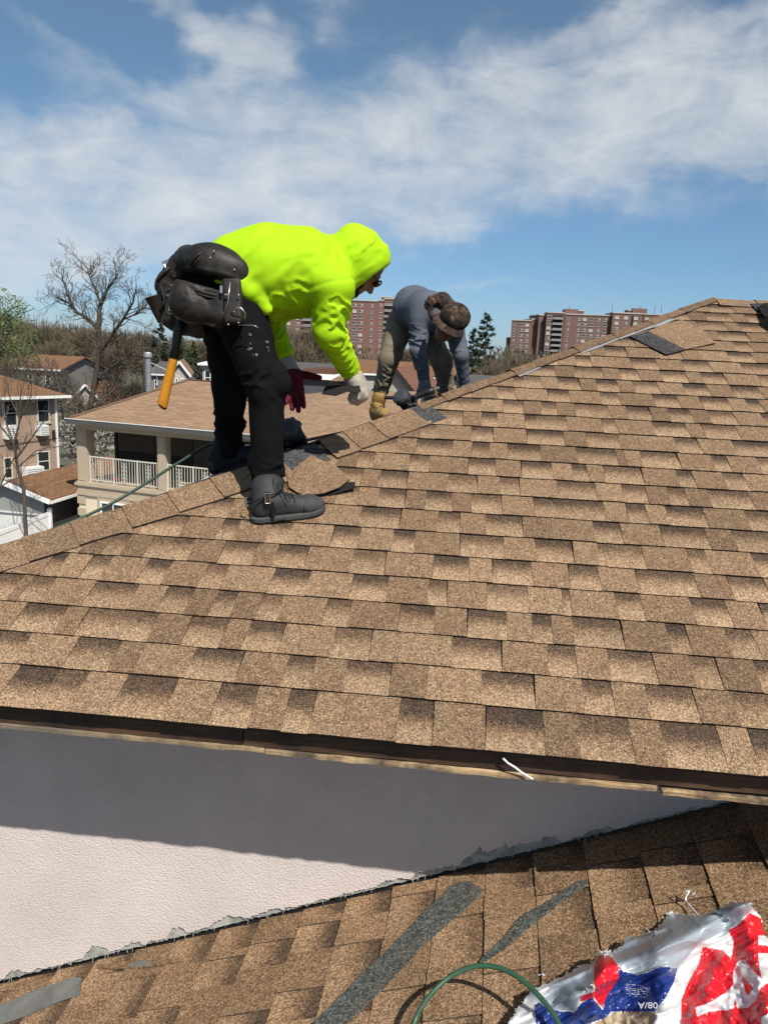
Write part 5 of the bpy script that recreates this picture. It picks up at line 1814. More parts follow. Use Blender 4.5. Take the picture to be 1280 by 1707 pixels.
def hand_prims(o, fwd, side, back, curl, thumb_ang=0.9, s=1.0, r=1.0, spread=1.0, thumb_curl=.35):
    """palm, four unequal bent fingers and a thumb; fwd to the knuckles, side towards the thumb, back out of the back of the hand"""
    o = Vector(o); fwd = Vector(fwd).normalized(); side = (Vector(side) - fwd * Vector(side).dot(fwd)).normalized()
    back = side.cross(fwd) if side.cross(fwd).dot(Vector(back)) > 0 else fwd.cross(side)
    L = []
    offs = (0.032, 0.011, -0.011, -0.031); lens = (0.074, 0.083, 0.077, 0.060); klen = (0.094, 0.098, 0.093, 0.084)
    for i in range(4):
        k0 = o + side * (offs[i] * .55 * s) + fwd * (.008 * s); k1 = o + side * (offs[i] * s) + fwd * (klen[i] * s)
        L.append(('c', k0, k1, .017 * s * r, .0125 * s * r, .016 * s))
    L.append(('c', o + fwd * .02 * s + side * .018 * s - back * .008 * s, o + fwd * .06 * s + side * .03 * s - back * .009 * s, .016 * s * r, .012 * s * r, .016 * s))
    for i in range(4):
        p = o + side * (offs[i] * s) + fwd * (klen[i] * s)
        a = 0.0; sp = (1.2, .35, -.4, -1.25)[i] * .10 * spread
        d0 = (fwd + side * sp).normalized()
        for j, (fl, cu) in enumerate(zip((.46, .31, .23), (.9, 1.1, .7))):
            a += curl[i] * cu
            d = d0 * math.cos(a) - back * math.sin(a)
            q = p + d * (lens[i] * fl * s)
            L.append(('c', p, q, (.0105 - .001 * j) * s * r, (.0098 - .001 * j) * s * r, .004 * s)); p = q
    p = o + side * .024 * s + fwd * .022 * s - back * .006 * s
    d = (fwd * math.cos(thumb_ang) + side * math.sin(thumb_ang) - back * .25).normalized()
    for j, fl in enumerate((.044, .034, .027)):
        q = p + d * (fl * s)
        L.append(('c', p, q, (.0155 - .002 * j) * s * r, (.0125 - .0015 * j) * s * r, .009 * s if j == 0 else .004 * s)); p = q
        d = (d + fwd * thumb_curl * .5 - side * thumb_curl * .3 - back * thumb_curl * .4).normalized()
    return L


def head_prims(c, up, fwd, s=1.0):
    up = Vector(up).normalized(); fwd = (Vector(fwd) - up * Vector(fwd).dot(up)).normalized(); rt = fwd.cross(up)
    fr = (rt, fwd, up)
    X = lambda r_, f_, u_: Vector(c) + rt * (r_ * s) + fwd * (f_ * s) + up * (u_ * s)
    L = [('e', X(0, -.012, .028), fr, (.076 * s, .096 * s, .092 * s), 0), ('e', X(0, .028, -.035), fr, (.060 * s, .068 * s, .080 * s), .03 * s), ('e', X(0, .050, -.086), fr, (.036 * s, .034 * s, .028 * s), .03 * s),
         ('c', X(0, .084, .012), X(0, .112, -.026), .008 * s, .0125 * s, .010 * s), ('c', X(-.010, .098, -.030), X(.010, .098, -.030), .008 * s, .008 * s, .007 * s),
         ('c', X(-.034, .078, .030), X(.034, .078, .030), .011 * s, .011 * s, .014 * s), ('c', X(-.018, .088, -.058), X(.018, .088, -.058), .0065 * s, .0065 * s, .006 * s), ('c', X(-.015, .086, -.069), X(.015, .086, -.069), .007 * s, .007 * s, .006 * s),
         ('e', X(.078, -.004, -.012), fr, (.009 * s, .020 * s, .032 * s), .006 * s), ('e', X(-.078, -.004, -.012), fr, (.009 * s, .020 * s, .032 * s), .006 * s),
         ('e', X(.030, .078, .012), fr, (.013 * s, .011 * s, .009 * s), .004 * s), ('e', X(-.030, .078, .012), fr, (.013 * s, .011 * s, .009 * s), .004 * s)]
    return L, X, fr


def cloth(name, col, rough=0.85, weave=900.0, bumpv=0.15, spread=.08, sheen=0.0, dirt=None, dscale=8):
    m, t, bs = new_mat(name)
    p = opos(t); n1 = t.noise(p, 9.0, 4.0, .6)
    lo = tuple(c * (1 - spread) for c in col); hi = tuple(min(1, c * (1 + spread)) for c in col)
    c = t.ramp(t.mapr(n1, .3, .7), [(0, lo), (1, hi)])
    if dirt: c = t.mix(t.math('MULTIPLY', t.mapr(t.noise(p, dscale, 6.0, .7), .5, .72), .7), c, dirt)
    t.put(bs.inputs['Base Color'], c); bs.inputs['Roughness'].default_value = rough; bs.inputs['Specular IOR Level'].default_value = .2
    bs.inputs['Sheen Weight'].default_value = sheen
    h = t.math('ADD', t.noise(p, weave, 2.0), t.math('MULTIPLY', t.noise(p, 55.0, 4.0, .6), 1.6))
    bump(t, bs, h, bumpv, .003)
    return m


M_SKIN = cloth('skin', (0.20, 0.105, 0.068), .55, 300, .1, .1)
M_NEON = cloth('hi_vis_fabric', (0.345, 0.59, 0.006), .8, 1100, .14, .05)
M_BLACKP = cloth('black_work_trousers', (0.0095, 0.0095, 0.0105), .8, 900, .2, .25)
M_BOOTG = cloth('charcoal_boot_leather', (0.033, 0.034, 0.036), .62, 500, .2, .25, dirt=(.075, .07, .065))
M_SOLEG = simple('grey_sole', (0.055, 0.055, 0.055), .85, .2, 20)
M_BOOTN = cloth('black_boot_leather', (0.010, 0.011, 0.015), .6, 500, .2, .25)
M_LEATHER = cloth('worn_black_leather', (0.019, 0.0165, 0.0145), .42, 240, .35, .35, dirt=(.055, .050, .045), dscale=12)
M_LEATHER2 = cloth('brown_black_leather', (0.024, 0.020, 0.017), .5, 240, .35, .3, dirt=(.06, .055, .05), dscale=9)
M_MAROON = cloth('maroon_rubber_glove', (0.085, 0.004, 0.012), .6, 300, .3, .2)
M_KNIT, t, bs = new_mat('grey_knit')
p = opos(t); wv = t.add('ShaderNodeTexWave', {'Vector': p, 'Scale': 95.0, 'Distortion': 1.0}); c = t.ramp(wv.outputs[0], [(0, (.20, .19, .18)), (1, (.42, .40, .38))])
t.put(bs.inputs['Base Color'], c); bs.inputs['Roughness'].default_value = .9; bump(t, bs, wv.outputs[0], .4, .003)
M_WGLOVE, t, bs = new_mat('dirty_white_knit')
p = opos(t); wv = t.add('ShaderNodeTexWave', {'Vector': p, 'Scale': 80.0, 'Distortion': 1.5}); dn_ = t.mapr(t.noise(p, 22.0, 5.0, .7), .38, .62)
c = t.mix(t.math('MULTIPLY', wv.outputs[0], .5), (.46, .41, .34), (.25, .22, .18)); c = t.mix(t.math('MULTIPLY', dn_, .65), c, (.19, .155, .12))
t.put(bs.inputs['Base Color'], c); bs.inputs['Roughness'].default_value = .9; bump(t, bs, wv.outputs[0], .3, .003)
M_YELLOW = cloth('yellow_cuff', (.65, .45, .05), .8)
M_STEEL = simple('steel', (.45, .45, .45), .35, .1, 20, metal=.9)
M_BLKPL = simple('black_plastic', (.012, .012, .013), .4, .2, 20)
M_ORANGE = simple('orange_grip', (.52, .215, .012), .5, .12, 40, bumps=.1, dirt=(.16, .07, .02))
M_LENS = simple('dark_lens', (.004, .004, .005), .08, .1, 5, spec=.8)


def boot(parent, heel, toe, up, top, shaft, mat, msole, res=.0065, wd=.047, laces=None, label=None, sole_t=.022):
    """heel and toe: ground points under the sole's ends; top: the shin point the shaft rises to"""
    heel = Vector(heel); toe = Vector(toe); f = (toe - heel); L = f.length; f.normalize(); up = Vector(up); up = (up - f * up.dot(f)).normalized(); sd = f.cross(up)
    X = lambda a, b, c: heel + f * (a * L) + sd * b + up * c
    shin = Vector(top)
    an = X(.24, 0, .085); sh = an + (shin - an).normalized() * shaft
    ps = [('c', X(.15, 0, .05), X(.80, 0, .042), wd * .86, wd * .92, 0), ('c', X(.80, .004, .040), X(.90, .004, .036), wd * .9, wd * .74, .02), ('c', X(.17, 0, .060), an, wd * .86, wd * .98, .02), ('c', an, sh, wd * .98, wd * 1.04, .02, (tuple(f), 1.32)),
          ('c', X(.30, 0, .088), X(.58, 0, .058), wd * .85, wd * .72, .025), ('c', sh - (shin - an).normalized() * .012, sh, wd * 1.10, wd * 1.12, .008, (tuple(f), 1.32))]
    d_cut = V3(up); h0 = float(heel.dot(up)) + sole_t

    def fn(P):
        d = prims(P, ps)
        d = d + .0022 * n3(P, 60, 2.0) * (np.abs(P @ V3(f) - float(X(.6, 0, 0).dot(f))) < .06)
        return np.maximum(d, h0 - P @ d_cut)

    def fs(P):
        q = P - V3(heel); a = (q @ V3(f)) / L; b = q @ V3(sd); c = q @ V3(up)
        hw = wd * (1.02 + .10 * np.sin(np.clip(a, 0, 1) * 6.283 - 2.4)) * np.sqrt(np.clip(1 - np.clip((np.abs(a - .5) - .36) / .165, 0, 1) ** 2, .0, 1))
        e = np.maximum(np.abs(a - .5) * L - L * .525, np.abs(b) - hw)
        toe_spring = .012 * np.clip((a - .72) / .28, 0, 1) ** 2
        arch = .006 * np.clip(1 - np.abs(a - .40) / .10, 0, 1)
        return np.maximum(np.maximum(e, (toe_spring + arch) - c), c - sole_t - toe_spring * .8 - .004)
    pts = [heel, toe, sh, X(.5, .07, 0), X(.5, -.07, 0), X(1.08, 0, .1), X(-.12, 0, .1)]
    lo, hi = bounds(pts, .075)
    b = sculpt('boot', fn, lo, hi, res, mat, parent, origin=heel, label=label)
    sculpt('sole', fs, lo, hi, res * .8, msole, b)
    if laces is not None:
        m_ = MB()
        for i in range(5):
            a = .56 - .065 * i; h = .052 + .036 * i
            w_ = .034
            top_ = .062 + (.58 - a) * .16
            for s_ in (-1, 1):
                p0 = X(a, -w_ * s_, top_ + .028); p1 = X(a + .03, 0, top_ + .052); p2 = X(a - .05, w_ * s_, top_ + .044)
                m_.tube([p0, p1, p2], .0026, 5)
        build('lace', m_, laces, b, smooth=True)
    return b, X
# ================================================================== near worker: hi-vis hooded top, black trousers, tool belt
A = atY
man = empty('person', RP(470, 860), 'worker in a neon yellow hooded top, black trousers and tool belt bending over the hip', 'person')
VW = (tuple(CF), 1.18)
hipR, hipL = A(394, 508, 3.13), A(374, 508, 3.36)
kneR, kneL = A(444, 646, 3.085), A(384, 642, 3.40)
ankR, ankL = A(446, 811, 3.105), A(382, 752, 3.46)
pel, wai, mid, che, sho = A(372, 490, 3.245), A(402, 458, 3.24), A(448, 452, 3.26), A(510, 456, 3.31), A(548, 463, 3.34)
shR, elR, wrR = A(555, 478, 3.18), A(550, 553, 3.20), A(586, 622, 3.38)
shL, elL, wrL = A(528, 474, 3.54), A(446, 526, 3.52), A(478, 602, 3.48)
# head: looks down and a little away from the viewer
hup = CR * .80 + CU * .60
hf0 = CR * .60 - CU * .80
hfw = (hf0 * math.cos(R_(22)) + CF * math.sin(R_(22))).normalized()
hc = A(601, 443, 3.36)
HEAD, HX, HFR = head_prims(hc, hup, hfw, 1.0)
hrt = hfw.cross(hup)

torso = [('c', pel, wai, .145, .155, 0, VW), ('c', wai, mid, .155, .178, .05, VW), ('c', mid, che, .178, .172, .05, VW), ('c', che, sho, .172, .125, .05, VW)]
torso += [('c', sho, shR, .10, .088, .06), ('c', sho, shL, .10, .088, .06)]
armR = [('c', shR, elR, .086, .066, .035), ('c', elR, wrR, .066, .047, .025)]
armL = [('c', shL, elL, .084, .066, .035), ('c', elL, wrL, .064, .044, .025)]
neck = [('c', sho, HX(0, -.01, -.06), .085, .075, .05)]
legR = [('c', hipR, kneR, .112, .080, .0), ('c', kneR, ankR, .076, .064, .03)]
legL = [('c', hipL, kneL, .115, .080, .05), ('c', kneL, ankL, .078, .064, .03)]
pelv = [('c', A(358, 492, 3.20), A(398, 486, 3.24), .128, .125, .05, VW)]

# hands
hR_f = (CR * .42 - CU * .90 + CF * .12).normalized(); hR_b = (CR * .86 + CU * .35 - CF * .25); hR_s = CF
HANDR = hand_prims(wrR + hR_f * .012, hR_f, hR_s, hR_b, (1.05, 1.1, 1.15, 1.2), .75, 1.0, 1.05, .5)
hL_f = (CR * .14 - CU * .98 - CF * .12).normalized()
HANDL = hand_prims(wrL + (wrL - elL).normalized() * .045, hL_f, CR, CF, (.10, .07, .10, .16), 1.22, 1.10, 1.12, .45, .10)

body_l = grow_p(torso, -.022) + grow_p(neck, -.03) + HEAD + grow_p(armR, -.016) + grow_p(armL, -.016) + [('c', wrR - (wrR - elR).normalized() * .05, wrR + hR_f * .02, .031, .030, .01), ('c', wrL - (wrL - elL).normalized() * .05, wrL + hL_f * .02, .030, .029, .01)]
body_l += grow_p(HANDR, -.0035) + grow_p(HANDL, -.0035) + grow_p(pelv, -.02) + [(pr[0], pr[1], pr[2], pr[3] - .018, pr[4] - .018, pr[5]) for pr in legR + legL]
b1h, b1t = RP(416, 879, .010) + Vector((0, .042, .017)), RP(538, 863, .010) + Vector((0, .045, .018))
fdR = b1h.lerp(b1t, .28) + Vector((0, 0, .062)); ftR = b1h.lerp(b1t, .72) + Vector((0, 0, .052))
body_l += [('c', ankR, fdR, .036, .030, .02), ('c', fdR, ftR, .030, .024, .02)]
pts = [pel, hc, elR, wrR, wrL, ankR, ankL, fdR, ftR] + [p[2] for p in HANDR[-3:]] + [p[2] for p in HANDL[5:]]
lo, hi = bounds(pts, .22)
sculpt('body', lambda P: prims(P, body_l), lo, hi, .0062, M_SKIN, man)

# hooded top
hp0 = A(619, 464, hc.y)
hn = (CR * .60 - CU * .80 + CF * .18).normalized()
hoodc = A(597, 431, 3.36)
hfr = (hrt, hfw, hup)
hx = (CR * .80 + CU * .60).normalized(); hy = (CR * .60 - CU * .80).normalized()
hoodp = ('e', hoodc, (CF, hy, hx), (.118, .128, .126), .028)
hood_peak = ('c', A(588, 396, 3.36), A(628, 428, 3.36), .054, .047, .05)
hood_back = ('c', A(560, 428, 3.35), A(585, 440, 3.36), .088, .094, .03)
hem = [('c', A(420, 492, 3.09), A(444, 516, 3.10), .028, .020, .035), ('c', A(428, 500, 3.2), A(455, 524, 3.22), .052, .024, .045), ('c', A(430, 498, 3.32), A(452, 518, 3.34), .045, .022, .04),
       ('c', A(396, 474, 3.06), A(414, 486, 3.065), .045, .034, .03)]


def hood_shell(P, shrink=0.0):
    d = d_ell(P, hoodp[1], hoodp[2], [x - shrink for x in hoodp[3]])
    d = smin(d, d_cap(P, hood_peak[1], hood_peak[2], .052 - shrink, .045 - shrink), .05)
    return d


def f_hoodie(P):
    d = prims(P, torso + hem)
    d = d + .006 * n3(P, 11.0, 1.0) * np.clip(1.2 - np.abs(P[:, 2] - mid.z) * 3, 0, 1)
    # long soft tension folds from the armpit across the side, sagging belly cloth
    d = d + folds(P, A(525, 505, 3.28), A(400, 440, 3.25), .0075, .12, .02, .95, .30, 2.2, 1.1, False)
    d = d + folds(P, A(540, 490, 3.2), A(430, 520, 3.2), .0085, .075, .05, 1.0, .15, 5.1, 1.2)
    d = d + folds(P, A(552, 475, 3.2), A(470, 400, 3.25), .0055, .09, .0, .6, .24, 7.7, .5, False)
    a1 = prims(P, armR) + folds(P, shR, elR, .0105, .060, .06, 1.0, .14, .4, .9) + folds(P, elR, wrR, .0085, .042, -.05, 1.05, .11, 1.9, .8)
    a2 = prims(P, armL) + folds(P, elL, wrL, .006, .04, 0, 1, .11, 3.0, .8)
    d = smin(d, a1, .03); d = smin(d, a2, .03)
    ua = V3((elR - shR).normalized() * .55 + CR * .25 - CU * .35); ua /= np.linalg.norm(ua)
    sa_m = np.abs((P - V3(shR)) @ ua + .012); near_a = np.linalg.norm(P - V3(shR), axis=1) < .15
    d = d + .004 * np.exp(-(sa_m / .006) ** 2) * near_a
    d = smin(d, d_cap(P, hood_back[1], hood_back[2], .088, .10), .035)
    # hood: shell, open towards the face
    h = hood_shell(P) + folds(P, A(575, 400, 3.36), A(610, 480, 3.36), .0065, .07, .1, 1.0, .22, 3.4, .7, False) + folds(P, A(600, 380, 3.36), A(640, 450, 3.36), .0055, .07, .1, .9, .2, 1.2, .9)
    d = smin(d, h, .022)
    seam = np.abs(d_cap(P, A(556, 398, 3.28), A(592, 478, 3.22), .0, .0)) - .0
    d = d + .0075 * np.exp(-(seam / .009) ** 2)
    inner = np.maximum(hood_shell(P, .015), -(P - V3(hoodc)) @ V3(hfw) - .09)
    cut = V3(hn); s = (P - V3(hp0)) @ cut
    op = np.maximum(-s, hood_shell(P, -.02))              # everything beyond the face opening
    nearh = np.linalg.norm(P - V3(hoodc), axis=1) < .20
    d = np.where(nearh & (s > -.03), np.maximum(d, -inner), d)
    lim = (np.linalg.norm(P - V3(hp0 + hn * .02), axis=1) < .155) & (((P - V3(A(575, 470, 3.36))) @ V3(CR)) > .0)
    d = np.where(lim, np.maximum(d, s), d)
    # rolled rim of the opening
    # waist and cuffs
    d = np.maximum(d, -((P - V3(A(392, 478, 3.2))) @ V3((CR * .80 + CU * .40).normalized())) - .055 - .01 * n3(P, 14, 3))
    fr_ = V3((wrR - elR).normalized()); c1 = (P - V3(wrR)) @ fr_ + .012; m1 = np.linalg.norm(P - V3(wrR), axis=1) < .09
    d = np.where(m1, np.maximum(d, c1), d)
    fl_ = V3((wrL - elL).normalized()); c2 = (P - V3(wrL)) @ fl_ + .010; m2 = np.linalg.norm(P - V3(wrL), axis=1) < .09
    d = np.where(m2, np.maximum(d, c2), d)
    return d


lo, hi = bounds([pel, che, hoodc, elR, wrR, wrL, elL, shL], .24)
sculpt('hooded_top', f_hoodie, lo, hi, .0062, M_NEON, man, smooth=2)

# sunglasses on the face
mb = MB()
for s_ in (-1, 1):
    cc = HX(.032 * s_, .100, .014)
    mb.ball(cc, .025, 0, 12, 8, (1.15, .45, .85), Matrix(HFR).transposed())
g_ = build('sunglasses', mb, M_LENS, man, origin=HX(0, .1, .014), smooth=True)
mb = MB(); mb.tube([HX(-.012, .108, .018), HX(.012, .108, .018)], .003, 6)
for s_ in (-1, 1): mb.tube([HX(.056 * s_, .088, .018), HX(.074 * s_, .05, .014), HX(.080 * s_, .0, .006)], .0035, 6)
build('spectacle_frame', mb, M_BLKPL, g_, smooth=True)
M_BEARD = cloth('dark_beard', (.018, .013, .010), .9)
fb_ = [('e', HX(0, .052, -.088), HFR, (.046, .046, .034), 0), ('e', HX(.040, .030, -.055), HFR, (.026, .042, .040), .02), ('e', HX(-.040, .030, -.055), HFR, (.026, .042, .040), .02)]
lo, hi = bounds([HX(0, .05, -.08)], .12)
sculpt('beard', lambda P: prims(P, fb_) + .003 * n3(P, 180, 1), lo, hi, .0055, M_BEARD, man)

# trousers
hemR = V3((ankR - kneR).normalized()); hemL = V3((ankL - kneL).normalized())


def f_trousers(P):
    d = prims(P, pelv + [('c', A(356, 500, 3.22), A(384, 520, 3.22), .12, .10, .05, VW)])
    r = prims(P, legR); r = r + folds(P, hipR, kneR, .006, .13, .05, .85, .2, 1.1, 1.6, False) + folds(P, hipR, kneR, .010, .075, .70, 1.1, .2, 2.1, .8) + folds(P, kneR, ankR, .007, .10, -.1, .70, .16, .7, 1.9, False) + folds(P, kneR, ankR, .012, .060, .58, 1.06, .16, 3.1, .9)
    l = prims(P, legL[:1] + [legL[1]]); l = l + folds(P, hipL, kneL, .007, .11, .1, .95, .2, 4.1) + folds(P, kneL, ankL, .010, .065, .3, 1.06, .16, 5.1, .7)
    # knee break of the cloth, cargo seam
    r = smin(r, d_cap(P, A(462, 622, 3.06), A(470, 640, 3.06), .045, .040), .04)
    r = smin(r, d_cap(P, A(438, 770, 3.11), A(446, 792, 3.12), .066, .062), .02)
    d = smin(d, r, .035); d = smin(d, l, .035)
    cR = (P - V3(ankR)) @ hemR - .034; mR = (P - V3(ankR)) @ hemR > -.2
    d = np.where((np.linalg.norm(P - V3(ankR), axis=1) < .14), np.maximum(d, cR), d)
    cL = (P - V3(ankL)) @ hemL - .02
    d = np.where((np.linalg.norm(P - V3(ankL), axis=1) < .14), np.maximum(d, cL), d)
    return d


M_TR, t, bs = new_mat('trouser_cloth_with_paint')
p = wpos(t); n1 = t.noise(p, 9.0, 4.0, .6)
c = t.ramp(t.mapr(n1, .3, .7), [(0, (.0040, .0040, .0044)), (1, (.0075, .0075, .0082))])
pc = A(434, 572, 3.0)
dd_ = t.add('ShaderNodeVectorMath', {0: p, 1: tuple(pc)}, operation='DISTANCE').outputs['Value']
mp = t.add('ShaderNodeMapping', {0: p, 'Rotation': (0, R_(35), 0), 'Scale': (26, 26, 48)})
vo = t.add('ShaderNodeTexVoronoi', {'Vector': mp.outputs[0], 'Scale': 1.0, 'Randomness': 1.0})
spot = t.math('MULTIPLY', t.mapr(vo.outputs['Distance'], .22, .30, 1, 0), t.mapr(dd_, .035, .07, 1, 0))
spot = t.math('MULTIPLY', spot, t.mapr(t.noise(p, 40.0, 3.0), .47, .53))
dst = t.mapr(t.noise(p, 5.0, 6.0, .75), .52, .75, 0, .35)
c = t.mix(dst, c, (.014, .013, .012)); c = t.mix(spot, c, (.42, .42, .42))
t.put(bs.inputs['Base Color'], c); bs.inputs['Roughness'].default_value = .9; bs.inputs['Specular IOR Level'].default_value = .1
bump(t, bs, t.math('ADD', t.noise(p, 700.0, 2.0), t.math('MULTIPLY', t.noise(p, 60.0, 4.0), 1.5)), .18, .003)
lo, hi = bounds([pel, hipL, kneR, kneL, ankR, ankL], .21)
sculpt('trousers', f_trousers, lo, hi, .0068, M_TR, man)

# gloves
gl_R = grow_p(HANDR, .0015) + [('c', wrR + hR_f * .012, wrR + hR_f * .05, .042, .040, .016), ('c', wrR + hR_f * .04 + hR_b.normalized() * .004, wrR + hR_f * .105, .041, .034, .02)]
lo, hi = bounds([wrR, wrR + hR_f * .17], .115)
cutR = V3(hR_f)
sculpt('glove', lambda P: np.maximum(prims(P, gl_R), -((P - V3(wrR + hR_f * .012)) @ cutR)) + .0012 * n3(P, 150, 2), lo, hi, .0036, M_WGLOVE, man, origin=wrR, label='dirty white knitted glove with a yellow cuff gripping the shingle')
mb = MB(); e1 = hR_f.cross(CF).normalized(); e2 = hR_f.cross(e1)
mb.tube([wrR + hR_f * .012 + (e1 * math.cos(q) + e2 * math.sin(q)) * .040 for q in np.linspace(0, 6.2832, 25)], .0052, 7)
build('glove_cuff', mb, M_YELLOW, man, origin=wrR, smooth=True)
gl_L = grow_p(HANDL, .0018)
lo, hi = bounds([wrL, wrL + hL_f * .25], .12)
cutL = V3(hL_f); wl0 = wrL + (wrL - elL).normalized() * .052


def kn(Pc): return (((Pc - V3(wl0)) @ cutL) < .0).astype(int)


gl_L2 = gl_L + [('c', wrL - (wrL - elL).normalized() * .015, wrL + (wrL - elL).normalized() * .055, .038, .037, .014)]
sculpt('glove', lambda P: np.maximum(prims(P, gl_L2), -((P - V3(wrL - (wrL - elL).normalized() * .010)) @ V3((wrL - elL).normalized()))) + .0008 * n3(P, 120, 3), lo, hi, .0034, [M_MAROON, M_KNIT], man, origin=wrL, mat_fn=kn, label='maroon coated glove with grey knitted cuff, fingers hanging straight down')

# boots
bt, BX = boot(man, b1h, b1t, (0, -.22, 1), ankR + (kneR - ankR) * .2, .070, M_BOOTG, M_SOLEG, wd=.046, label='charcoal lace up work boot with ankle strap and buckle')
mb = MB()
for aa in (.70, .73):
    mb.tube([BX(aa + .03 * math.cos(q), .048 * math.sin(q), .020 + .062 * max(0, math.cos(q)) ** .7) for q in np.linspace(-1.45, 1.45, 15)], .0022, 5)
build('toe_seam', mb, M_BOOTN, bt, smooth=True)
mb = MB()
for i in range(5):
    a = .60 - .055 * i; h = .082 + .016 * i
    mb.ball(BX(a, .040, h), .003, 0, 7, 4); mb.tube([BX(a, .034, h + .002), BX(a - .025, .012, h + .022), BX(a - .03, -.02, h + .026)], .0014, 5)
mb.tube([BX(.42, .03, .135), BX(.47, .052, .118), BX(.50, .058, .09)], .0018, 5)
build('laces', mb, M_BLKPL, bt, smooth=True)
q = [BX(-.01, .047, .10), BX(.10, .052, .115), BX(.22, .053, .125), BX(.34, .048, .13), BX(.44, .02, .132)]
mb.tube(q, .0035, 6)
build('stitching', mb, M_BOOTN, bt, smooth=True)
mb = MB(); mb.poly([BX(.20, .054, .098), BX(.27, .054, .098), BX(.28, .057, .148), BX(.21, .057, .148)], BX(0, .005, 0) - BX(0, 0, 0))
mb.poly([BX(.27, .056, .035), BX(.31, .056, .032), BX(.335, .055, .06), BX(.31, .058, .10), BX(.275, .058, .10)], BX(0, .004, 0) - BX(0, 0, 0))
build('ankle_strap', mb, M_BOOTN, bt)
mb = MB(); c0, c1, c2, c3 = BX(.205, .064, .100), BX(.265, .064, .100), BX(.272, .066, .145), BX(.212, .066, .145)
mb.tube([c0, c1, c2, c3, c0], .0022, 5); mb.tube([c0 * .5 + c1 * .5, c2 * .5 + c3 * .5], .0018, 5); build('buckle', mb, M_STEEL, bt)
mb = MB(); mb.tube([BX(-.035, .012, .115), BX(-.06, .012, .10), BX(-.05, .012, .075), BX(-.02, .012, .08)], .005, 6); build('pull_loop', mb, M_STEEL, bt)
b2h = FP(362, 786) ; b2h = Vector((ankL.x - .075, 3.44, 0)); b2h.z = far_z(b2h.x, b2h.y) + .012
b2t = b2h + Vector((.285, .05, 0)); b2t.z = far_z(b2t.x, b2t.y) + .028
boot(man, b2h, b2t, (-.25, .05, 1), ankL + (kneL - ankL) * .2, .09, M_BOOTN, M_BOOTN, wd=.048, label='black boot planted on the far side of the hip')

# tool belt worn round the hips: band, hip panel, pouches
belt = empty('tool_belt', A(350, 470, 3.1), '', '')
del belt['label'], belt['category']
WM[belt.name] = Matrix.Translation(A(350, 470, 3.1)); belt.parent = man; belt.matrix_local = WM[man.name].inverted() @ WM[belt.name]
pv = A(362, 474, 3.0)
pan = [('e', A(362, 441, 3.045), ((CR * .93 - CU * .36), CF, (CU * .93 + CR * .36)), (.128, .062, .076), 0), ('c', A(318, 432, 3.10), A(400, 452, 3.09), .055, .062, .04), ('c', A(404, 440, 3.10), A(412, 468, 3.10), .03, .02, .03)]


def f_panel(P):
    d = prims(P, pan)
    d = d + .0016 * n3(P, 45, 3) + .0025 * n3(P, 16, 1)
    lim = (P - V3(A(350, 464, 3.05))) @ V3((CU * .95 + CR * .22).normalized())
    d = np.maximum(d, -lim)
    g = np.abs(lim - .012); d = d - .0045 * np.exp(-(g / .007) ** 2)          # stitched lower roll
    return d


lo, hi = bounds([A(310, 430, 3.05), A(415, 470, 3.05), A(360, 405, 3.05)], .10)
sculpt('hip_panel', f_panel, lo, hi, .005, M_LEATHER, belt)
ax = (CR * .965 - CU * .26).normalized(); ay = (CU * .965 + CR * .26).normalized()
pc_ = A(343, 502, 3.035)
pou = [('b', A(340, 503, 3.03), (ax, CF, ay), (.122, .058, .082), .042, 0), ('e', A(318, 502, 3.02), (ax, CF, ay), (.070, .062, .070), .05), ('b', A(374, 500, 3.04), (ax, CF, ay), (.062, .045, .086), .02, .02)]


def f_pouch(P):
    d = prims(P, pou) + .003 * n3(P, 26, 5) + folds(P, A(300, 500, 3.03), A(395, 525, 3.03), .004, .07, .1, .9, .12, 2, .5, False)
    up_ = (P - V3(A(342, 483, 3.03))) @ V3(ay)
    d = np.maximum(d, up_ - .004)
    ins = prims(P, grow_p(pou, -.010)); d = np.maximum(d, -np.maximum(ins, -(up_ + .05)))
    return d


lo, hi = bounds([A(295, 500, 3.03), A(400, 540, 3.03), A(340, 460, 3.03)], .09)
pch = sculpt('pouch', f_pouch, lo, hi, .0052, M_LEATHER, belt, label='black leather nail pouch hanging open at the hip')
mb = MB(); rim = [(303, 471), (312, 477), (328, 484), (345, 489), (358, 492), (370, 492)]
mb.tube([A(x, y, 2.965 + .012 * abs(i - 2.5)) for i, (x, y) in enumerate(rim)], .0065, 8)
mb.tube([A(x, y + 5, 2.962 + .012 * abs(i - 2.5)) for i, (x, y) in enumerate(rim)], .004, 6)
build('pouch_rim', mb, M_LEATHER2, pch, smooth=True)
# tool pocket beside it with rivets, a wire hook and strap ends
spk = [('b', A(389, 503, 3.0), ((CR + CU * .05).normalized(), CF, CU), (.036, .026, .088), .010, 0)]
lo, hi = bounds([A(389, 503, 3.0)], .13)
pk_ = sculpt('tool_pocket', lambda P: prims(P, spk) + .002 * n3(P, 40, 1), lo, hi, .005, M_LEATHER2, belt)
mb = MB()
for (x, y) in ((398, 492), (390, 520), (381, 541), (398, 538)): mb.ball(A(x, y, 2.965), .0045, 0, 8, 5)
mb.tube([A(384, 524, 2.965), A(393, 514, 2.94), (A(402, 513, 2.94)), A(409, 522, 2.95), A(408, 534, 2.96)], .0028, 6)
mb.tube([A(398, 542, 2.96), A(416, 542, 2.95), A(425, 543, 2.95), A(431, 547, 2.95)], .0018, 5)
mb.tube([A(384, 470, 2.96), A(380, 505, 2.955), A(371, 530, 2.96)], .0022, 5)
build('hook', mb, M_STEEL, pk_, smooth=True)
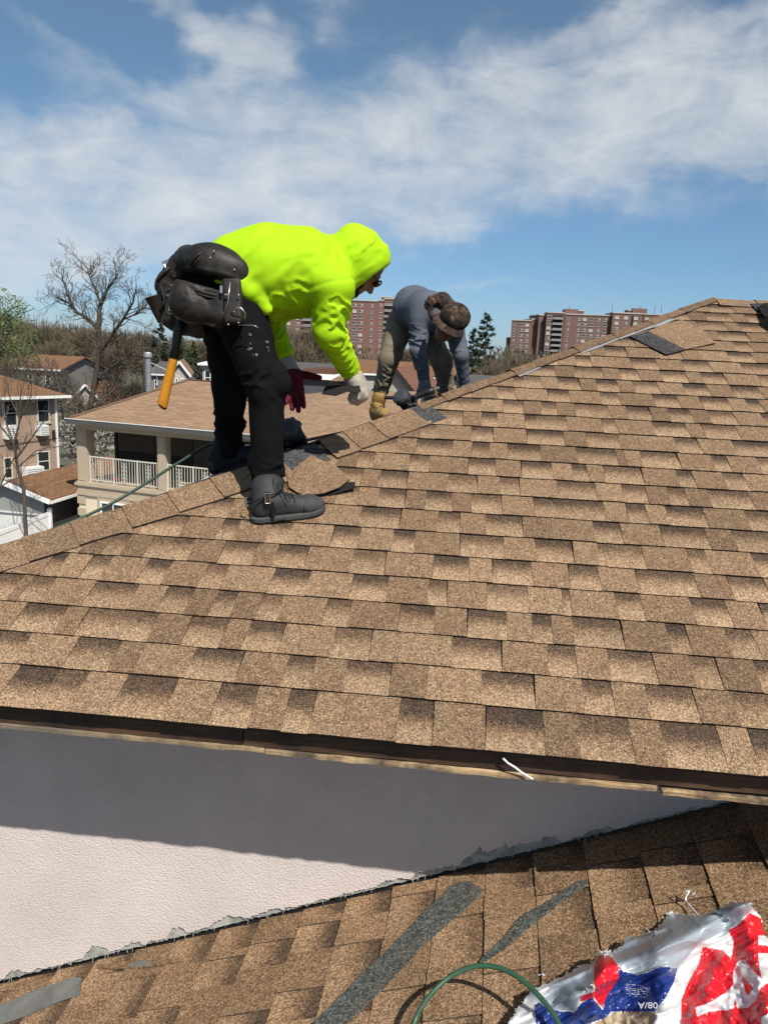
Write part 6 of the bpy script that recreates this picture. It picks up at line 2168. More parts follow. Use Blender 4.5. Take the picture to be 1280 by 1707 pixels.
mb = MB(); mb.poly([A(367, 476, 2.962), A(371, 476, 2.962), A(371, 488, 2.96), A(367, 488, 2.96)], CF * .004); mb.box(A(379, 491, 2.957), (.02, .006, .006)); build('strap_tip', mb, M_GALV, pk_)
mb = MB()
for (x, y) in ((351, 430), (357, 419), (391, 450)): mb.ball(A(x, y, 2.985 if x < 380 else 3.0), .0042, 0, 8, 5)
build('rivet', mb, M_STEEL, belt, kind='stuff')
# laced edge of the hip panel
mb = MB()
for (x0, y0, x1, y1) in ((315, 443, 340, 417), (321, 452, 347, 420), (318, 448, 338, 425)):
    mb.tube([A(x0, y0, 3.0), A((x0 + x1) / 2 + 2, (y0 + y1) / 2 - 4, 2.985), A(x1, y1, 3.0)], .0035, 6)
build('lacing', mb, M_LEATHER2, belt, smooth=True)
# second pouch on the back of the belt, with a strap bundle and a cup holder
bp = [('c', A(310, 424, 3.12), A(292, 448, 3.14), .036, .040, 0), ('c', A(292, 448, 3.14), A(274, 476, 3.16), .030, .036, .02), ('c', A(276, 478, 3.14), A(283, 524, 3.15), .034, .046, .03), ('c', A(296, 470, 3.18), A(300, 530, 3.18), .060, .055, .04),
      ('c', A(318, 418, 3.12), A(306, 450, 3.12), .022, .026, .02), ('c', A(330, 540, 3.16), A(312, 540, 3.18), .06, .05, .04)]
lo, hi = bounds([A(300, 412, 3.15), A(262, 480, 3.15), A(300, 545, 3.15)], .11)
back = sculpt('back_pouch', lambda P: prims(P, bp) + .003 * n3(P, 34, 8) + folds(P, A(312, 420, 3.12), A(280, 530, 3.15), .005, .045, .0, 1.0, .1, 1, 1.0), lo, hi, .0052, M_LEATHER2, belt)
cu0, cu1 = A(260, 492, 3.12), A(275, 536, 3.14)
mb = MB(); dv_ = (cu1 - cu0)
mb.tube([cu0, cu0 + dv_ * .04, cu0 + dv_ * .3, cu0 + dv_ * .65, cu1], [.047, .046, .040, .035, .028], 18, cap=False)
mb.tube([cu0 + dv_ * .02, cu0 + dv_ * .3, cu1 - dv_ * .02], [.042, .035, .024], 18)
build('cup_pocket', mb, M_LEATHER2, back, smooth=True)
mb = MB(); mb.tube([A(262, 470, 3.10), A(270, 458, 3.10), A(283, 446, 3.10)], .006, 6); mb.tube([A(268, 474, 3.09), A(275, 500, 3.08), A(266, 520, 3.08)], .006, 6); build('strap', mb, M_LEATHER, back, smooth=True)
mb = MB(); mb.beam(A(272, 440, 3.12), A(283, 436, 3.12), .014, .018); mb.tube([A(274, 441, 3.115), A(278, 448, 3.115)], .006, 6); build('clip', mb, M_STEEL, back)

# hammer hanging from the belt
hm = empty('hammer', A(272, 672, 3.10), 'long hammer with a black and orange handle hanging from the tool belt', 'hammer')
hp = [A(302, 520, 3.10), A(297, 552, 3.10), A(293, 580, 3.10), A(290, 597, 3.10), A(285, 622, 3.10), A(280, 648, 3.10), A(275, 668, 3.10), A(272, 676, 3.10)]
mb = MB(); mb.tube(hp[:4], [.020, .020, .018, .021], 10); build('handle', mb, M_BLKPL, hm, smooth=True)
hs = [('c', hp[3], hp[7] - CR * .004, .0185, .0225, 0)]
lo, hi = bounds([hp[3], hp[7]], .05)
ed = V3((hp[6] - hp[5]).normalized() + CR * -.55); ed /= np.linalg.norm(ed)
sculpt('grip', lambda P: np.maximum(prims(P, hs), (P - V3(hp[7])) @ ed - .002), lo, hi, .0035, M_ORANGE, hm)
mb = MB(); bc = hp[7] + Vector(ed) * .004; mb.tube([bc - Vector(ed) * .004, bc + Vector(ed) * .005], [.021, .018], 12); build('butt_cap', mb, M_BLKPL, hm)
mb = MB(); hd = A(303, 512, 3.12); mb.beam(hd - CR * .05, hd + CR * .06, .03, .032); mb.beam(hd + CR * .05, hd + CR * .075, .036, .036); build('head', mb, M_STEEL, hm)

# the cap shingle held in the gloved hand
hs0 = A(590, 641, wrR.y + .0)
mb = MB()
tl = [A(543, 643, 3.36), A(551, 634, 3.46), A(562, 628, 3.56), A(584, 626, 3.58), A(594, 632, 3.44), A(599, 641, 3.34)]
mb.add(tl + [A(574, 637, 3.44)], [(i, (i + 1) % 6, 6) for i in range(6)], 0, .36)
bl = [A(543, 643, 3.36), A(599, 641, 3.34), A(602, 654, 3.28), A(578, 653, 3.28), A(560, 660, 3.28), A(536, 657, 3.29)]
mb.add(bl, [tuple(range(6))], 1, 1.0)  # front flap's shadow painted in as black asphalt
mb.add([p - CU * .005 for p in tl], [tuple(range(6))], 1, 1.0); mb.add([p + CF * .006 for p in bl], [tuple(range(6))], 0, .36)
o = build('held_shingle', mb, [M_CAPG, M_EDGE], None, origin=hs0, normals=False)
tag(o, 'bent tan cap shingle held in the white gloved hand of the near worker', 'shingle')
# ================================================================== far worker, on the slope beyond the hip
man2 = empty('person', Vector((A(640, 690, 5.2).x, 5.2, far_z(A(640, 690, 5.2).x, 5.2))), 'worker in a grey long sleeved shirt, camouflage cap and tan boots stooping beyond the hip', 'person')
VW2 = (tuple((CR * .5 + CF * .86).normalized()), 1.12)
hA, hB = A(666, 545, 5.28), A(708, 550, 5.24)
kA, kB = A(648, 600, 5.12), A(737, 602, 5.02)
aA, aB = A(634, 654, 5.20), A(745, 668, 5.16)
pl2, md2, ch2 = A(681, 528, 5.34), A(691, 514, 5.18), A(714, 521, 4.98)
sA, sB = A(703, 537, 4.92), A(755, 545, 4.88)
eA, eB = A(697, 585, 4.86), A(768, 592, 4.84)
wA, wB = A(707, 634, 4.92), A(774, 640, 4.94)
up2 = (CR * .42 - CF * .62 + CU * .62).normalized()
fw2 = (CR * -.62 - CU * .72 - CF * .30); fw2 = (fw2 - up2 * fw2.dot(up2)).normalized()
hc2 = A(752, 538, 4.74)
HD2, HX2, HF2 = head_prims(hc2, up2, fw2, 1.0)
tor2 = [('c', pl2, md2, .110, .132, 0, VW2), ('c', md2, ch2, .132, .122, .05, VW2), ('c', ch2, A(735, 530, 4.90), .128, .10, .05), ('c', ch2, sA, .09, .075, .05), ('c', A(735, 530, 4.90), sB, .085, .07, .05)]
aR2 = [('c', sA, eA, .074, .052, .03), ('c', eA, wA, .050, .037, .02)]
aL2 = [('c', sB, eB, .068, .050, .03), ('c', eB, wB, .048, .036, .02)]
lA2 = [('c', hA, kA, .096, .070, 0), ('c', kA, aA, .066, .050, .02)]
lB2 = [('c', hB, kB, .092, .068, 0), ('c', kB, aB, .064, .050, .02)]
h2f = (CR * .16 - CU * .98 - CF * .1).normalized()
HA2 = hand_prims(wA + h2f * .012, h2f, (CR * -.75 - CF * .5), (CR * .4 - CF * .8), (.25, .3, .35, .4), .55, 1.0, 1.1, .9)
HB2 = hand_prims(wB + h2f * .012, h2f, (CR * -.8 - CF * .3), (CR * .5 - CF * .8), (.5, .5, .6, .6), .6, 1.0, 1.1, .8)
fA0 = Vector((A(627, 690, 5.22).x, 5.24, 0)); fA0.z = far_z(fA0.x, fA0.y) + .012
fA1 = fA0 + Vector((.115, -.25, 0)); fA1.z = far_z(fA1.x, fA1.y) + .012
fB0 = Vector((A(742, 670, 5.2).x, 5.2, 0)); fB0.z = far_z(fB0.x, fB0.y) + .012
fB1 = fB0 + Vector((.05, .27, 0)); fB1.z = far_z(fB1.x, fB1.y) + .012
bl2 = grow_p(tor2, -.02) + [('c', ch2, hc2, .06, .055, .03)] + HD2 + grow_p(aR2, -.013) + grow_p(aL2, -.013) + grow_p(HA2, -.0035) + grow_p(HB2, -.0035) + grow_p(lA2, -.016) + grow_p(lB2, -.016)
for a_, f0_, f1_ in ((aA, fA0, fA1), (aB, fB0, fB1)):
    bl2 += [('c', a_, f0_.lerp(f1_, .3) + Vector((0, 0, .06)), .034, .030, .02), ('c', f0_.lerp(f1_, .3) + Vector((0, 0, .06)), f0_.lerp(f1_, .7) + Vector((0, 0, .05)), .030, .024, .02)]
lo, hi = bounds([pl2, hc2, wA, wB, aA, aB, fA0, fB1], .24)
sculpt('body', lambda P: prims(P, bl2), lo, hi, .0075, M_SKIN, man2)
M_GREYS = cloth('grey_shirt', (.088, .099, .122), .75, 900, .15, .1)
M_KHAKI = cloth('olive_work_trousers', (.165, .137, .098), .85, 700, .2, .2, dirt=(.07, .058, .04))
M_BOOTT = cloth('tan_boot_leather', (.30, .185, .065), .7, 400, .25, .25, dirt=(.16, .10, .045))
M_SOLET = simple('brown_sole', (.10, .065, .04), .85, .2, 20)
M_LACE = simple('yellow_lace', (.42, .27, .09), .8, .2, 30)
M_GGLOVE = cloth('grey_green_glove', (.085, .105, .10), .7, 300, .3, .2)
M_CAMO, t, bs = new_mat('brown_camouflage_cloth')
p = opos(t); k1 = t.noise(p, 20.0, 3.0, .6, .8); k2 = t.noise(p, 34.0, 3.0, .6, .6)
c = t.ramp(k1, [(0, (.020, .015, .012)), (.46, (.020, .015, .012)), (.50, (.045, .030, .022)), (.60, (.045, .030, .022)), (.64, (.085, .055, .038))], 'EASE')
c = t.mix(t.mapr(k2, .62, .64), c, (.17, .095, .06))
t.put(bs.inputs['Base Color'], c); bs.inputs['Roughness'].default_value = .85; bs.inputs['Specular IOR Level'].default_value = .2
bump(t, bs, t.noise(p, 60.0, 4.0), .3, .004)


def f_shirt(P):
    d = prims(P, tor2) + folds(P, pl2, ch2, .006, .12, .0, 1.0, .25, .6, 1.2, False)
    a = prims(P, aR2) + folds(P, sA, eA, .012, .055, .05, 1.05, .13, 2.0, .9) + folds(P, eA, wA, .006, .060, .0, .9, .1, 4.4, 1.2)
    b = prims(P, aL2) + folds(P, sB, eB, .011, .055, .05, 1.05, .13, 3.3, .9) + folds(P, eB, wB, .007, .055, .0, 1.0, .1, 1.4, 1.1)
    d = smin(smin(d, a, .025), b, .025)
    w_ = V3((pl2 - md2).normalized()); d = np.maximum(d, (P - V3(pl2)) @ w_ - .05)
    for wr, e_ in ((wA, eA), (wB, eB)):
        u = V3((wr - e_).normalized()); m = np.linalg.norm(P - V3(wr), axis=1) < .08
        d = np.where(m, np.maximum(d, (P - V3(wr)) @ u), d)
    return d


lo, hi = bounds([pl2, ch2, sA, sB, eA, wA, wB], .20)
sculpt('shirt', f_shirt, lo, hi, .0068, M_GREYS, man2)


def f_tr2(P):
    d = prims(P, [('c', A(676, 536, 5.34), A(694, 541, 5.30), .118, .115, 0, VW2)])
    a = prims(P, lA2) + folds(P, hA, kA, .010, .080, .1, 1.0, .18, 1.0, .9) + folds(P, kA, aA, .012, .070, .0, 1.05, .14, 2.0, .9)
    b = prims(P, lB2) + folds(P, hB, kB, .010, .080, .1, 1.0, .18, 3.0, .9) + folds(P, kB, aB, .012, .070, .0, 1.05, .14, 4.0, .9)
    d = smin(smin(d, a, .03), b, .03)
    for an_, kn_ in ((aA, kA), (aB, kB)):
        u = V3((an_ - kn_).normalized()); m = np.linalg.norm(P - V3(an_), axis=1) < .11
        d = np.where(m, np.maximum(d, (P - V3(an_)) @ u - .012), d)
    return d


lo, hi = bounds([pl2, hA, hB, kA, kB, aA, aB], .16)
sculpt('trousers', f_tr2, lo, hi, .0068, M_KHAKI, man2)
boot(man2, fA0, fA1, (-.3, 0, 1), aA + (kA - aA) * .25, .10, M_BOOTT, M_SOLET, res=.006, wd=.042, laces=M_LACE, label='tan lace up boot standing on the hip with yellow laces')
boot(man2, fB0, fB1, (-.3, 0, 1), aB + (kB - aB) * .25, .09, M_BOOTT, M_SOLET, res=.007, wd=.048)
for hp_, w0, lb in ((HA2, wA, 'grey green glove pressing down beside the nail gun'), (HB2, wB, 'grey green glove partly hidden by the hip')):
    gp = grow_p(hp_, .0015) + [('c', w0 - h2f * .02, w0 + h2f * .05, .036, .034, .012)]
    lo, hi = bounds([w0, w0 + h2f * .19], .10)
    sculpt('glove', lambda P: np.maximum(prims(P, gp), -((P - V3(w0 - h2f * .015)) @ V3(h2f))) + .001 * n3(P, 130, 1), lo, hi, .0042, M_GGLOVE, man2, origin=w0, label=lb)
# cap: crown, brim, neck cloth
HXc = HX2
rt2 = fw2.cross(up2)
cpr = [('e', HXc(0, -.008, .040), (rt2, fw2, up2), (.092, .110, .088), 0)]


def f_cap(P):
    d = prims(P, cpr) + .0025 * n3(P, 42, 2.0)
    q = (P - V3(hc2)); h = q @ V3(up2)
    d = np.maximum(d, .012 - h)
    sm = np.abs(np.abs(q @ V3(rt2)) - .045) ; d = d + .0018 * np.exp(-(sm / .004) ** 2) + .0018 * np.exp(-((q @ V3(rt2)) / .004) ** 2)
    ins = prims(P, grow_p(cpr, -.010))
    return np.maximum(d, -ins)


lo, hi = bounds([hc2], .19)
cp2 = sculpt('cap', f_cap, lo, hi, .0055, M_CAMO, man2, origin=hc2)
mb = MB(); rws = []
for r0 in (0.0, .35, .7, 1.0):
    row = []
    for j in range(17):
        a = R_(-74 + 148 * j / 16)
        base_ = rt2 * (math.sin(a) * .094) + fw2 * (math.cos(a) * .112 - .008)
        out = rt2 * (math.sin(a) * .094 + math.sin(a) * .018 * r0) + fw2 * (math.cos(a) * .108 - .008 + (.066 * math.cos(a) ** .8 if math.cos(a) > 0 else 0) * r0)
        drop = -.020 * (math.sin(a) ** 2) * r0 - .012 * r0
        row.append(hc2 + out + up2 * (.018 + drop))
    rws.append(row)
vs = [p for r0 in rws for p in r0]; n_ = 17
mb.add(vs, [(i * n_ + j, i * n_ + j + 1, (i + 1) * n_ + j + 1, (i + 1) * n_ + j) for i in range(3) for j in range(16)])
vs2 = [p - up2 * .004 for p in vs]
mb.add(vs2, [(i * n_ + j, (i + 1) * n_ + j, (i + 1) * n_ + j + 1, i * n_ + j + 1) for i in range(3) for j in range(16)])
mb.add(rws[3] + [p - up2 * .004 for p in rws[3]], [(j, j + 1, n_ + j + 1, n_ + j) for j in range(16)])
build('brim', mb, M_CAMO, cp2, smooth=True)
mb = MB(); mb.ball(hc2 + up2 * .130 - fw2 * .006, .009, 0, 8, 5); build('button', mb, M_CAMO, cp2, smooth=True)
nk = [('c', A(722, 506, 4.86), A(738, 500, 4.84), .050, .045, 0), ('c', A(714, 514, 4.88), A(724, 528, 4.84), .040, .040, .03), ('c', A(738, 502, 4.84), A(750, 512, 4.80), .045, .045, .03)]
lo, hi = bounds([A(714, 514, 4.88), A(750, 510, 4.8)], .12)
sculpt('neck_cloth', lambda P: prims(P, nk) + folds(P, A(712, 520, 4.86), A(752, 500, 4.82), .007, .045, -.2, 1.2, .12, 2.0, .8), lo, hi, .0055, M_CAMO, man2)
M_STRIPE = simple('pale_reflective_stripe', (.34, .36, .42), .5)

# ================================================================== tools on the roof
M_TOOLB = simple('tool_black', (.014, .014, .015), .45, .25, 30, dirt=(.03, .028, .026))
M_TOOLG = simple('tool_grey', (.045, .048, .052), .4, .2, 30)


def nail_gun(o, lx, uz, label, group='nail guns on the roof', s=1.0):
    """o: centre of the driver body; lx: from the body out along the handle; uz: from the nose to the cap"""
    lx = Vector(lx).normalized(); uz = (Vector(uz) - lx * Vector(uz).dot(lx)).normalized(); sy = uz.cross(lx)
    X = lambda a, b, c: o + lx * (a * s) + sy * (b * s) + uz * (c * s)
    g = empty('nail_gun', X(0, 0, -.14), label, 'nail gun', group)
    mb = MB(); mb.tube([X(0, 0, c) for c in (-.05, -.045, .04, .045, .06)], [.036 * s, .043 * s, .046 * s, .043 * s, .043 * s], 16); build('body', mb, M_TOOLB, g)
    mb = MB(); mb.tube([X(0, 0, c) for c in (.061, .075, .10, .112, .118)], [.049 * s, .053 * s, .053 * s, .046 * s, .030 * s], 16)
    for i in range(8):
        a = i * math.pi / 4; mb.box(X(.050 * math.cos(a), .050 * math.sin(a), .087), (.014 * s, .014 * s, .03 * s), Matrix((lx, sy, uz)).transposed())
    build('cap', mb, M_TOOLG, g)
    mb = MB(); mb.tube([X(.03, 0, .03), X(.09, 0, .036), X(.16, 0, .026), X(.20, 0, .02)], [.022 * s, .019 * s, .020 * s, .024 * s], 10); build('handle', mb, M_TOOLB, g, smooth=True)
    mb = MB(); mb.tube([X(.21, 0, .02), X(.235, 0, .018)], [.011 * s, .011 * s], 8); build('air_fitting', mb, M_STEEL, g)
    mb = MB(); mb.tube([X(0, 0, -.05), X(0, 0, -.12), X(0, 0, -.14)], [.020 * s, .014 * s, .011 * s], 10); build('nose', mb, M_TOOLG, g)
    M = Matrix((lx, sy, uz)).transposed()
    mb = MB(); mb.box(X(.10, 0, -.075), (.15 * s, .028 * s, .03 * s), M); mb.tube([X(.13, -.04, -.075), X(.13, .04, -.075)], .05 * s, 16); build('magazine', mb, M_TOOLB, g)
    mb = MB(); mb.tube([X(.05, 0, .012), X(.052, 0, -.008), X(.06, 0, -.018)], .005 * s, 6); build('trigger', mb, M_TOOLG, g)
    return X


X1 = nail_gun(A(494, 731, 3.66), (-.92, .25, .05), (.55, -.72, .35), 'black nail gun lying on the hip right behind the near worker shin', s=1.05)
X2 = nail_gun(A(680, 676, 4.62), (.62, -.1, .35), (.25, -.55, .75), 'black nail gun held down on the hip by the far worker grey glove', s=.95)
c_ = A(686, 667, 4.50); e1 = (CR * .9 + CU * .3).normalized(); e2 = (CU * .8 - CF * .5).normalized()
hcp = empty('hose_coupling', c_, 'dark hose coupling with a ring beside the tan boot of the far worker', 'coupling')
mb = MB(); mb.tube([c_ + e1 * (math.cos(q) * .030) + e2 * (math.sin(q) * .030) for q in np.linspace(0, 6.2832, 20)], .0055, 6); build('ring', mb, M_TOOLG, hcp, smooth=True)
mb = MB(); mb.tube([A(641, 663, 4.60), A(662, 663, 4.58), A(664, 663, 4.58), A(672, 663, 4.56), A(682, 666, 4.52)], [.010, .012, .018, .018, .012], 8); build('barrel', mb, M_TOOLG, hcp, smooth=True)

M_HOSE = simple('green_hose', (.030, .085, .048), .42, .12, 20, spec=.5)
M_HOSED = simple('dark_green_hose', (.022, .050, .030), .5, .15, 20, spec=.4)


def smooth_path(pts, n=10):
    out = []
    P = [pts[0]] + list(pts) + [pts[-1]]
    for i in range(1, len(P) - 2):
        for k in range(n):
            t = k / n; a, b, c, d = P[i - 1], P[i], P[i + 1], P[i + 2]
            out.append(.5 * ((2 * b) + (c - a) * t + (2 * a - 5 * b + 4 * c - d) * t * t + (3 * b - a - 3 * c + d) * t ** 3))
    return out + [pts[-1]]


hz = [(-70, 934, 2.62), (0, 911, 2.77), (60, 893, 2.86), (130, 866, 2.97), (185, 840, 3.08), (240, 808, 3.20), (300, 770, 3.36), (352, 741, 3.52), (400, 738, 3.62), (440, 740, 3.68)]
mb = MB(); mb.tube(smooth_path([A(x, y, Y) for x, y, Y in hz]), .0068, 9)
o = build('air_hose', mb, M_HOSED, None, origin=A(130, 866, 2.97), smooth=True); tag(o, 'dark green air hose running up along the hip behind the near worker legs', 'hose')
hz = [(672, 1760, .10), (690, 1706, .12), (702, 1680, .14), (722, 1653, .16), (752, 1627, .17), (790, 1611, .175), (830, 1613, .17), (868, 1632, .155), (905, 1668, .13), (930, 1704, .11), (955, 1760, .08)]
mb = MB(); mb.tube(smooth_path([LP(x, y, h) for x, y, h in hz]), .0078, 12)
o = build('air_hose', mb, M_HOSE, None, origin=LP(790, 1611, .17), smooth=True); tag(o, 'green air hose looping up over the lower roof beside the torn bag', 'hose')
# two single nails and small debris on the slopes
mb = MB(); q = RP(1131, 1199, .008); mb.ball(q, .006, 0, 8, 5, (1, 1, .5)); o = build('roofing_nail', mb, M_STEEL, None, origin=q); tag(o, 'single dark nail head on the front slope near the eave at right', 'nail')

# ================================================================== torn plastic shingle wrapping at bottom right
M_FILM, t, bs = new_mat('white_film')
p = opos(t); bs.inputs['Base Color'].default_value = (.55, .56, .57, 1); bs.inputs['Roughness'].default_value = .32; bs.inputs['Specular IOR Level'].default_value = .5
bump(t, bs, t.noise(p, 30.0, 3.0, .5, .4), .10, .01)


def film(name, col, rough=.28):
    m, t, bs = new_mat(name); p = opos(t)
    n1 = t.noise(p, 60, 4, .6); c = t.mix(t.mapr(n1, .64, .74, 0, .5), col, (.6, .6, .6))
    t.put(bs.inputs['Base Color'], c); bs.inputs['Roughness'].default_value = rough
    bump(t, bs, t.noise(p, 30.0, 3.0, .5, .4), .10, .01)
    return m


M_GRYF = film('silver_skylit_film', (.29, .33, .37)); M_REDF = film('red_print_film', (.56, .012, .022)); M_BLUF = film('blue_print_film', (.010, .030, .17)); M_PAPER = simple('tan_paper', (.36, .29, .19), .8, .2, 20)  # silver film toned darker and bluer for its sky-lit, turned-away side


def cz(pts): return [(840 + x / 2.909, 1460 + y / 2.909) for x, y in pts]


def inside(x, y, poly):
    c = False; j = len(poly) - 1
    for i in range(len(poly)):
        xi, yi = poly[i]; xj, yj = poly[j]
        if (yi > y) != (yj > y) and x < (xj - xi) * (y - yi) / (yj - yi) + xi: c = not c
        j = i
    return c


OUT = cz([(1190, 128), (1150, 135), (1110, 118), (1068, 148), (1030, 165), (985, 182), (930, 196), (870, 188), (805, 178), (770, 225), (740, 255), (690, 275), (640, 300), (590, 296), (575, 330), (515, 368), (470, 372), (425, 420), (380, 432), (300, 480), (220, 515), (150, 540), (100, 590),
          (60, 650), (20, 719), (0, 800), (30, 960), (1500, 960), (1500, 420), (1330, 380), (1268, 290), (1240, 200), (1205, 150)])
BLUE = [cz([(555, 435), (575, 465), (610, 470), (640, 482), (690, 470), (760, 440), (840, 448), (820, 520), (775, 600), (728, 658), (480, 656), (486, 600), (540, 520)]), cz([(145, 628), (165, 615), (250, 655), (340, 662), (372, 620), (425, 588), (475, 650), (520, 655), (490, 690), (350, 735), (160, 760)])]
RED = [cz([(470, 378), (440, 415), (432, 470), (440, 560), (370, 585), (372, 610), (430, 590), (480, 642), (492, 590), (555, 500), (555, 440), (525, 395)]),
       cz([(962, 345), (1060, 362), (1100, 400), (1112, 320), (1085, 262), (1130, 240), (1190, 180), (1240, 205), (1268, 270), (1290, 320), (1500, 400), (1500, 960), (850, 960), (858, 600), (900, 500), (940, 430)])]
LET = [cz([(1130, 415), (1165, 404), (1190, 445), (1250, 500), (1235, 440), (1232, 372), (1290, 378), (1330, 400), (1330, 500), (1290, 512), (1240, 545), (1222, 600), (1180, 640), (1130, 642), (1118, 600), (1112, 640), (1080, 652), (1000, 656), (935, 682), (924, 640), (1000, 612), (1080, 562), (1112, 530), (1106, 480)]),
       cz([(1230, 290), (1290, 284), (1330, 300), (1330, 345), (1232, 335)]), cz([(1240, 690), (1300, 660), (1330, 760), (1270, 780)])]
CUT = [cz([(1152, 490), (1185, 520), (1208, 545), (1178, 582), (1165, 555)])]
WHT2 = [cz([(860, 575), (960, 350), (1005, 325), (940, 330), (860, 470), (760, 590), (728, 660), (730, 960), (855, 960)])]
PAP = [cz([(400, 735), (540, 662), (640, 655), (730, 660), (725, 960), (380, 960)])]


def bag_h(x, y):
    q = Vector((x * .012, y * .012, 0))
    b = .030
    # main fold ridges (photo pixels)
    for (x0, y0, x1, y1, hh, w_) in ((1250, 1505, 960, 1660, .075, 26), (1180, 1545, 1010, 1610, .03, 13), (1110, 1600, 1090, 1730, .06, 30), (1240, 1520, 1280, 1700, .05, 26), (1200, 1600, 1150, 1720, .035, 18), (1000, 1590, 985, 1690, .03, 18), (900, 1650, 1000, 1600, .035, 20)):
        dx, dy = x1 - x0, y1 - y0; t = max(0, min(1, ((x - x0) * dx + (y - y0) * dy) / (dx * dx + dy * dy)))
        d = math.hypot(x - x0 - t * dx, y - y0 - t * dy); b += hh * math.exp(-(d / w_) ** 2)
    r = 0
    for i, (f, a) in enumerate(((1.3, .016), (2.6, .012), (5.2, .0055))):
        n_ = mnoise.noise(Vector((q.x * f + 11 * i, q.y * f * 1.1, i * 3.1)))
        r += a * (1 - 2.2 * abs(n_))
    u_ = ((x - 1250) * -.88 + (y - 1505) * .47); v_ = ((x - 1250) * .47 + (y - 1505) * .88)
    band = max(0.0, min(1.0, (70 - v_) / 40.0))
    n_ = mnoise.noise(Vector((u_ * .0065, v_ * .034, 3.0))); n2_ = mnoise.noise(Vector((u_ * .016, v_ * .07, 8.0)))
    r = r * (1 - .75 * band) + band * (.026 * (1 - 2.4 * abs(n_)) + .009 * (1 - 2.2 * abs(n2_)))
    return max(.016, b + r)


bg_ = empty('shingle_wrapper', LP(1080, 1640), 'torn red, white and blue plastic wrapper crumpled on the lower roof at bottom right', 'wrapper')
N1, N2 = 330, 180
FOLD = 0
gx = np.linspace(830, 1400, N1); gy = np.linspace(1495, 1790, N2)
rj = random.Random(6)
grid = {}
layers = {'film': (MB(), M_FILM, 'white_sheet'), 'grey': (MB(), M_GRYF, 'silver_sheet'), 'red': (MB(), M_REDF, 'red_panel'), 'blue': (MB(), M_BLUF, 'blue_panel'), 'paper': (MB(), M_PAPER, 'paper_liner')}
GREY = [cz([(1190, 128), (1110, 118), (930, 196), (805, 178), (590, 296), (515, 368), (555, 435), (640, 482), (760, 440), (845, 446), (940, 330), (1085, 262), (1185, 180), (1205, 150)]), cz([(380, 432), (425, 420), (400, 500), (345, 650), (250, 655), (165, 615), (220, 540)])]
pos = np.empty((N1, N2), dtype=object)
for i, x in enumerate(gx):
    for j, y in enumerate(gy):
        xx = x + 0.9 * mnoise.noise(Vector((x * .3, y * .3, 9)))
        yy = y + 0.9 * mnoise.noise(Vector((x * .3, y * .3, 19)))
        pos[i, j] = (xx, yy, LP(xx, yy, 0) )
hts_ = {}
for i in range(N1):
    for j in range(N2):
        x, y, q = pos[i, j]; hts_[i, j] = LP(x, y, bag_h(x, y))
for i in range(N1 - 1):
    for j in range(N2 - 1):
        x = (pos[i, j][0] + pos[i + 1, j + 1][0]) / 2; y = (pos[i, j][1] + pos[i + 1, j + 1][1]) / 2
        xe = x + 5 * mnoise.noise(Vector((x * .13, y * .13, 2))) + 3 * mnoise.noise(Vector((x * .4, y * .4, 7))); ye = y + 5 * mnoise.noise(Vector((x * .13, y * .13, 8))) + 3 * mnoise.noise(Vector((x * .4, y * .4, 17)))
        if not inside(xe, ye, OUT): continue
        k = 'film'
        if any(inside(x, y, q) for q in LET) and not any(inside(x, y, q) for q in CUT): k = 'film'
        elif any(inside(x, y, q) for q in RED): k = 'red'
        elif any(inside(x, y, q) for q in BLUE): k = 'blue'
        elif any(inside(x, y, q) for q in PAP): k = 'paper'
        elif any(inside(x, y, q) for q in WHT2): k = 'film'
        elif any(inside(x, y, q) for q in GREY): k = 'grey'
        layers[k][0].add([hts_[i, j], hts_[i + 1, j], hts_[i + 1, j + 1], hts_[i, j + 1]], [(0, 1, 2, 3)])
for k, (mb, m, nm) in layers.items():
    o = build(nm, mb, m, bg_, normals=False)
    b = bmesh.new(); b.from_mesh(o.data); bmesh.ops.remove_doubles(b, verts=b.verts, dist=1e-5); bmesh.ops.recalc_face_normals(b, faces=b.faces); b.to_mesh(o.data); b.free()
    o.data.polygons.foreach_set('use_smooth', [True] * len(o.data.polygons)) if k in ('grey', 'film') else None
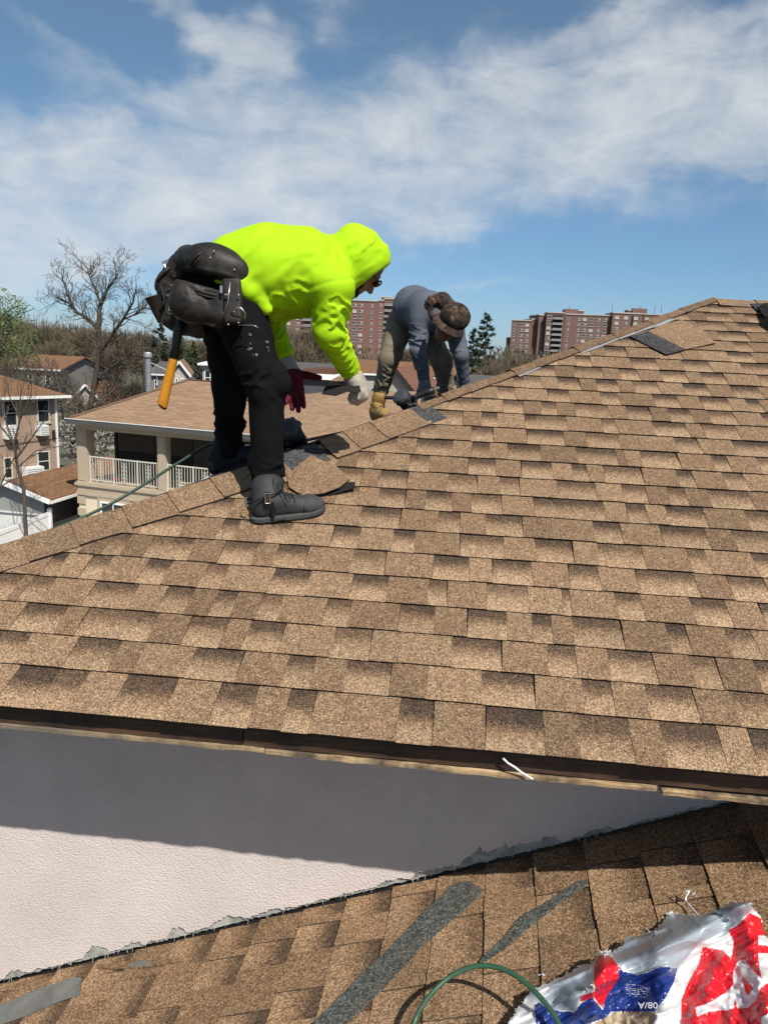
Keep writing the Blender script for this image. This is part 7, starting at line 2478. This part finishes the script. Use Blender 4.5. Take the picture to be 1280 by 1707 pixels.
# torn curls along the edge
mb = MB()
for (px, py, n_) in ((1147, 1500, 5), (1012, 1596, 7), (990, 1655, 6), (1085, 1552, 4), (1205, 1530, 5), (905, 1628, 3)):
    for i in range(n_):
        x, y = px + rj.uniform(-12, 12), py + rj.uniform(-10, 10); h = bag_h(x, y)
        a = LP(x, y, h); b = LP(x + rj.uniform(-6, 6), y - rj.uniform(2, 9), h + rj.uniform(.004, .02)); c = LP(x + rj.uniform(-10, 10), y - rj.uniform(0, 14), h + rj.uniform(.0, .03))
        s_ = LU * rj.uniform(.003, .006)
        mb.add([a - s_, a + s_, b + s_ * .7, b - s_ * .7, c], [(0, 1, 2, 3), (3, 2, 4)])
mb.tube(smooth_path([LP(1172, 1534, .04), LP(1160, 1522, .035), LP(1148, 1508, .03), LP(1142, 1498, .04), LP(1147, 1488, .05), LP(1146, 1484, .055)], 5), [.003] * 26, 5)
build('torn_edge', mb, M_FILM, bg_, kind='stuff')
# print on the blue panel: fine lines, a ring mark and a few characters standing on their heads
mb = MB()
for ln in range(7):
    for sgm in range(9):
        x0 = 1043 + sgm * 4.6 + rj.uniform(-.6, .6); y0 = 1640 + ln * 3.1 + sgm * .5
        if rj.random() < .18: continue
        x1 = x0 + rj.uniform(2.4, 4.2)
        mb.add([LP(a, b, bag_h(a, b) + .0022) for a, b in ((x0, y0), (x1, y0 + .4), (x1, y0 + 1.2), (x0, y0 + .8))], [(0, 1, 2, 3)])
for (x, y, r_) in ((1116, 1616, 3.2),):
    ring = []
    for q in range(16):
        a = q * math.pi / 8
        for rr in (r_, r_ * .72): ring.append(LP(x + rr * math.cos(a), y + rr * math.sin(a), bag_h(x, y) + .003))
    mb.add(ring, [(2 * q, 2 * ((q + 1) % 16), 2 * ((q + 1) % 16) + 1, 2 * q + 1) for q in range(16)])
build('fine_print', mb, M_FILM, bg_, kind='stuff')
cu = bpy.data.curves.new('print', 'FONT'); cu.body = '08/A'; cu.size = .028; cu.extrude = 0.0004
tmp = bpy.data.objects.new('print_text', cu); COL.objects.link(tmp)
dg = bpy.context.evaluated_depsgraph_get(); me = bpy.data.meshes.new_from_object(tmp.evaluated_get(dg)); bpy.data.objects.remove(tmp)
me.materials.clear(); me.materials.append(M_FILM)
px, py = 1096, 1671
p0 = LP(px, py, bag_h(px, py) + .010); xd = (LP(px + 10, py, 0) - LP(px, py, 0)).normalized(); yd = LN.cross(xd)
inst('lettering', me, bg_, axes(p0, xd, yd, LN) @ Matrix.Rotation(R_(180), 4, 'Z'))
